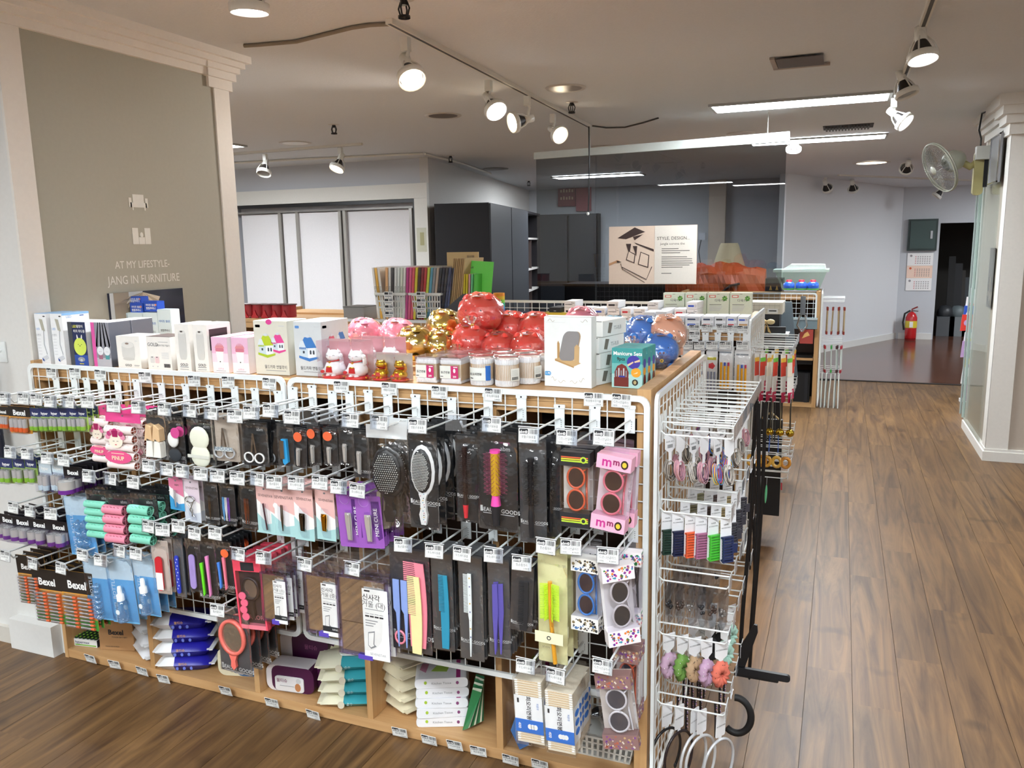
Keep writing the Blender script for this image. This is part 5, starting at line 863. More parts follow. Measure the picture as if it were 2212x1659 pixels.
def filep(c1,c2,dots=0):
    def f(w,h):
        b=MB().prism([(x,z) for x,z in rrect(-.2*w,-h*.92,.2*w,-h*.28,.2*w)],-.01,-.006,M(c1,.6)); 
        if c2: b.box(-.19*w,.19*w,-.0104,-.01,-h*.9,-h*.58,M(c2,.6))
        if dots:
            for k in range(10): b.rect(-.1*w if k%2 else .02*w,-h*(.33+.055*k),(-.02*w if k%2 else .12*w),-h*(.35+.055*k),-.0101,H('c9d0ea'))
        return [('nail_file',b)]
    return f
hang('nail_file_pack','red and white nail file in a clear bag','nail file',325,1168,358,1281,lambda w,h: bagged(w,h,filep('cf2430','f2f0ee'),'cbbdb4',.015),3,rz=.1); hang('nail_file_pack','dark red nail file pack right of the red and white','nail file',355,1180,378,1272,lambda w,h: bagged(w,h,filep('a8283c','c23a50'),'8d7a76',.015),2,dy=.03)
hang('nail_file_pack','royal blue dashed nail file pack','nail file',371,1162,391,1288,lambda w,h: bagged(w,h,filep('2b3cb8',None,1),'555a60',.012),6,.02); hang('nail_file_pack','black pack with lilac tool, next to the green and pink razors','nail file',398,1163,430,1277,lambda w,h: bagged(w,h,filep('a58fd0',None)),5,.02)
def razors(cs):
    def f(w,h):
        P=[]
        for k,c in enumerate(cs): x=(-.18+.3*k)*w; P.append(('razor',MB().prism([(x-.05*w,-h*(.42-.12*k)),(x+.1*w,-h*(.4-.12*k)),(x+.12*w,-h*.9),(x+.04*w,-h*.94),(x,-h*.6)],-.012,-.006,M(c,.3,coat=.3))))
        return P
    return f
hang('eyebrow_razor_pack','pack with bright green and pink eyebrow razors','razor',420,1158,461,1292,lambda w,h: bagged(w,h,razors(('6ade2c','e38ac0')),txt='BEAUTY GOODS',tz=.04),6,.02)
hang('foot_file_pack','pack with blue and pink ribbed handles and orange sticker','foot file',459,1168,498,1276,lambda w,h: bagged(w,h,lambda w,h:razors(('4a86e0','ef7f94'))(w,h)+[('sticker',MB().disc(.3*w,-h*.2,w*.22,h*.08,-.014,H('ec6c3c'),16,.001))],txt='BEAUTY GOODS',tz=.1),6,.02)
# --- mirrors
def handmir(c,box=False):
    def f(w,h):
        m=M(c,.35,coat=.3); cz=-h*.36; r=w*.4; b=MB().ring(0,cz,r,r*1.15,.0,r*.2,m,28,.012); g=MB().disc(0,cz,r*.85,r*1.0,-.004,M('b9b2a6',.08,.85),28,.002)
        hd=MB().prism([(-r*.35,cz-r*.98),(r*.35,cz-r*.98),(r*.16,cz-r*1.5),(r*.2,-h*.86),(0,-h*.92),(-r*.2,-h*.86),(-r*.16,cz-r*1.5)],-.011,-.001,m); return [('mirror_rim',b,None,[('mirror_glass',g)]),('handle',hd)]
    return f
hang('hand_mirror','salmon pink hand mirror in a clear bag, hanging lowest at left centre','hand mirror',466,1330,536,1452,lambda w,h: bagged(w,h,lambda w,h:[(a[0],a[1]) if len(a)<4 else a for a in handmir('ee7468')(w,h)],'4b4c50',.02,'BEAUTY GOODS',tz=.07),4,.045,drop=0)
def mirbox2(w,h):
    c=MB().box(-w/2,w/2,.018,.02,-h,0,M('e2455c',.4)); rim=MB().box(-w/2,-w*.44,-.002,.02,-h,0,M('ee4f66',.4)).box(w*.44,w/2,-.002,.02,-h,0,M('ee4f66',.4)).box(-w*.44,w*.44,-.002,.02,-h*.16,0,M('ee4f66',.4)).box(-w*.44,w*.44,-.002,.02,-h,-h*.94,M('e88090',.4)); dk=MB().box(-w*.44,w*.44,.015,.0178,-h*.94,-h*.16,M('3a2a2c',.6)); dk.text('MIRROR',-.08*w,-h*.86,w*.2,.0145,H('d98a8c')); rim.rect(-.22*w,-h*.15,.25*w,-h*.03,-.002,INK); pk=MB()
    for k in range(4): pk.disc(-.28*w+.05*w*(k%2),-h*(.52+.1*k),w*.13,w*.12,-.001,H('ee6a88'),12,.003)
    mm=handmir('241c1e')(w*.8,h*.8); q=[]
    for p in mm: q.append(p)
    for p in q:
        p[1].v=[(x,y+.012,z-h*.13) for x,y,z in p[1].v]
        for s_ in (p[3] if len(p)>3 else ()): s_[1].v=[(x,y+.012,z-h*.13) for x,y,z in s_[1].v]
    return [('box_card',c),('box_rim',rim),('inner_card',dk)]+q+[('pink_print',pk),('clear_window',MB().box(-w*.44,w*.44,-.0016,-.001,-h*.94,-h*.16,FIRM))]
hang('mirror_gift_box','red boxed black hand mirror, hanging over the wet wipes','hand mirror',503,1210,560,1356,mirbox2,5,.035,rz=.05,ry=-.05)
def sqmir(name):
    def f(w,h):
        b=MB(); cm=film('violet_plastic',(.78,.74,.95),.12,.05,0); fr=MB(); z0,z1=-h*.97,-h*.19
        for a,b_,c,d in ((-w*.46,-w*.41,z0,z1),(w*.41,w*.46,z0,z1),(-w*.41,w*.41,z1-w*.05,z1),(-w*.41,w*.41,z0,z0+w*.05)): fr.box(a,b_,-.006,.004,c,d,cm)
        fr.box(-w*.1,w*.16,-.008,.006,z0-.006,z0+.008,M('5a48b8',.3,coat=.5)); g=MB().box(-w*.41,w*.41,-.001,.001,z0+w*.05,z1-w*.05,MIRR); zz=z1-h*.1
        s=MB(); s.rect(.02*w,z0+h*.0,.47*w,zz,-.0065,H('f3f4f3')); y=-.0072; s.rect(.06*w,zz-h*.028,.16*w,zz-h*.012,y,INK,.0002); s.text('신사각',.18*w,zz-h*.085,w*.115,y,INK,bold=.01); s.text('거울 (%s)'%name,.22*w,zz-h*.15,w*.115,y,INK); s.rect(.06*w,zz-h*.19,.4*w,zz-h*.196,y,GRY,.0002)
        for k in range(4): s.rect((.06+.085*k)*w,zz-h*.24,(.13+.085*k)*w,zz-h*.235,y,GRY,.0002); s.rect((.06+.085*k)*w,zz-h*.27,(.13+.085*k)*w,zz-h*.255,y,INK,.0002)
        for k in range(3): s.rect(.06*w,zz-h*(.3+.025*k),(.28-.04*k)*w,zz-h*(.308+.025*k),y,GRY,.0002)
        s.prism([(.1*w,zz-h*.42),(.22*w,zz-h*.4),(.2*w,zz-h*.53),(.24*w,zz-h*.55),(.14*w,zz-h*.58),(.09*w,zz-h*.55)],y-.0003,y,GRY); s.prism([(.11*w,zz-h*.43),(.205*w,zz-h*.415),(.185*w,zz-h*.53),(.2*w,zz-h*.545),(.14*w,zz-h*.565),(.1*w,zz-h*.545)],y-.0006,y-.0003,H('f3f4f3'))
        if name!='대': s.rect(.02*w,zz-h*.62,.47*w,zz-h*.55,y-.0006,INK,.0002); s.text('NP003' if name=='소' else 'NP002',.36*w,zz-h*.585,w*.06,y-.0012,WH)
        else: s.text('SEVENSTAR',.26*w,z0+h*.05,w*.055,y,GRY)
        return [('mirror_frame',fr),('mirror_glass',g),('paper_sleeve',s),('bag',MB().bag(w,h,.024,CLEAR,seed=int(w*1e4),amp=.15))]
    return f
hang('square_mirror','small square mirror in violet clear frame, front of the smallest stack','mirror',559,1212,616,1345,sqmir('소'),5,.028,rz=.03); hang('square_mirror','medium square mirror in violet clear frame, between the other two','mirror',651,1208,730,1372,sqmir('중'),4,.028,rz=.0); hang('square_mirror','large square mirror in violet clear frame, lowest and biggest','mirror',719,1202,837,1422,sqmir('대'),3,.028,rz=.0,dy=-.02)
# --- combs
def combs(w,h):
    a=MB(); comb(a,.14*w,-h*.12,-h*.93,w*.5,M('ee8a9c',.4),frac=.5,bend=.06*w); a.ring(-.24*w,-h*.86,w*.14,h*.07,-.009,.006,M('ee8a9c',.4),18,.004); b=MB(); comb(b,.16*w,-h*.24,-h*.98,w*.3,M('ece3a6',.4),frac=.5,y=-.014,bend=.04*w); P=[('comb',a),('comb',b)]
    for x in (-.28,-.08): c=MB(); c.prism([(x*w-.09*w,-h*.3),(x*w+.07*w,-h*.3),(x*w+.07*w,-h*.58),(x*w+.02*w,-h*.95),(x*w,-h*.95),(x*w-.03*w,-h*.62),(x*w-.09*w,-h*.58)],-.014,-.011,M('8aa3e0',.4)); P.append(('comb',c))
    return P
hang('comb_set','black card with pink, cream and blue combs','comb',838,1184,925,1406,lambda w,h: bagged(w,h,combs,'3a3a40',.02,'BEAUTY GOODS',tz=.15),4,.02)
onec=lambda c,k=1,fr_=.5,bend=.05: (lambda w,h:[('comb',(lambda b:(comb(b,.1*w,-h*.22,-h*.96,w*.42,M(c,.35,coat=.3),frac=fr_,n=26,bend=bend*w),b)[1])(MB()))])
hang('comb_pack','black pack with a teal handled comb','comb',929,1192,975,1404,lambda w,h: bagged(w,h,onec('2b8fb0'),'47484a',.012,'BEAUTY GOODS',tz=.22),7,.014)
def ratc(c):
    def f(w,h):
        b=MB(); m=M(c,.4); b.prism([(-.05*w,-h*.16),(.1*w,-h*.16),(.1*w,-h*.55),(.03*w,-h*.95),(-.01*w,-h*.95),(-.02*w,-h*.6),(-.05*w,-h*.55)],-.01,-.007,m)
        for i in range(34): z=-h*(.17+.37*i/34); b.box(-.24*w,-.04*w,-.0095,-.008,z-.0009,z+.0005,m)
        for k in range(8): b.disc(.03*w,-h*(.2+.08*k),.0022,.0026,-.0101,H(['c9a33a','6a6a9a','c9c9c9'][k%3]),6,.0003)
        return [('comb',b)]
    return f
hang('comb_pack','black pack with a white patterned rat tail comb','comb',988,1200,1040,1425,lambda w,h: bagged(w,h,ratc('dfe6e6'),'4b4c4e',.012,'BEAUTY GOODS',tz=.18),8,.014); 
hang('comb_pack','black pack with violet clear combs','comb',1053,1208,1098,1420,lambda w,h: bagged(w,h,lambda w,h:[('comb',MB().prism([(x-.13*w,-h*.24),(x+.1*w,-h*.23),(x+.12*w,-h*.52),(x-.02*w,-h*.95),(x-.07*w,-h*.95),(x-.14*w,-h*.55)],-.008+y,-.005+y,M('5c54a8',.2,coat=.5))) for x,y in ((-.1*w,-.004),(.14*w,0))],'47484c',.012,'BEAUTY GOODS',tz=.17),8,.014)
hang('comb_pack','short black pack with a black comb, left of the lime brush','comb',1106,1222,1153,1364,lambda w,h: bagged(w,h,onec('24262a',1,.9,.03),'35363a',.012,'BEAUTY GOODS',tz=.12),4,.02,ry=.05)
def lime(w,h):
    P=[]; b=MB(); y=-.016; cz0,cz1=-h*.26,-h*.58; m=M('c8f02a',.4)
    for k in range(30):
        for s_ in (-1,1): z=cz0-(cz0-cz1)*k/30; b.cyl((s_*.04*w,y,z),(s_*.33*w,y-.004,z-.002),.0013,m,n=4); b.cyl((s_*.04*w,y,z),(s_*.14*w,y-.014,z-.002),.0013,m,n=4)
    hd=MB().tube([(0,y,-h*.24),(.02*w,y,-h*.55),(.1*w,y,-h*.8),(.16*w,y,-h*.97)],w*.075,M('d99a2a',.3,coat=.4),8)
    for k in range(7): hd.tube([(.03*w+.015*w*k,y-.05*w,-h*(.56+.055*k)),(.07*w+.015*w*k,y-.05*w,-h*(.58+.055*k))],.0015,INK,4)
    return [('bristles',b,'stuff'),('handle',hd),('paper_band',(lambda q:(q.box(-.48*w,.48*w,-.027,-.0262,-h*.78,-h*.68,H('e6e4c2')),q.ring(0,-h*.73,w*.07,w*.07,-.0275,.002,INK,16,.0004),q.text('SEVEN',-.1*w,-h*.815,w*.09,-.0272,H('6a6550')),q)[-1])(MB()))]
hang('hair_brush','lime green bristle brush with tortoise handle in a cream bag','hair brush',1160,1193,1224,1432,lambda w,h: bagged(w,h,lime,'dad7a4',.045,seed=11),3,.05,dy=-.01)
# --- cotton swab packs at the lower right
def swpack(w,h):
    b=MB(); st=MB(); d=.05
    b.box(-w*.44,w*.44,.004,d-.004,-h*.95,-h*.1,H('e6dcc8',.9))
    for i in range(26): z=-h*(.11+.83*i/26); st.cyl((-w*.34,.003,z),(w*.34,.003,z),.0011,STK,n=4,cap=False); st.ell((-w*.38,.004,z),.007,.0024,.0024,SW,5,4); st.ell((w*.38,.004,z),.007,.0024,.0024,SW,5,4)
    l=MB(); l.rect(-w*.46,-h*.8,w*.46,-h*.3,-.0005,H('f1f3f4')); l.rect(-w*.46,-h*.8,w*.46,-h*.62,-.0012,H('2f76d2')); l.text('회오리면봉',.0*w,-h*.46,w*.17,-.0015,INK,rot=-PI/2,bold=.02); l.text('제품명',.3*w,-h*.42,w*.08,-.0015,H('4a7ac0'),rot=-PI/2); l.rect(-.36*w,-h*.4,-.3*w,-h*.34,-.0012,INK); l.text('400',-.32*w,-h*.71,w*.13,-.0025,WH,rot=-PI/2,bold=.02)
    for k in range(3): l.disc((.02+.09*k)*w,-h*.71,w*.075,h*.035,-.0018,WH,10)
    s=MB(); s.T=Matrix.Translation((w*.462,0,0))@Matrix.Rotation(PI/2,4,'Z')
    s.rect(.003,-h*.8,d-.004,-h*.3,-.0,H('f1f3f4'))
    for k in range(3): s.disc(d/2,-h*(.4+.13*k),d*.32,h*.045,-.0008,H('2f76d2'),14)
    l.T=Matrix(); 
    for v,f,mi in [(s.v,s.f,s.mi)]: l.add(v,[],SW); [l.f.append(tuple(i+len(l.v)-len(v) for i in q)) for q in f]; [l.mats.append(x) for x in s.mats if x not in l.mats]; l.mi+=[l.mats.index(s.mats[i]) for i in mi]; l.sm+=[False]*len(f)
    return [('cotton_fill',b),('cotton_swabs',st,'stuff'),('paper_sleeve',l),('bag',MB().box(-w*.47,w*.47,-.003,d,-h*.97,-h*.06,film('thin_bag',(1,1,1),.05,.1,.5)).box(-w*.45,w*.45,d*.4,d*.42,-h*.06,h*.04,CLEAR))]
hang('swab_pack','swab pack with blue band, left single one','cotton swabs',1104,1456,1170,1612,swpack,1,rz=-.03,ry=-.05,dy=-.02); hang('swab_pack','swab pack with blue band, front of the right row','cotton swabs',1170,1482,1238,1632,swpack,5,.03,rz=-.04,ry=-.05,dy=-.03)
# ================= BOTTOM SHELF OF THE FRONT COUNTER =================
SZ=.0375
def pouch(w,d,h,c1,c2,split=.4,label=None,flap=None):
    """soft wet wipe pack lying flat: pillow body with crimped ends, front face -Y"""
    b=MB(); v=[];f=[];nx,ny=10,6
    def pt(i,j,top):
        a=i/nx;bb=j/ny; e=max(0,math.sin(PI*a))**.25*max(0,math.sin(PI*bb))**.16; q=noise.noise((a*4,bb*4,w*37+top)); return ((a-.5)*w,(bb-.5)*d,h/2+(h/2*e*(1+.12*q) if top else -h/2*min(1,e*1.1)))
    for top in (1,0):
        base=len(v)
        for j in range(ny+1):
            for i in range(nx+1): v.append(pt(i,j,top))
        for j in range(ny):
            for i in range(nx): a=base+j*(nx+1)+i; f.append((a,a+1,a+nx+2,a+nx+1) if top else (a,a+nx+1,a+nx+2,a+1))
    k=int(nx*split); A=[q for n_,q in enumerate(f) if (n_%nx)<k]; Bq=[q for n_,q in enumerate(f) if (n_%nx)>=k]
    b.add(v,A,M(c1,.35,bump=.3,bs=25),True); b.add(v,Bq,M(c2,.35,bump=.3,bs=25),True)
    for s_ in (-1,1): b.prism([(s_*w/2,h*.48),(s_*(w/2-.012),h*.62),(s_*(w/2-.012),h*.36)],-d*.36,d*.36,M(c1 if s_<0 else c2,.4)); b.prism([(s_*(w/2+.012),h*.5+.002),(s_*(w/2-.01),h*.5+.004),(s_*(w/2-.01),h*.5-.004),(s_*(w/2+.012),h*.5-.002)],-d*.42,d*.42,M(c1,.4))
    P=[('pack',b)]; l=MB()
    if label: label(l,w,d,h); P.append(('print',l))
    if flap: P.append(('lid',MB().flat([(x+w*.02,y) for x,y in rrect(-w*.22,-d*.3,w*.2,d*.28,.025,4)],h*.97,h*1.06,M(flap,.3,coat=.4))))
    return bake(P)
def stack(name,lab,px,py,yc,parts,n,hs,rz=0,grp='',jit=.006,cat='wet wipes',x=None):
    p=U(px,py,'z',SZ); x=p.x if x is None else x
    for k in range(n): thing(name,lab+', '+('bottom one','second from the bottom','third from the bottom','fourth from the bottom','fifth from the bottom','sixth from the bottom')[k] if n>1 else lab,cat,parts,(x+R.uniform(-jit,jit),yc+R.uniform(-jit,jit),SZ+hs*k),rz+R.uniform(-.05,.05),group=grp or lab)
def blu(l,w,d,h): y=-d/2+.001; l.text('물티슈',-.02*w,h*.62,.012,y-.004,H('d9a86a'),bold=.01); [l.disc((-.12+.13*k)*w,h*.36,.0055,.007,y-.006,H('6a7ad8'),8) for k in range(3)]
bp=pouch(.2,.11,.058,'f0f1f2','2420a0',.3,blu); stack('wet_wipe_pack','navy blue and white wet wipe pack in the stack of four',388,1452,2.215,bp,4,.057,rz=.42)
wp=pouch(.17,.1,.05,'e9eaec','e6e7ea',.5,lambda l,w,d,h:l.text('물티슈',.1*w,h*.6,.011,-d/2-.004,INK)); stack('wet_wipe_pack','white wet wipe pack with dark base seam left of the divider',298,1428,2.24,wp,3,.055,rz=-.5)
# tray of batteries, carton
t=MB().box(-.075,.075,-.055,.055,0,.03,M('e8eaea',.5)).box(-.0755,-.04,-.056,-.0551,0,.03,M('25283a',.5)); t.text('hypermax',.005,.017,.017,-.0555,H('2b3462'),bold=.01); t.rect(-.03,.003,.07,.008,-.0551,H('7ab83c'),.0004); t.box(.0751,.0756,-.055,0,0,.03,M('25283a',.5)); bt=[]
for i in range(8):
    for j in range(6): q=MB().cyl((-.065+.0186*i,-.045+.018*j,.03),(-.065+.0186*i,-.045+.018*j,.036),.008,M('1f3a24',.3),n=10).cyl((-.065+.0186*i,-.045+.018*j,.036),(-.065+.0186*i,-.045+.018*j,.0375),.004,M('8cc43c',.4),n=6); bt.append(('battery',q))
p=U(186,1388,'z',SZ); thing('battery_tray','open white and black tray of green topped batteries on the bottom shelf','battery tray',[('tray',t)]+bt,(p.x,2.24,SZ),.15)
c=MB().box(-.075,.075,-.06,.06,0,.125,M('b48a5e',.8)); pr=MB(); pr.text('Bexel',.0,.075,.03,-.0607,INK,bold=.03); pr.text('POWER BATTERY',.015,.055,.0085,-.0607,INK); pr.text('MADE IN KOREA',-.02,.014,.008,-.0607,INK); pr.rect(-.07,.105,-.055,.12,-.0602,H('4a3a2c'),.0004)
for s_ in (-1,1): c.add([(s_*.075,-.06,.125),(s_*.075,.06,.125),(s_*.11,.05,.14),(s_*.11,-.05,.14)],[(0,1,2,3)],M('a87f54',.8))
p=U(262,1398,'z',SZ); thing('battery_carton','open brown cardboard carton with bold lettering on the bottom shelf','carton',[('carton',c),('print',pr)],(p.x-.01,2.27,SZ),.25)
thing('black_bag','crumpled black plastic bag lying in the open brown carton','bag',[('bag',MB().ell((0,0,0),.07,.055,.04,M('0c0c0e',.35),14,9,lambda d:1+.35*noise.noise(d*3)))],(p.x,2.29,SZ+.14))
# cream and blue pack standing, burgundy packs, teal stack
def stand(name,lab,px,py,w,h,d,c1,c2,split,fn,rz,y=2.25):
    b=MB(); n=12; v=[];f=[]
    b.prism(rrect(-w/2,0,w/2,h,.03,4),-d/2,d/2,M(c1,.35,bump=.2,bs=25)); b.prism(rrect(-w/2+w*split,.001,w/2+.001,h-.001,.028,4),-d/2-.001,d/2+.001,M(c2,.35,bump=.2,bs=25)); l=MB(); l.T=Matrix.Translation((0,-d/2-.0015,0)); fn(l,w,h)
    for s_ in (-1,1): b.prism([(s_*w/2,h*.1),(s_*(w/2+.014),h*.3),(s_*(w/2+.012),h*.8),(s_*w/2,h*.9)],-.004,.004,M(c1 if s_<0 else c2,.4))
    p=U(px,py,'z',SZ); thing(name,lab,'wet wipes',[('pack',b),('print',l)],(p.x,y,SZ),rz)
def cb_(l,w,h): l.prism([(x*w,z*h) for x,z in rrect(-.12,.12,.3,.5,.1)],-.003,0,H('2f6a9a')); l.ring(.09*w,.31*h,w*.21,h*.2,-.003,.005,H('eef0ee'),20,.003); l.text('순수물티슈',.09*w,.33*h,.014,-.007,WH,bold=.01); l.disc(-.22*w,.4*h,w*.08,w*.08,-.0005,H('d9d3bd'),14); l.text('10',.35*w,.12*h,.01,-.001,WH)
stand('wet_wipe_pack','cream and blue wet wipe pack standing behind the salmon hand mirror',494,1474,.165,.1,.06,'e6e0c4','3a6a9c',.42,cb_,.25)
stand('wet_wipe_pack','cream wet wipe pack at the back, above the cream and blue one',474,1425,.15,.16,.05,'e3dcc0','d9d2b8',.5,lambda l,w,h:None,.1,y=2.36)
def bur(l,w,h): l.prism([(x*w,z*h) for x,z in rrect(-.3,.05,.3,.62,.08)],-.004,0,H('eeeef0')); l.text('물티슈',-.15*w,.45*h,.016,-.005,H('8a4a6a'),bold=.01); l.rect(-.2*w,.25*h,.1*w,.27*h,-.0045,H('a9a9ad')); l.disc(.18*w,.25*h,.012,.016,-.0045,H('c98a5a'),10); l.disc(.2*w,.5*h,.01,.01,-.0045,H('d7d9db'),14)
stand('wet_wipe_pack','burgundy wet wipe pack with white lid print, lower of the two',612,1506,.19,.1,.07,'e4dfe2','4a1440',.12,bur,.12,2.23)
stand('wet_wipe_pack','burgundy and white wet wipe pack behind, upper of the two',622,1500,.2,.185,.05,'dcd7da','43123a',.25,lambda l,w,h:l.text('물티슈',.15*w,.72*h,.02,-.001,H('9a5a80')),.08,2.31)
def tea(l,w,d,h): l.disc(-.13*w,h*.5,.012,.014,-d/2-.005,H('d9d3bd'),14); l.text('순수',.02*w,h*.55,.012,-d/2-.006,H('c6dfe0'))
tp_=pouch(.2,.13,.042,'e3dfc6','3aa0ac',.42,tea); stack('wet_wipe_pack','cream and teal wet wipe pack in the stack of four',716,1553,2.235,tp_,4,.045,rz=.4)
p=U(716,1553,'z',SZ); thing('wipe_lid','pale lid with dark stamp on the topmost teal wet wipe pack','lid',[('lid',MB().flat(rrect(-.045,-.03,.045,.03,.02,4),0,.004,H('dfe8e4'))),('print',MB().flat(rrect(.005,.005,.03,.013,.002),.0041,.0046,INK))],(p.x+.01,2.24,SZ+.045*4+.002),.4)
stack('wet_wipe_pack','pale cream wet wipe pack at the back of the teal stack',700,1500,2.37,pouch(.18,.11,.05,'dcd7b4','d9d4b0',.5),4,.052,rz=.3)
bg=pouch(.15,.1,.042,'dcd3b6','d6ccae',.5,lambda l,w,d,h:l.text('순한물티슈',0,h*.5,.01,-d/2-.005,INK)); stack('wet_wipe_pack','beige wet wipe pack in the leaning stack right of the divider',842,1556,2.26,bg,5,.043,rz=-.5,jit=.012)
def tis(w,d,h):
    b=MB().prism(rrect(-w/2,0,w/2,h,.012,3),-d/2,d/2,M('eceef2',.35,bump=.2,bs=30)); l=MB(); l.text('Kitchen Tissue',.0,h*.5,.011,-d/2-.001,GRY); l.disc(-.3*w,h*.6,.005,.006,-d/2-.0005,H('a9c83c'),8); l.disc(.3*w,h*.5,.005,.006,-d/2-.0005,H('8a4a7a'),8)
    t=MB().flat([(-w*.2,-d*.1),(w*.1,-d*.15),(w*.15,d*.15),(-w*.1,d*.2)],h,h+.0006,H('a9cc5a')).flat([(.28*w,-d*.48),(.36*w,-d*.48),(.36*w,d*.48),(.28*w,d*.48)],h,h+.0006,H('a8347c')).flat([(-.42*w,0),(-.3*w,-.02),(-.25*w,d*.3),(-.38*w,d*.35)],h,h+.0006,H('c98aa8'))
    return bake([('pack',b),('print',l),('top_print',t)])
tq=tis(.175,.12,.034); stack('tissue_pack','white kitchen tissue pack in the neat stack',944,1567,2.25,tq,5,.0355,rz=.42,cat='tissue pack',jit=.003); stack('tissue_pack','white kitchen tissue pack in the rear stack',1012,1530,2.42,tq,5,.0355,rz=.4,cat='tissue pack',x=-.93)
gb=MB()
for k in range(9): a=-.5+.1*k; gb.add([(0,0,.0),(.03+.12*math.sin(a)*.5+.02,-.02+.006*k,.02),(.07,.01*k-.02,.15+.006*(k%3)),(.04,.012*k-.02,.16)],[(0,1,2,3)],M(['2f7a4a','d9dcc6','1f5a38'][k%3],.35))
p=U(1005,1570,'z',SZ); thing('green_bags','fan of crumpled green and clear bags on the bottom shelf by the right divider','bags',[('bags',gb,'stuff')],(p.x,2.2,SZ),.3)
# white basket and the star bag
def basket(w,d,h,m,rows=4,cols=14,rim=.012,taper=.9):
    b=MB(); 
    def wall(P0,P1,n):
        P0=Vector(P0);P1=Vector(P1); dv=(P1-P0)
        def q(u,v): base=P0+dv*u; c=Vector((0,0,0)); s_=taper+(1-taper)*v; return ((base.x)*s_,(base.y)*s_,h*v)
        for r in range(rows+1): v0=r/(rows+.0001)*.9; b.add([q(0,v0-.012),q(1,v0-.012),q(1,v0+.05),q(0,v0+.05)],[(0,1,2,3)],m)
        for c_ in range(n+1): u=c_/n; e=.22/n; b.add([q(max(0,u-e),0),q(min(1,u+e),0),q(min(1,u+e),.95),q(max(0,u-e),.95)],[(0,1,2,3)],m)
    W,D=w/2,d/2; nc=max(3,int(cols*d/w)); wall((-W,-D,0),(W,-D,0),cols); wall((W,-D,0),(W,D,0),nc); wall((W,D,0),(-W,D,0),cols); wall((-W,D,0),(-W,-D,0),nc)
    b.box(-W*taper,W*taper,-D*taper,D*taper,0,.004,m); r=MB(); r.box(-W-rim,W+rim,-D-rim,-D,h*.92,h,m).box(-W-rim,W+rim,D,D+rim,h*.92,h,m).box(-W-rim,-W,-D,D,h*.92,h,m).box(W,W+rim,-D,D,h*.92,h,m); return [('basket_wall',b),('rim',r)]
BW=M('e3e5e0',.4); a=U(1140,1610,'y',2.2);b_=U(1380,1650,'y',2.2); wv=b_.x-a.x-.02
thing('basket','white plastic basket on the bottom shelf at the counter corner','basket',basket(wv,.26,.085,BW,3,18),((a.x+b_.x)/2-.005,2.335,SZ))
for k in range(5): thing('sunglasses_bag','dark goggle bag piled in the white basket, '+NUM[k]+' from left','sunglasses bag',[('lens',MB().ell((0,0,0),.03,.02,.012,M('1c1e22',.1,coat=.5),12,6)),('bag',MB().ell((0,0,0),.04,.03,.02,CLEAR,12,8,lambda d:1+.2*noise.noise(d*4)))],(a.x+.06+.045*k,2.3+.03*(k%2),SZ+.085),R.random()*3)
sb=MB().add([(0,0,.0),(.035,-.01,.03),(.045,0,.14),(.0,0,.15),(-.03,.0,.06)],[(0,1,2,3,4)],M('3a74b8',.4)).add([(.012,-.004,.03),(.03,-.006,.05),(.03,-.006,.09),(.012,-.004,.07)],[(0,1,2,3)],M('cfd8a0',.4)); p=U(1112,1636,'z',SZ); thing('blue_bag','crumpled blue and cream packet beside the white basket','bag',[('packet',sb),('film',MB().bag(.09,.16,.03,CLEAR,seed=5,zt=.165))],(p.x,2.17,SZ))
# ================= AISLE END OF THE FRONT COUNTER =================
EX=-.444
LOOP=MB().tube([(.2,0,.0),(.004,0,0)]+[(-.004+.012*0,0,-.0)]*0+[(.0,0,-.012),(.0,0,-.026),(.012,0,-.036),(.19,0,-.036),(.196,0,-.028)],.0026,WIRE,6).mesh('loop_arm')
EPL=MB().box(-.002,.001,-.014,.014,-.062,.02,WIRE).mesh('back_plate'); 
ETAG=MB().box(.2,.2012,-.03,.03,-.036,.004,film('label_plastic',(.9,.92,.96),.12,.06,0)).cyl((.2,-.029,.006),(.2,.029,.006),.0015,M('d7dade',.2),n=6).mesh('label_holder'); EC=MB().box(.1985,.1995,-.0275,.0275,-.034,.003,M('eef0ee',.5)).mesh('price_tag')
def eloop(y,z,lab,x=EX,grp='loop hooks on the aisle end'): thing('loop_hook',lab,'hook',[('loop_arm',LOOP),('back_plate',EPL),('label_holder',ETAG),('price_tag',EC)],(x,y,z),0,R.uniform(-.01,.01),group=grp)
EROWS=((1.128,'top'),(.905,'second'),(.70,'third'),(.535,'fourth'),(.315,'lowest'))
for z,rn in EROWS:
    n=12 if rn=='top' else (6 if rn!='lowest' else 4)
    for k in range(n): eloop(2.19+(.066 if rn=='top' else .125)*k,z+(0 if k<8 else 0),NUM[k]+' loop hook from the near corner, '+rn+' row of the aisle end')
def estack(name,lab,cat,fn,y,z,xs,rz=0,grp=None,lean=.12):
    for i,x in enumerate(xs):
        parts=bake(fn(i)); thing(name,(lab(i) if callable(lab) else lab+', '+NUM[i]+' from the grid'),cat,parts,(EX+x,y,z-.036),rz+R.uniform(-lean,lean)+PI/2,R.uniform(-.04,.04),group=grp)
CARDW=M('e9eaec',.5)
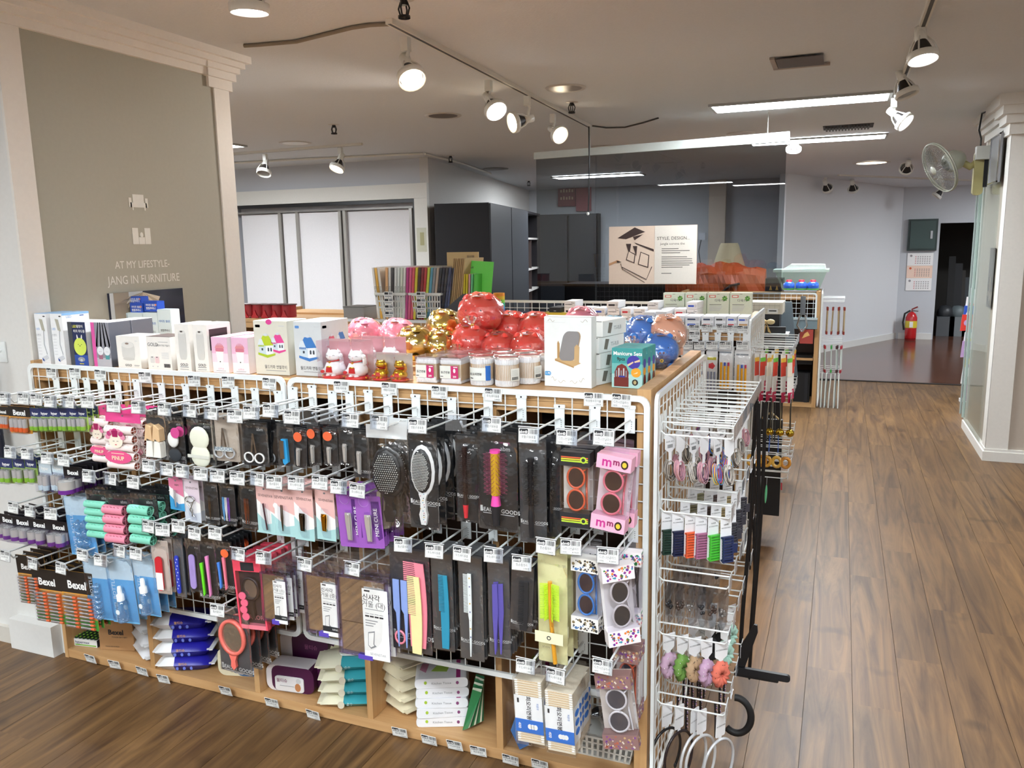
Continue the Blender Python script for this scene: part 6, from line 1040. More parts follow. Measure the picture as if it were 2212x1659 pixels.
def tie(i):
    cs=[('b9b0a6','8d857d','5a5550'),('c79aa8','e0a8a8','a8788c'),('d9d3c9','9a948c','3a3a3c'),('c79aa8','6a4a6a','e0a8a8'),('3a8ad0','e8c83c','e0506a','9a6ad0'),('b9b0a6','55504c','d9d3c9')][i%6]; c=MB().prism([(-.02,0),(.02,0),(.02,-.04),(.006,-.05),(.006,-.085),(-.006,-.085),(-.006,-.05),(-.02,-.04)],0,.0008,CARDW); b=MB()
    if i%2==0: c.text('HAIR ACC',0,-.02,.007,-.0006,INK); [c.rect(-.01+.0022*k,-.038,-.009+.0022*k,-.028,0,INK,.0004) for k in range(9)]
    for k in range(11): r=.018+.006*R.random(); b.tube([(r*.75*math.sin(a)+R.uniform(-.001,.001),-.006+.0015*k+.004*math.cos(a),-.075-r*1.2+r*1.25*math.cos(a)) for a in [2*PI*j/14 for j in range(14)]],.0014,M(cs[k%len(cs)],.6),4,True)
    return [('card',c),('hair_ties',b)]
estack('hair_tie_card',lambda i:['grey','pink','beige and white','mauve','rainbow coloured','black and white'][i]+' elastic hair tie bundle, %s from the grid on the nearest top hook'%NUM[i],'hair ties',tie,2.195,1.128,(.025,.055,.09,.12,.155,.185),-.5)
for r_ in range(1,5): estack('hair_tie_card',lambda i:'hair tie bundle %s from the grid on the %s top hook of the aisle end'%(NUM[i],NUM[r_*2-1]),'hair ties',lambda i:tie(i+r_),2.19+.066*(r_*2-1),1.128,(.04,.09,.14,.18),-.4)
def claw(c):
    def f(i):
        m=M(c[i],.45); k=MB().prism([(x,z) for x,z in rrect(-.018,-.13,.018,0,.006)],0,.0008,CARDW); k.text('HAIR',0,-.022,.007,-.0006,INK); k.text('ACCESSORIES',0,-.031,.005,-.0006,INK); b=MB(); n=9
        b.box(-.017,-.013,-.012,-.008,-.125,-.055,m).box(.013,.017,-.012,-.008,-.125,-.055,m)
        for j in range(n+1): z=-.055-.07*j/n; b.box(-.017,.017,-.013,-.007,z-.0022,z+.0022,m)
        b.box(-.017,.017,-.007,.004,-.125,-.12,m).box(-.017,.017,-.007,.004,-.06,-.055,m); g=MB().box(.014,.034,-.006,-.002,-.105,-.078,m)
        return [('card',k),('claw',b),('grip',g)]
    return f
cc=('1f3a30','1f2748','e8653c','a86a8c','4cc23c','232f58'); cn=('dark green','dark navy','orange','mauve','bright green','navy blue')
estack('hair_claw_clip',lambda i:cn[i]+' hair claw clip on a white card, second row of the aisle end','hair clip',claw(cc),2.2,.905,(.02,.05,.085,.115,.148,.182),-.9,lean=.1)
for r_ in (1,2,3): estack('hair_claw_clip',lambda i:'claw clip card %s from the grid on the %s hook, second row'%(NUM[i],NUM[r_]),'hair clip',claw(('8d8a6a','5a4a48','c9b98c','3a3a44')),2.19+.125*r_,.905,(.05,.1,.14,.18),-.8)
def epouch(i): 
    b=MB().prism([(-.022,0),(.022,0),(.026,-.05),(.02,-.12),(0,-.14),(-.012,-.1)],0,.0006,film('milky_film',(.8,.82,.86),.16,.15,.6)); b.bag(.045,.12,.012,CLEAR,5,6,.2,seed=i,zt=-.015); g=MB()
    for k in range(7): g.ell((R.uniform(-.012,.012),-.004,-.075-R.uniform(-.012,.012)),.005,.004,.005,M(['3a3a3e','5a4a44','8d8a88'][i%3],.15,.5),8,5)
    return [('pouch',b),('hair_beads',g)]
for r_,n_ in ((0,6),(1,4),(2,4)): estack('bead_pouch',lambda i:'clear pouch of dark hair beads, %s from the grid, %s hook of the third row'%(NUM[i],NUM[r_]),'pouch',epouch,2.2+.125*r_,.70,[.03+.03*j for j in range(n_)],-.8,lean=.25)
def scrun(c,dots):
    m=M(c,.8,bump=.3,bs=40)
    def f(i_=0):
        k=MB().prism([(-.022,0),(.022,0),(.02,-.045),(.007,-.055),(.007,-.08),(-.007,-.08),(-.007,-.055),(-.02,-.045)],0,.001,CARDW); k.text('ACCESSORIES',0,-.025,.006,-.0006,INK); b=MB(); v=[];f_=[];N,K=26,8
        for i in range(N):
            a=2*PI*i/N; rr=.0135*(1+.3*math.sin(i*2.6)+.45*noise.noise((i*.9,dots,0)))
            for j in range(K): q=2*PI*j/K; R0=.018; v.append(((R0+rr*math.cos(q))*math.sin(a)*.85,rr*math.sin(q),-.1+(R0+rr*math.cos(q))*math.cos(a)*1.25))
        for i in range(N):
            for j in range(K): f_.append((i*K+j,((i+1)%N)*K+j,((i+1)%N)*K+(j+1)%K,i*K+(j+1)%K))
        b.add(v,f_,m,True); d=MB(); dm=M('f0efec' if dots%2 else '3a3030',.5)
        for t_ in range(10): a=R.random()*6.28; d.ell((.03*math.sin(a)*.8,-.0125,-.1+.03*math.cos(a)*1.15),.0014,.001,.0014,dm,5,4)
        return [('card',k),('scrunchie',b,None,[('dots',d)])]
    return f
sc_=(('c0a0b8','lilac',1),('6f9a48','green',3),('b99a78','tan',2),('bb98b4','mauve',5),('d8705c','coral',4))
estack('scrunchie',lambda i:sc_[i][1]+' dotted scrunchie on a white card, fourth row of the aisle end','scrunchie',lambda i:scrun(sc_[i][0],sc_[i][2])(),2.2,.535,(.03,.07,.105,.138,.18),-.75,lean=.15)
def stripe(i): P=scrun(('e6e6e2','2a2a2c','a9cfc0')[i%3],i)(); return P
for r_ in (1,2): estack('scrunchie',lambda i:('white','black','mint green')[i]+' scrunchie on the %s hook of the fourth row'%NUM[r_],'scrunchie',stripe,2.2+.125*r_,.535,(.08,.13,.175),-.7)
def hband(c,glit,w=.0045):
    def f(i_=0):
        k=MB().prism(rrect(-.02,-.075,.02,0,.006),0,.001,CARDW); k.prism([(-.006,-.09),(.006,-.09),(.006,-.075),(-.006,-.075)],0,.001,CARDW); k.text('ACCESSORIES',0,-.04,.006,-.0006,INK)
        P=[(.062*math.sin(a),0,-.085-.075+.075*math.cos(a)*(1 if abs(a)<1.6 else 1.25)) for a in [-2.35+4.7*i/24 for i in range(25)]]
        return [('card',k),('band',MB().tube(P,w,M(c,.25,.3 if glit else 0),6)),('band_tips',MB().ell(P[0],.006,.005,.009,BLK,6,5).ell(P[-1],.006,.005,.009,BLK,6,5))]
    return f
hb=[('1a1a1d',0),('2a2022',0),('d7d9db',1),('d7d9db',1),('c9ccd0',1)]; estack('headband',lambda i:('black','very dark','glittering silver','silver glitter','white and silver')[i]+' headband, %s from the grid, lowest row of the aisle end'%NUM[i],'headband',lambda i:hband(*hb[i])(),2.2,.315,(.03,.065,.11,.13,.185),-.55)
def beads(i):
    b=MB().tube([(0,0,0),(.002,0,-.05),(-.001,0,-.11)],.004,M('1a1416',.5),5); g=MB()
    for k in range(16): g.ell((R.uniform(-.004,.004),-.004,-.01-.006*k),.0018,.0018,.0018,M(('e6d8e6','b08ad0','e0a8a0')[k%3],.2),5,4)
    return [('strap',b),('glitter_beads',g,'stuff')]
for r_ in (0,1,2): estack('beaded_strap',lambda i:'black strap with glitter beads %s from the grid, %s hook of the lowest row'%(NUM[i],NUM[r_]),'strap',beads,2.25+.1*r_,.315,(.05,.075,.1,.16),0)
# long black belts hanging off the outer hooks
for k,(y,x,z0,z1,w) in enumerate(((2.72,.212,1.09,.25,.008),(2.74,.222,1.09,.12,.007),(2.62,.205,.87,.2,.008),(2.8,.2,1.05,.5,.006),(2.9,.2,1.09,.4,.007))):
    b=MB(); n=18
    P=[(EX+x+.012*math.sin(3*t+k),y+.01*math.sin(5*t),z0+(z1-z0)*t) for t in [i/n for i in range(n+1)]]
    v=[];f=[]
    for (a,b2,c2) in P: v+=[(a-w*.7,b2-w*.3,c2),(a+w*.7,b2+w*.3,c2),(a+w*.7-.002,b2+w*.3+.003,c2),(a-w*.7-.002,b2-w*.3+.003,c2)]
    for i in range(n):
        for j in range(4): f.append((i*4+j,i*4+(j+1)%4,i*4+4+(j+1)%4,i*4+4+j))
    thing('black_belt','long black belt hanging down the aisle end, %s in the bunch'%NUM[k],'belt',[('strap',b.add(v,f,M('0d0d10',.4),True)),('belt_tip',MB().ell((P[-1][0],P[-1][1],P[-1][2]-.005),w*.75,w*.4,.012,M('0d0d10',.4),8,6))])
p=U(1600,1447,'y',2.55);q=U(1708,1447,'y',2.55); um=MB().prism(rrect(p.x-.02,p.z-.011,q.x,p.z+.012,.011,5),2.54,2.553,M('14161b',.45)); thing('folded_band','black padded band sticking out into the aisle near the floor','band',[('band',um),('under_layer',MB().prism(rrect(p.x-.02,p.z-.02,q.x-.035,p.z-.009,.005,3),2.542,2.551,M('0c0c0f',.5)))])
p=U(1632,1352,'y',2.55);q=U(1600,1440,'y',2.55); thing('black_band','black curved band pointing up beside the belts','band',[('band',MB().prism([(q.x-.012,q.z),(q.x+.014,q.z+.004),(p.x+.008,p.z-.02),(p.x+.006,p.z+.004),(p.x-.004,p.z+.005),(q.x-.004,q.z+.07)],2.545,2.555,M('0d0d10',.45)))])
p=U(1590,1545,'y',2.4); thing('wide_headband','wide black padded headband hanging under the scrunchies','headband',[('band',MB().tube([(p.x+.045*math.cos(a),2.4,p.z+.06*math.sin(a)) for a in [-2.2+3.9*i/20 for i in range(21)]],.011,M('0d0d10',.6),8))])
# ================= SECOND COUNTER (STATIONERY) =================
Y2=4.1; Z2=1.185; X2=-.415
counter('display_counter','second beech counter behind, with pens and files on top',-3.62,X2,Y2+.006,4.88,Z2,[-2.98,-2.47,-1.95,-1.45,-.95])
grid('wire_grid_panel','white wire grid on the right part of the second counter front',-1.62,X2-.002,.3,1.2,Y2); grid('wire_grid_panel','white wire grid on the middle part of the second counter front',-2.83,-1.63,.3,1.2,Y2)
grid('wire_grid_panel','white wire grid on the aisle end of the second counter',0,.78,.012,1.235,0,rot=PI/2,loc=(X2+.012,Y2,0))
for i,(x,y) in enumerate(((1500,710),(1500,725),(1527,709),(1560,710),(1583,711),(1605,712))): p=U(x,y,'y',Y2-.012); thing('price_label','small price label %s from the left on the second counter rail'%NUM[i],'price label',[('price_tag',TAGS[i%5])],p,0,0,0,'labels on the second counter')
def pack2(w,h,kind):
    c=MB().prism(rrect(-w/2,-h,w/2,0,.004),0,.001,M('e4e4e2',.4)); P=[('backing_card',c)]
    if kind=='red': c.rect(-w*.3,-h*.22,w*.3,-h*.15,-.0002,H('c9c23a')); c.disc(0,-h*.36,w*.24,w*.24,-.0004,H('d8303c'),5); P+=[('marker',MB().cyl((x*w,-.006,-h*.5),(x*w,-.006,-h*.95),.004,M('8a8ea0',.3),n=8)) for x in (-.22,0,.22)]
    else: c.rect(-w*.4,-h*.12,w*.4,-h*.08,-.0002,GRY); P+=[('pencil',MB().cyl((x*w,-.007,-h*.42),(x*w,-.007,-h*.97),.0055,M('eda81c',.4),n=6).cyl((x*w,-.007,-h*.34),(x*w,-.007,-h*.42),.005,M(q,.4),n=6)) for x,q in ((-.24,'eda81c'),(0,'3a5ac0'),(.24,'c8305a'))]
    P.append(('bag',MB().bag(w,h*.9,.018,CLEAR,seed=int(h*999),zt=-h*.1))); return P
for i,(x,yt,k) in enumerate(((1487,755,'red'),(1510,757,'red'),(1538,758,'red'),(1567,752,'pencil'),(1604,757,'pencil'))):
    p=U(x,742,'y',Y2-.2); thing('display_hook','hook with label %s from the left on the second counter grid'%NUM[i],'hook',[('back_plate',PLATE),('upper_arm',ARM),('label_holder',HOLD),('price_tag',TAGS[i])],(p.x,Y2-.005,p.z+.02),group='hooks on the second counter')
    o=bpy.data.objects
    for c in COL.objects[-1].parent.children if COL.objects[-1].parent else ():
        if c.name.startswith(('label_holder','price_tag')): c.location=(0,-LH,-.03)
    pr_=bake(pack2(.07,.2,k)); t=U(x,yt,'y',Y2-.17)
    for j in range(3): thing('marker_pack' if k=='red' else 'pencil_pack',('pack of grey markers with red star' if k=='red' else 'pack of orange pencils')+', %s hook of the second counter, %s from front'%(NUM[i],NUM[j]),'pen pack',pr_,(t.x,Y2-.17+.03*j,t.z),group='pen packs on hook %d'%(i+1))
def e2(y,z,l): eloop(y,z,l,X2+.015,'loop hooks on the second counter end')
for z,rn in ((1.10,'top'),(.86,'second'),(.60,'third'),(.47,'fourth')):
    for k in range(6): e2(Y2+.06+.11*k,z,NUM[k]+' loop hook from the corner, '+rn+' row of the second counter end')
S2=EX; EX=X2+.015
def redp(i):
    c=MB().box(-.02,.02,0,.001,-.2,0,M('e4e2dc',.4)).box(-.019,.019,-.002,0,-.11,-.04,M(('d8402c','e8dcc9')[i%3==2],.4)).box(-.019,.019,-.003,-.001,-.04,-.02,M(('e8b83c','7ac84a')[i%2],.4)); return [('card',c),('red_tip',B(-.014,.014,-.004,0,-.24,-.19,M('b8244c',.4)))]
estack('craft_pack',lambda i:'red and white craft pack %s from the grid on the top hooks, second counter end'%NUM[i],'pack',redp,Y2+.06,1.10,(.03,.06,.09,.12,.155,.185),-.5)
for r_ in (1,3): estack('craft_pack',lambda i:'craft pack %s from the grid, hook %s, second counter end'%(NUM[i],NUM[r_]),'pack',lambda i:redp(i+1),Y2+.06+.11*r_,1.10,(.05,.1,.15,.19),-.4)
def zipb(i): return [('cords',MB().tube([(0,0,0),(.012,0,-.1),(.004,0,-.2)],.003,M(('55554e','2e2e2c','77736a')[i%3],.6),4).tube([(0,0,0),(-.012,0,-.1),(-.006,0,-.19)],.003,M('8c8a80',.6),4).tube([(0,-.01,0),(0,-.012,-.2)],.003,M('3a3a38',.6),4))]
estack('cord_bundle',lambda i:'dark cord bundle %s from the grid under the second row, second counter end'%NUM[i],'cord',zipb,Y2+.06,.86,(.015,.035,.055,.075,.095,.115),0)
def bell(i): b=MB().ell((0,0,-.17),.021,.021,.02,M('c9a83c',.2,1),14,10); return [('bell',b),('ribbon',MB().tube([(0,0,0),(.018,0,-.07),(.004,0,-.15)],.004,M('c9b07a',.5),5).tube([(0,0,0),(-.018,0,-.08),(-.004,0,-.15)],.004,M('2e2a24',.5),5))]
estack('brass_bell',lambda i:('left','middle','right')[i]+' brass bell on ribbon, aisle end of the second counter','bell',bell,Y2+.04,.88,(.11,.15,.2),0,lean=.05)
estack('blue_strap',lambda i:('left','right')[i]+' blue strap below the brass bells','strap',lambda i:[('strap',B(-.012,.012,0,.002,-.09,0,M('2f62c0',.5)))],Y2+.03,.70,(.11,.15),0)
def tape(i): return [('tape_ring',MB().tube([(0,.02*math.sin(a),-.045+.024*math.cos(a)) for a in [2*PI*j/16 for j in range(16)]],.009,M(('d9a23a','e0b04a','c8862c')[i%3],.25,coat=.5),6,True)),('tab',B(-.001,.001,-.006,.006,-.02,0,CARDW))]
estack('tape_roll',lambda i:'amber tape roll %s from the grid, third row of the second counter end'%NUM[i],'tape',tape,Y2+.05,.60,(.02,.045,.07,.095,.145,.185),0)
estack('green_lure',lambda i:('left','middle','right')[i]+' pale green glitter stick hanging lowest on the second counter end','stick',lambda i:[('stick',MB().ell((0,0,-.09),.009,.006,.05,M('6fd09a',.3),10,8)),('wire',MB().tube([(0,0,0),(0,0,-.04)],.001,SIL,4))],Y2+.06,.47,(.04,.07,.1),0)
estack('red_charm',lambda i:'small red charm with silver cap hanging lowest on the second counter end','charm',lambda i:[('charm',B(-.005,.005,-.003,.003,-.06,-.02,M('b02438',.3))),('cap',B(-.01,.01,-.005,.005,-.02,0,SIL))],Y2+.06,.47,(.17,),0)
EX=S2
bk=MB().box(X2+.03,X2+.16,4.5,4.53,.12,.66,M('0e0e10',.5)); thing('black_board','black board standing at the far corner of the second counter end','board',[('board',bk),('top_strap',MB().tube([(X2+.05,4.51,.66),(X2+.1,4.5,.7),(X2+.14,4.51,.66)],.006,M('b8a070',.5),5))])
# stationery boxes on the second counter
def pen(b,w,h): b.rect(-.35*w,.3*h,.2*w,.6*h,0,H(R.choice(('2a3a5c','26282c','3a5ac0','c8303c')))); b.rect(.25*w,.25*h,.45*w,.7*h,0,LG)
def penf(b,w,h): b.rect(-.4*w,.42*h,.25*w,.5*h,0,H('2a2c30')); b.prism([(-.45*w,.46*h),(-.4*w,.5*h),(-.4*w,.42*h)],-.0006,0,INK); b.rect(-.1*w,.38*h,.1*w,.54*h,-.0004,H('8a8e96')); b.text('Pen',.3*w,.7*h,.012,-.0004,INK)
pb=[(1390,1414,694,675),(1416,1440,694,674),(1450,1478,700,683),(1480,1512,702,684),(1515,1542,702,684),(1543,1568,702,684),(1569,1592,702,684),(1593,1616,703,684)]
names=('red lettered','black barred','dark striped','black fronted','blue printed','red printed','blue banded','black lettered')
for i,(a,b,c,d) in enumerate(pb):
    for k in (0,1) if i>2 else (0,): boxat('pen_box',names[i]+' white pen box on the second counter, '+('lower' if k==0 else 'upper')+(' one' if i>2 else ', on edge'),'pen box',a,b,c-(0 if k==0 else 9.5),c-9 if i>2 and k==0 else (c-18 if i>2 else d),.15,'eceef2',pen,zb=Z2+.002+(.0 if k==0 else .033),ypl=Y2+.02+.004*k)
rr=random.Random(3); n2=('leftmost','second','third','fourth','fifth','sixth','seventh','eighth','ninth','tenth','eleventh','rightmost')
for i,x in enumerate((1200,1232,1262,1296,1322,1352,1380,1408,1436,1464,1492)):
    z=Z2+.002; w=(26,24,28,24,26,22,26,24,26,26,24)[i]
    for k in range(2+(i%3==1)): boxat('pen_box','white pen carton at the back of the second counter, %s column, %s'%(n2[i],('bottom','middle','top')[k]),'pen box',x,x+w,668,668-11,.16,'e9ebef' if i not in (0,) else '1e1f22',penf if (i+k)%2 else pen,zb=None,ypl=4.42+.01*(i%2)) if False else thing('pen_box','white pen carton at the back of the second counter, %s column, %s'%(n2[i],('bottom','middle','top')[k]),'pen box',(lambda ww:[('carton',MB().box(-ww/2,ww/2,-.08,.08,0,.036,M('e9ebef' if i else '1e1f22',.4))),('print',(lambda b:((penf if (i+k)%2 else pen)(b,ww,.036),b)[1])((lambda b:b)(MB().t(0,-.0802,0))))])((U(x+w,668,'y',4.5).x-U(x,668,'y',4.5).x)*.94),(U(x+w/2,668,'y',4.5).x,4.46,Z2+.0015+.0375*k),rr.uniform(-.06,.06))
def seed(b,w,h):
    b.rect(-.42*w,.83*h,-.12*w,.92*h,0,H('e0685c')); b.rect(-.38*w,.85*h,-.16*w,.9*h,-.0004,H('f1f3e6')); b.text('다육이',.05*w,.72*h,.018,-.0004,INK); b.rect(-.4*w,.56*h,.15*w,.575*h,0,INK)
    for k in range(5): b.rect(-.4*w,(.5-.04*k)*h,(.2-.03*k)*w,(.515-.04*k)*h,0,LG)
    b.rect(-.38*w,.2*h,-.1*w,.22*h,0,INK); b.rect(-.05*w,.08*h,.14*w,.2*h,0,GRY)
    for k in range(7): a=k*.9; b.disc(.3*w+.07*w*math.cos(a),.8*h+.06*h*math.sin(a),.06*w,.035*h,-.0004-.0002*k,H(('5a9a3c','7ab84a','4a7a3a')[k%3]),7,rot=a)
    b.disc(.3*w,.15*h,.035*w,.03*h,0,H('3a7ac0'),8); b.rect(-.06*w,.955*h,.06*w,.965*h,0,INK)
for i,(a,b) in enumerate(((1432,1478),(1479,1525),(1527,1574),(1576,1623))): boxat('seed_kit_box','pale green succulent kit box, %s of four in the row'%NUM[i],'box',a,b,690,633,.05,'dfe7d3',seed,zb=Z2+.002,ypl=4.58)
gp2=grid('wire_grid_panel','white wire grid with top rail at the rear of the second counter',-2.4,-.95,.5,1.262,4.9)
# files in baskets at the left of the second counter
for i,(a,b) in enumerate(((811,882),(884,958))):
    p=U(a,690,'y',Y2+.06);q=U(b,690,'y',Y2+.06); thing('file_basket','white basket of files on the second counter, '+('left' if i==0 else 'right'),'basket',basket(q.x-p.x-.035,.3,.165,BW,4,11),((p.x+q.x)/2,Y2+.21,Z2+.002),0)
    tb=MB()
    for k in range(4): tb.box(-.03,.03,-.001,0,.0-.038*k,.035-.038*k,M('e9ebe9',.5)).box(-.026,-.002,-.0015,-.001,.018-.038*k,.031-.038*k,INK).box(.003,.026,-.0015,-.001,.018-.038*k,.031-.038*k,M('8a8e92',.5)).box(-.024,.02,-.0015,-.001,.007-.038*k,.01-.038*k,INK)
    c=U((838,908)[i],646,'y',Y2+.02); thing('label_strip','strip of four price labels hanging on the %s file basket'%('left','right')[i],'price label',[('labels',tb,'stuff')],(c.x,Y2+.028,Z2+.14))
fc=[('e8e6e0','white spined'),('edb83a','orange yellow'),('e4e2dc','white lettered'),('e3b27a','peach'),('dedddc','pale lettered'),('2a2a30','narrow black'),('e0e2e2','grey white'),('dfe6e4','white with aqua top'),('dfe7d8','white with green top'),('e4e4e0','off white'),('c23c8c','magenta'),('d85a8a','rose'),('e05a6e','coral'),('d9cc3a','mustard yellow'),('4a2a2a','dark brown'),('8a2430','maroon'),('b82c34','deep red'),('c8d44a','lime'),('5aa0b8','teal edged'),('8c9094','mid grey'),('b9a898','pale brown'),('1e2230','near black'),('23283c','blue black'),('2c2c34','charcoal'),('3a4668','slate blue'),('55608a','blue grey')]
for i,(c,nm) in enumerate(fc):
    px=817+ i*5.9; x=U(px,610,'y',Y2+.08).x; lean=.09 if i<3 else (-.02-.006*i); bk_=MB().box(-.007,.007,-.13,.12,0,.3,M(c,.35)); P=[('cover',bk_)]
    if c>'d' and i<10: s=MB(); s.text('FILE BINDER',0,.16,.012,-.1315,INK,rot=-PI/2); P.append(('spine_print',s))
    P.append(('plastic_sleeve',MB().box(-.0078,.0078,-.134,.125,.005,.305,film('thin_bag',(1,1,1),.05,.1,.5)))); thing('file_folder',nm+' file folder standing in the '+('left' if i<13 else 'right')+' white basket','folder',P,(x,Y2+.2,Z2+.012),0,0,-lean)
for k in range(7): x=U(971+3.8*k,650,'y',Y2+.09).x; thing('paper_file','kraft brown file leaning right of the baskets, %s from left'%NUM[k],'folder',[('cover',B(-.004,.004,-.13,.13,0,.36,M(('b09468','9c8058')[k%2],.7)))],(x,Y2+.2,Z2+.003),0,0,.12)
a=U(1000,590,'y',Y2+.36);thing('kraft_envelope','kraft envelope pack with bar code standing behind the brown files','envelope',[('envelope',MB().box(-.1,.1,0,.012,0,.39,M('c2a878',.6))),('print',(lambda b:([b.rect(.03+.008*k,.33,.033+.008*k,.37,-.0002,INK) for k in range(6)],b)[1])(MB()))],(a.x,Y2+.36,Z2+.003),.1)
for k,(c,nm) in enumerate((('d9cc3c','yellow'),('d9c63a','mustard'),('c9989c','dusty pink'),('6ac48a','mint'),('52b848','leaf green'))): x=U(1000+5.5*k,650,'y',Y2+.08).x; thing('paper_file',nm+' file beside the big green folder','folder',[('cover',B(-.005,.005,-.12,.1,0,.27,M(c,.45)))],(x,Y2+.2,Z2+.003),0,0,.05)
a=U(1036,612,'y',Y2+.17); g=MB().prism([(-.085,-.13),(.06,-.12),(.085,.12),(-.06,.13)],0,.008,M('5cd040',.35)); g.text('A4',-.045,.09,.02,-.0004,INK); thing('green_folder','large bright green folder standing tilted at the end of the files','folder',[('cover',g)],(a.x,Y2+.17,max(a.z,Z2+.135)),.2)
a=U(1000,690,'y',Y2+.1); thing('file_stand','dark grey file stand with a label at the foot of the brown files','file stand',[('stand',MB().prism([(-.07,0),(.1,0),(.1,.16),(.06,.16),(-.07,.06)],0,.2,M('4a4c50',.4))),('price_tag',MB().box(-.03,.03,-.002,-.001,.02,.06,M('e9ebe9',.5)).box(-.026,-.002,-.0025,-.002,.04,.055,INK))],(a.x-.03,Y2+.04,Z2+.003))
a=U(1078,640,'y',4.6); thing('sticker_roll','rainbow striped roll on the second counter behind the red banks','roll',[('band',MB().cyl((0,0,.02*k),(0,0,.02*(k+1)),.035,M(c,.4),n=16)) for k,c in enumerate(('d86a9a','8a5ac0','3a9ad8','3ac0a0','8ad04a','e8c83c','ee9a3c'))],(a.x,4.6,Z2+.002))
for i,(x,yb,w,c,l) in enumerate(((1114,668,40,'26264a','navy and yellow glue box'),(1150,672,46,'d9c23c','yellow pencil box'),(1140,679,52,'b82c34','flat red box'))): p=U(x,yb,'z',Z2+.03); thing('pen_box',l+' lying behind the red piggy banks','box',[('carton',B(-.09,.09,-.05,.05,0,.045,M(c,.4))),('print',B(-.03,.07,-.051,-.0502,.01,.03,M(('e8c83c','3a3a3a','e8e0d0')[i],.4)))],(-1.66+.17*i,4.4+.02*i,Z2+.002),.1*i)
# red ribbon spools and grey case at the left
for i,x in enumerate((541,562,583,604,625)): p=U(x,680,'y',4.2); thing('ribbon_spool','red ribbon spool %s from the left beyond the front counter'%NUM[i],'ribbon spool',[('ribbon',MB().cyl((0,0,.004),(0,0,.082),.045,M('9c1c24',.35,bump=.2),n=20)),('flange',MB().cyl((0,0,.082),(0,0,.086),.052,M('4a1418',.4),n=20)),('ribbon_end',MB().prism([(-.03,.0),(.0,.05),(.012,.02),(.03,-.0)],-.052,-.047,M('b8242c',.35)))],(p.x,4.2,Z2+.003))
p=U(775,700,'y',4.2); thing('grey_case','grey brushed case behind the pink piggy banks','case',[('body',B(-.07,.07,-.05,.1,0,.075,M('8d8a8a',.35,.3))),('lid',B(-.073,.073,-.053,.103,.075,.08,M('5a5858',.4)))],(p.x,4.2,Z2+.003))
gt=MB().box(-2.75,-2.0,2.9,3.3,1.19,1.2,PANE); 
# ================= THIRD COUNTER AND BACKGROUND =================
Y3=8.25; X3=-.17; Z3=1.1
counter('display_counter','third narrow counter far back by the aisle, with black goods on its shelves',-1.5,X3,Y3+.01,8.7,Z3,[-.55,-1.0],mid=False)
o=grid('wire_grid_panel','beige wire grid on the front of the third counter',-1.1,X3-.03,.78,1.115,Y3)
grid('wire_grid_panel','narrow white grid on the aisle end of the third counter',0,.46,.01,1.13,0,rot=PI/2,loc=(X3+.012,Y3,0))
thing('shelf_board','shelf board in the third counter with black goods above and below','shelf',[('board',B(-.5,X3-.045,Y3+.03,8.6,.46,.48,OAK))])
def onp(px,py,y): q=U(px,py,'y',y); return q
q=onp(1720,628,8.45); tub=MB().prism([(-.17,0),(.17,0),(.23,.17),(-.24,.17)],-.13,.13,film('green_tub',(.78,.9,.82),.1,.2,0)); thing('storage_tub','pale green translucent tub with white lid on the third counter','tub',[('tub',tub),('rim',MB().prism([(-.26,.17),(.25,.17),(.25,.195),(-.26,.195)],-.15,.15,M('cfe6dc',.4))),('lid',MB().prism([(-.18,.195),(.22,.2),(.21,.24),(-.1,.245)],-.12,.12,M('eef4f2',.4)))],(-.36,8.52,Z3+.035))
for i,x in enumerate((1704,1731,1756)):
    q=onp(x,622,8.33); thing('detergent_bottle','blue bottle with red cap on the third counter, '+('left','middle','right')[i],'bottle',[('bottle',MB().lathe([(0,0),(.055,0),(.062,.03),(.06,.075),(.03,.095)],M('2a5ac0',.3),16)),('wrap',MB().lathe([(.0625,.005),(.063,.022)],M('5aa84a',.4),16)),('cap',MB().lathe([(.032,.092),(.03,.115),(0,.118)],M('c8243c',.3),12))],(q.x,8.33,Z3+.035),sc=.85)
def px_box(name,lab,cat,x0,y0,x1,y1,yy,d,m,extra=None):
    a=onp(x0,y1,yy);b=onp(x1,y0,yy); P=[('body',B(a.x,b.x,yy,yy+d,a.z,b.z,m))]
    if extra: P.append(extra(a,b,yy))
    thing(name,lab,cat,P)
px_box('metal_scoop','shiny steel scoop hanging on the beige grid of the third counter','scoop',1728,640,1741,680,8.1,.02,CHROME,lambda a,b,y:('handles',MB().tube([(a.x,y,a.z),(a.x-.02,y,a.z-.1),(a.x+.02,y,a.z-.16)],.01,CHROME,6).tube([(b.x,y,a.z),(b.x+.02,y,a.z-.1),(b.x-.02,y,a.z-.16)],.01,CHROME,6)))
px_box('plastic_pack','blue grey corrugated plastic pack under the steel scoop','pack',1705,687,1766,710,8.15,.06,M('7a8c94',.2,coat=.4),lambda a,b,y:('ridges',B(a.x,b.x,y-.01,y,b.z-.02,b.z,M('b9c6ca',.2))))
px_box('red_pack','red patterned packs on the third counter shelf','pack',1727,712,1757,742,8.15,.05,M('a8443c',.4),lambda a,b,y:('print',MB().prism([(a.x+.02,a.z+.05),(b.x-.03,a.z+.08),(b.x-.05,b.z-.02),(a.x+.04,b.z-.04)],y-.002,y-.0005,M('e0b06a',.5))))
px_box('black_goods','black folded goods on the upper dark shelf of the third counter','goods',1711,768,1755,786,8.32,.2,M('141417',.6),lambda a,b,y:('fold',B(a.x,b.x,y-.01,y,(a.z+b.z)/2-.01,(a.z+b.z)/2,M('25262c',.6))))
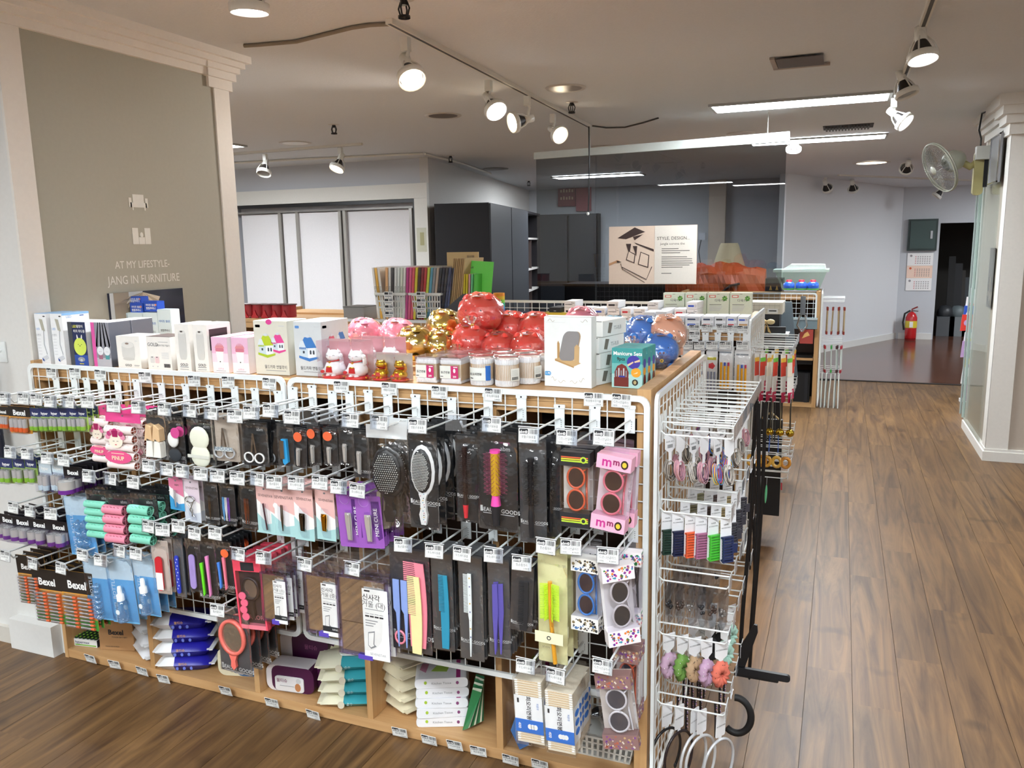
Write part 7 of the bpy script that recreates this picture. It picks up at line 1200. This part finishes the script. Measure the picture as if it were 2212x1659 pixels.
px_box('black_goods','tall black goods in the lowest compartment of the third counter','goods',1713,806,1750,868,8.34,.2,M('101013',.6),lambda a,b,y:('ribs',B(a.x+.1,a.x+.13,y-.012,y,a.z,b.z,M('1d1e24',.6))))
EX=X3+.015; Y3h=8.4
def rod(cap,body,n):
    def f(i):
        b=MB(); [b.cyl((-.04+.02*k,0,-.02),(-.04+.02*k,0,-.27),.006,M(body,.3),n=6) for k in range(n)]; c=MB(); [c.cyl((-.04+.02*k,0,-.02),(-.04+.02*k,0,-.05),.008,M(cap,.4),n=6).cyl((-.04+.02*k,0,-.25),(-.04+.02*k,0,-.28),.008,M(cap,.4),n=6) for k in range(n)]; return [('rods',b,'stuff'),('caps',c,'stuff')]
    return f
for z,rn in ((1.06,'top'),(.66,'middle'),(.37,'lower')): 
    for k in range(3): eloop(Y3+.1+.12*k,z,NUM[k]+' hook on the third counter end, '+rn+' row',EX,'hooks on the third counter end')
estack('brush_pack',lambda i:'wooden handled brush pack %s from the grid, top hook of the third counter end'%NUM[i],'brush',rod('8a2c24','b09a78',5),Y3+.1,1.03,(.05,.1,.15,.2),.0)
estack('rod_pack',lambda i:('red capped','green capped','dark capped','red tipped')[i]+' rod pack on the middle hooks of the third counter end','rods',lambda i:rod(('a82430','3aa84a','4a2c30','b82c3c')[i],'c9d4d0',5)(0),Y3+.1,.66,(.04,.1,.15,.19),0)
estack('mop_head',lambda i:'white fringed mop head %s from the grid, lowest on the third counter end'%NUM[i],'mop head',lambda i:[('fringe',(lambda b:([b.tube([(-.05+.012*k,0,0),(-.05+.013*k,.004*(k%2),-.2),(-.052+.0135*k,0,-.34-.01*(k%3))],.006,M('dfe6e4',.9),5) for k in range(9)],b)[1])(MB()),'stuff')],Y3+.1,.37,(.03,.07,.11,.15,.18),0)
EX=S2
# desk with cream drawer tray, grey board and black goods between second and third counters
a=U(1626,653,'y',6.0);b=U(1690,676,'y',6.0); dkp=MB().box(a.x-1.0,b.x-.02,6.0,6.5,b.z-.25,b.z-.2,M('2b2a2c',.5)); thing('black_table','black table behind the second counter under the cream drawer tray','table',[('table_top',dkp)]+[('leg',B(x,x+.04,y,y+.04,0,b.z-.25,BLK)) for x in (a.x-.98,b.x-.08) for y in (6.02,6.42)])
tr_=MB().box(a.x-.02,b.x,6.0,6.25,b.z-.01,a.z,M('e6e0cf',.4)); tf_=MB(); [tf_.box(a.x+.0,b.x-.02,5.996,6.0,b.z+.02+.03*k,b.z+.0215+.03*k,M('8d8878',.5)) for k in range(3)]; [tf_.box(a.x+.01+.035*k,a.x+.0112+.035*k,5.996,6.0,b.z,a.z-.01,M('b9b3a0',.5)) for k in range(7)]
tf_.box(b.x-.1,b.x-.03,5.994,5.996,b.z-.005,b.z+.03,M('eeeeea',.5)).box(b.x-.09,b.x-.04,5.993,5.994,b.z+.01,b.z+.018,INK); thing('drawer_tray','cream plastic drawer tray with grid marks behind the kit boxes','tray',[('tray',tr_),('front_marks',tf_,'stuff')],(0,0,0)); thing('tray_support','black stand carrying the cream drawer tray','stand',[('stand',B(a.x,b.x-.02,6.03,6.22,b.z-.2,b.z-.01,BLK))])
p=U(1700,690,'y',6.3); thing('grey_board','grey blue board standing beside the cream drawer tray','board',[('board',MB().prism([(-.045,-.42),(.09,-.42),(.03,.13),(-.045,.13)],0,.02,M('6e7c86',.45))),('board_edge',B(-.047,-.045,-.001,.021,-.42,.13,M('8a969e',.4)))],(p.x,6.3,p.z-.0))
p=U(1656,700,'y',5.6); thing('gold_bow','cream and gold bow behind the second counter end','bow',[('loops',MB().ell((-.025,0,.015),.028,.012,.018,M('d9bc8a',.4),10,6).ell((.025,0,.015),.028,.012,.018,M('e3cf9c',.4),10,6)),('tails',MB().prism([(-.03,-.06),(-.01,-.06),(0,.01)],-.003,.003,M('c9a86a',.4)).prism([(.03,-.06),(.01,-.05),(0,.01)],-.003,.003,M('c9a86a',.4)))],p); thing('black_rack','black rack behind the second counter end carrying the gold bow','rack',[('post',B(p.x-.1,p.x+.12,5.62,5.65,0,p.z-.02,BLK)),('shelf',B(p.x-.12,p.x+.14,5.55,5.75,p.z-.075,p.z-.062,SIL))])
# black table with orange bag, lamp and dark box behind the glass
a=U(1290,613,'y',10.0); tt=a.z; thing('long_black_cabinet','long black cabinet seen through the lower part of the smoked glass','cabinet',[('body',B(-3.3,-.95,10.0,10.6,0,tt-.02,M('1c1b1f',.4))),('top',B(-3.32,-.93,9.98,10.62,tt-.02,tt,M('26252a',.35)))]+[('door',B(-3.28+.46*k,-2.84+.46*k,9.985,9.999,.08,tt-.05,M('201f24',.3))) for k in range(5)])
def crump(c,w,h,d,seed): 
    b=MB(); v=[];f=[];N,K=22,12
    for i in range(N+1):
        for j in range(K): t=2*PI*j/K; q=1+.28*noise.noise((i*.35+seed,math.cos(t)*1.5,math.sin(t)*1.5)); v.append(((i/N-.5)*w,d/2*math.cos(t)*q*min(1,.5+math.sin(PI*i/N)),h/2+h/2*math.sin(t)*q*min(1,.72+.5*math.sin(PI*i/N))))
    for i in range(N):
        for j in range(K): f.append((i*K+j,i*K+(j+1)%K,(i+1)*K+(j+1)%K,(i+1)*K+j))
    b.add(v,f,M(c,.5,bump=.4,bs=12)); b.add(v,[tuple(range(K)),tuple(range(N*K,N*K+K))],M(c,.5)); return b
a=U(1440,640,'y',9.6);b=U(1655,585,'y',9.6); ob_=crump('c4582c',b.x-a.x,b.z-a.z+.14,.4,3); thing('orange_bag','long crumpled orange bag seen through the smoked glass','bag',[('bag',ob_),('strap',MB().tube([(.1,-.21,.12),(.2,-.23,.2),(.3,-.22,.22)],.014,M('3a2a2c',.5),5))],((a.x+b.x)/2,9.6,a.z-.06)); thing('low_bench','dark bench carrying the orange bag','bench',[('seat',B(a.x-.1,b.x+.3,9.35,9.85,a.z-.2,a.z-.1,BLK)),('base',B(a.x,b.x+.2,9.4,9.8,0,a.z-.2,BLK))])
p=U(1574,584,'y',10.3); thing('table_lamp','cream lamp shade standing behind the orange bag','lamp',[('lamp_shade',MB().lathe([(.21,0),(.115,.3),(.1,.33)],M('d9c8a0',.7),24)),('trim_band',MB().lathe([(.118,.285),(.112,.3)],M('5a4a3a',.6),24)),('stem',MB().cyl((0,0,tt-p.z+.002),(0,0,.1),.02,M('6a5a44',.5)))],(p.x,10.3,p.z))
px_box('dark_box','dark box with two small gold marks at the right end of the smoked glass','box',1652,602,1691,645,8.9,.3,M('2a2428',.5),lambda a,b,y:('gold_marks',MB().prism([(a.x+.04,a.z+.09),(a.x+.07,a.z+.09),(a.x+.055,a.z+.14)],y-.003,y-.001,M('b08a4a',.4)).prism([(b.x-.07,a.z+.09),(b.x-.04,a.z+.09),(b.x-.055,a.z+.14)],y-.003,y-.001,M('b08a4a',.4))))
a=U(1650,645,'y',8.9); thing('display_stand','dark stand under the box with gold marks','stand',[('body',B(a.x-.05,a.x+.3,8.85,9.25,0,a.z-.001,M('232226',.5)))])
p=U(1508,512,'y',11.6); thing('wall_phone','pale wall device on the beige column behind the sign','phone',[('body',B(-.03,.06,0,.04,-.04,.06,M('c9ccd6',.4))),('cord',MB().tube([(0,.02,-.04),(-.03,.02,-.2),(0,.02,-.38)],.008,M('55565c',.5),5))],(p.x,11.85,p.z))
p=U(1240,422,'y',11.2); sg=MB().box(-.26,.02,0,.02,-.16,.2,M('8a4a50',.5)).box(.03,.27,0,.02,-.24,.12,M('a0585e',.5)); lt=MB(); 
for k in range(2): [lt.rect(-.22+.045*j,.05-.11*k,-.195+.045*j,.09-.11*k+.01*(j%2),-.002,M('d9b89a',.5)) for j in range(5)]
thing('maroon_sign','maroon sign board seen through the upper left of the smoked glass','sign',[('board',sg),('lettering',lt)],(p.x,12.2,U(1240,422,'y',12.2).z) if False else (U(1240,422,'y',12.18).x,12.18,U(1240,422,'y',12.18).z),-.0)
# dark wardrobes
def ward(x0,y0,x1,y1,z1,lab,doors,openb=False,depth=.62):
    L=math.hypot(x1-x0,y1-y0); an=math.atan2(y1-y0,x1-x0); dm=M('19171b',.5,spec=.3); P=[('side_panel',B(-.0,.02,0,depth,0,z1,dm)),('side_panel',B(L-.02,L,0,depth,0,z1,dm)),('top_panel',B(0.021,L-.021,0,depth,z1-.03,z1,dm)),('back_panel',B(.021,L-.021,depth-.02,depth,0,z1-.031,dm))]
    if openb: P+=[('shelf',B(.021,L-.021,.03,depth-.021,z,z+.025,M('c9c6c4',.4))) for z in (.35,.95,1.25,1.68)]+[('partition',B(L*.5,L*.5+.02,.04,depth-.021,.03,1.67,M('3a2e2c',.5)))]
    else: P+=[('door',B(.005+L/doors*k,L/doors*(k+1)-.03,-.02,-.001,.05,z1-.01,M('2f3136',.4,spec=.4))) for k in range(doors)]
    thing('wardrobe',lab,'wardrobe',P,(x0,y0,0),an)
# wardrobe rows run along +Y: local X along the row, interior to the left
ward(-3.5,8.06,-3.94,10.35,2.06,'tall dark wardrobe with two grey doors left of the smoked glass',2,depth=.6)
ward(-3.96,10.38,-4.26,11.75,2.06,'open dark wardrobe with pale shelves half behind the smoked glass',1,True,depth=.3)
ward(U(1166,463,'y',11.8).x,11.8,U(1293,463,'y',11.9).x,11.9,2.05,'dark wardrobe against the rear wall, seen through the smoked glass',2,depth=.2)
# white sliding wardrobe in the recess
WG=M('e3e1e4',.15,coat=.8); sl=[('panel',B(-6.84,-4.22,8.16,8.2,0,2.27,M('cfcacb',.25,coat=.5)))]
for x0,x1,y in ((-6.82,-6.2,8.1),(-6.2,-5.33,8.08),(-5.33,-4.45,8.1)): sl.append(('sliding_door',B(x0+.03,x1-.03,y,y+.03,.05,2.02,WG)))
for x in (-6.2,-5.95,-5.36,-5.3,-4.44): sl.append(('rail_post',B(x-.018,x+.018,8.05,8.09,.05,2.03,M('a8a5a0',.3,.5))))
sl.append(('top_rail',B(-6.84,-4.4,8.04,8.1,2.03,2.05,M('8e8b88',.3,.4)))); thing('sliding_wardrobe','wide glossy white sliding door wardrobe in the left recess','wardrobe',sl)
fr_=[('frame_top',B(-6.86,-4.2,8.0,8.05,2.13,2.29,M('dcdad4',.5))),('frame_side',B(-4.36,-4.2,8.0,8.05,0,2.129,M('dcdad4',.5))),('shadow_gap',MB().box(-6.86,-4.37,8.02,8.05,2.09,2.129,BLK).box(-4.385,-4.37,8.02,8.05,0,2.09,BLK))]
thing('portal_frame','cream door frame around the glossy sliding wardrobe','frame',fr_)
p=U(912,518,'y',7.99); thing('taped_note','small yellowed note in a plastic sleeve on the cream frame','note',[('sleeve',B(-.07,.05,-.004,-.001,-.13,.13,film('old_plastic',(.95,.95,.9),.1,.2,.2))),('note',B(-.03,.02,-.0009,-.0001,-.06,.08,M('b8b07a',.7)))],(p.x,8.0,p.z))
# far wall goods
FYW=14.44
a=U(1963,474,'y',FYW);b=U(2022,541,'y',FYW); thing('meter_cabinet','dark green steel cabinet on the far wall above the calendar','cabinet',[('frame',B(a.x,b.x,FYW-.06,FYW,b.z,a.z,M('2c3c3c',.4))),('door',B(a.x+.03,b.x-.03,FYW-.075,FYW-.06,b.z+.03,a.z-.03,M('3c4f4e',.35))),('latch',B(b.x-.1,b.x-.07,FYW-.09,FYW-.075,(a.z+b.z)/2-.06,(a.z+b.z)/2+.06,SIL))])
a=U(1961,547,'y',FYW);b=U(2011,628,'y',FYW); cw=b.x-a.x; ch=a.z-b.z; pg=[]
for k,c in enumerate(('f1efee','f2d3c0','f1efee')):
    m_=MB().box(0,cw,-.004,-.001,-ch*(k+1)/3+.002,-ch*k/3,M(c,.6)); g=MB()
    for r in range(5):
        for c_ in range(7): g.rect(cw*(.3+.09*c_),-ch*(k/3+.1+.045*r),cw*(.35+.09*c_),-ch*(k/3+.085+.045*r),-.0042,M('6a6468' if c_ else 'c8505a',.6),.0005)
    g.disc(cw*.14,-ch*(k/3+.07),cw*.05,cw*.05,-.0042,M('d8643c' if k==1 else '9a9498',.6),10); pg.append(('month_sheet',m_,None,[('print',g)]))
thing('wall_calendar','white three month calendar with a peach middle on the far wall','calendar',pg,(a.x,FYW-.0,a.z))
ex=MB().lathe([(0,.02),(.075,.02),(.085,.04),(.085,.36),(.06,.42),(.025,.45)],M('c01c22',.25,coat=.5),18); p=U(1966,735,'z',.004)
thing('fire_extinguisher','red fire extinguisher with yellow label standing by the far wall','extinguisher',[('cylinder',ex),('label',MB().lathe([(.0862,.2),(.0862,.31)],M('e3c83a',.4),18)),('label_print',MB().box(-.03,.02,-.09,-.0865,.21,.3,M('e9e9e6',.5))),('handle',MB().tube([(0,0,.45),(0,0,.49),(.08,0,.53)],.012,M('8a2c2c',.3),6).tube([(0,0,.47),(.09,0,.46)],.01,M('77736f',.3,.5),6)),('hose',MB().tube([(-.02,0,.47),(-.1,0,.42),(-.12,0,.28),(-.1,0,.16)],.014,BLK,8)),('base',MB().lathe([(.08,0),(.085,.025)],M('8a1418',.4),18))],(p.x,14.28,.005))
dk='1b1a1c 26262a 3a3634 4a4f54 2a2c30'.split(); px2=(2045,2060,2075,2090,2110)
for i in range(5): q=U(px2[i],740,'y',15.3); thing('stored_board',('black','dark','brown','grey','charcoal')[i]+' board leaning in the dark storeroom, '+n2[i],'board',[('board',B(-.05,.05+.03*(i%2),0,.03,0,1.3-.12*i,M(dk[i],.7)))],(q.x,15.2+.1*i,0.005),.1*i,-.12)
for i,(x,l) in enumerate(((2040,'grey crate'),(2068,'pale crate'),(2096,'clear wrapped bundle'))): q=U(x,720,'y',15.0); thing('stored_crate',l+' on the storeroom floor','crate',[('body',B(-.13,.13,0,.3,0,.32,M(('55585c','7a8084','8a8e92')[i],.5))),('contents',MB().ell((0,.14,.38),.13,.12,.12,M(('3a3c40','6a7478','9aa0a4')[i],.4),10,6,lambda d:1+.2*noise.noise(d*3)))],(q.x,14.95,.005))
# wall fan on the right pillar
c=U(2030,362,'y',7.35); hub=U(2064,352,'y',7.3); ax=(Vector(c)-Vector(hub)); d=Vector((-.82,-.35,-.42)).normalized(); fcx=Vector(c); Rm=Matrix.Translation(fcx)@d.to_track_quat('Z','Y').to_matrix().to_4x4()
cg_=MB(); cg_.T=Rm; GW_=M('8c8d83',.35); r0_=.2
for k in range(40): a=2*PI*k/40; [cg_.tube([(.03*math.cos(a),.03*math.sin(a),s_*.055),(r0_*.7*math.cos(a),r0_*.7*math.sin(a),s_*.045),(r0_*math.cos(a),r0_*math.sin(a),s_*.008)],.0013,GW_,3) for s_ in (-1,1)]
rg=MB(); rg.T=Rm; [rg.tube([(r0_*math.cos(a),r0_*math.sin(a),z) for a in [2*PI*k/32 for k in range(32)]],.006,M('9a9a8c',.4),6,True) for z in (-.008,.008)]; rg.lathe([(0,.06),(.035,.058),(.035,.052)],M('b9b9ac',.4),16)
bl=MB(); bl.T=Rm
for k in range(3):
    a=2*PI*k/3; T=bl.T; bl.T=T@Matrix.Rotation(a,4,'Z')@Matrix.Rotation(.35,4,'X'); bl.add([(.03,-.02,0),(.17,-.05,.01),(.18,.03,-.005),(.12,.07,-.01),(.03,.03,0)],[(0,1,2,3,4)],film('fan_blade',(.75,.78,.76),.2,.2,0)); bl.T=T
mo=MB(); mo.T=Rm; mo.lathe([(.05,-.05),(.075,-.07),(.08,-.14),(.05,-.19),(0,-.2)],M('a7a89a',.4),20); YL=M('a39a68',.45); bk2=fcx-d*.14; ar=MB().tube([bk2,(bk2.x+.1,bk2.y,bk2.z-.06),(XR-.09,bk2.y+.02,bk2.z-.01)],.028,YL,10)
br=MB().prism(rrect(XR-.13,bk2.z-.28,XR-.06,bk2.z+.06,.03,4),bk2.y-.03,bk2.y+.05,YL); mt=MB().box(XR-.065,XR-.036,bk2.y-.04,bk2.y+.06,bk2.z-.22,bk2.z+.05,BLK)
thing('wall_fan','old grey and yellow wall fan on an arm from the right pillar','fan',[('guard',cg_,'stuff'),('guard_ring',rg),('blades',bl),('motor_housing',mo),('arm',ar),('bracket',br),('wall_mount',mt)])
thing('fan_cable','dark cable running from the ceiling down to the wall fan','cable',[('cord',MB().tube([(XR+.1,6.62,2.55),(XR-.0,6.9,2.545),(XR-.115,7.3,2.54),(XR-.12,7.35,2.42),(XR-.1,7.36,2.36),(XR-.1,7.36,2.3)],.007,BLK,5)),('plug',B(XR-.13,XR-.03,7.3,7.4,2.2,2.3,M('b9b9b2',.4)))])
thing('grey_conduit','thin grey conduit running down the edge of the glass pane','conduit',[('pipe',MB().tube([(XR-.045,yf1+.035,2.1),(XR-.045,yf1+.035,.12)],.008,M('9aa5a3',.4),6))])
# goods hanging behind the right pillar
gc=[('e8e4e4','white'),('2a52b8','blue'),('d83c34','red'),('e05a3c','orange red'),('e6e6ea','white lace'),('b89ac8','lilac'),('8a8e9a','grey'),('e3c83c','yellow'),('eef0f2','white glove'),('8a5a4a','brown'),('b04a9a','purple')]
thing('side_rack','white rack just behind the right pillar, hung with packs','rack',[('post',B(1.235,1.26,9.0,9.02,0,1.12,WIRE)),('grid',B(1.235,1.24,9.02,9.6,.1,1.1,WIRE)),('foot',B(1.15,1.3,8.99,9.05,0,.03,WIRE))])
for i,(c_,l) in enumerate(gc): z=1.02-.085*i; x=U(2098-(i%3)*5,660+17*i,'y',8.95).x; thing('hanging_pack',l+' pack on the rack behind the right pillar, %s from the top'%NUM[i],'pack',[('card',MB().prism([(-.05,-.16),(.05,-.15),(.055,0),(-.04,0)],0,.02,M(c_,.4))),('print',MB().disc(0,-.08,.025,.03,-.001,M(gc[(i+3)%11][0],.5),8)),('hook_arm',MB().cyl((.0,.0,-.01),(1.235-x,.02,-.01),.004,WIRE,n=5))],(x,8.96-.01*i,z+.02),.0)
# dark packs on the pillar's front face at the left edge
for i in range(9): thing('hanging_strap','navy and grey strap in the row at the left edge, %s'%n2[i],'strap',[('strap',MB().tube([(0,0,0),(.004,0,-.1),(-.004,0,-.16),(.006,0,-.24)],.011,M('1c2138',.4),6)),('buckle',MB().box(-.012,.012,-.012,.008,-.065,-.045,M('8a8f9c',.3,.4)))],(-3.06-.018*i,2.12-.012*i,1.24),group=None)
thing('strap_hook','white hook bar carrying the navy straps at the left edge','hook',[('bar',MB().tube([(-3.02,2.16,1.245),(-3.04,2.13,1.25),(-3.25,2.0,1.25)],.004,WIRE,6)),('plate',B(-3.04,-3.0,2.163,2.168,1.2,1.28,WIRE))])
for i in range(5): thing('eyewear_pack','dark pack with pale lenses in the column at the left edge, %s from the top'%NUM[i],'pack',[('card',B(-.04,.04,0,.01,-.1,0,M('1f2024',.4))),('lenses',MB().ell((-.018,-.004,-.05),.015,.004,.012,M('9aa0a0',.2,.3),10,6).ell((.02,-.004,-.05),.015,.004,.012,M('9aa0a0',.2,.3),10,6))],(-3.17,2.14,1.86-.12*i))
for i in range(6): thing('hanging_strap','dark strap in the lower row at the left edge, %s'%n2[i],'strap',[('strap',MB().tube([(0,0,0),(.004,0,-.1),(-.004,0,-.2)],.012,M('1a1f33',.4),6)),('buckle',MB().box(-.012,.012,-.012,.008,-.06,-.04,M('8a8f9c',.3,.4)))],(-3.03-.02*i,2.12-.01*i,.98))
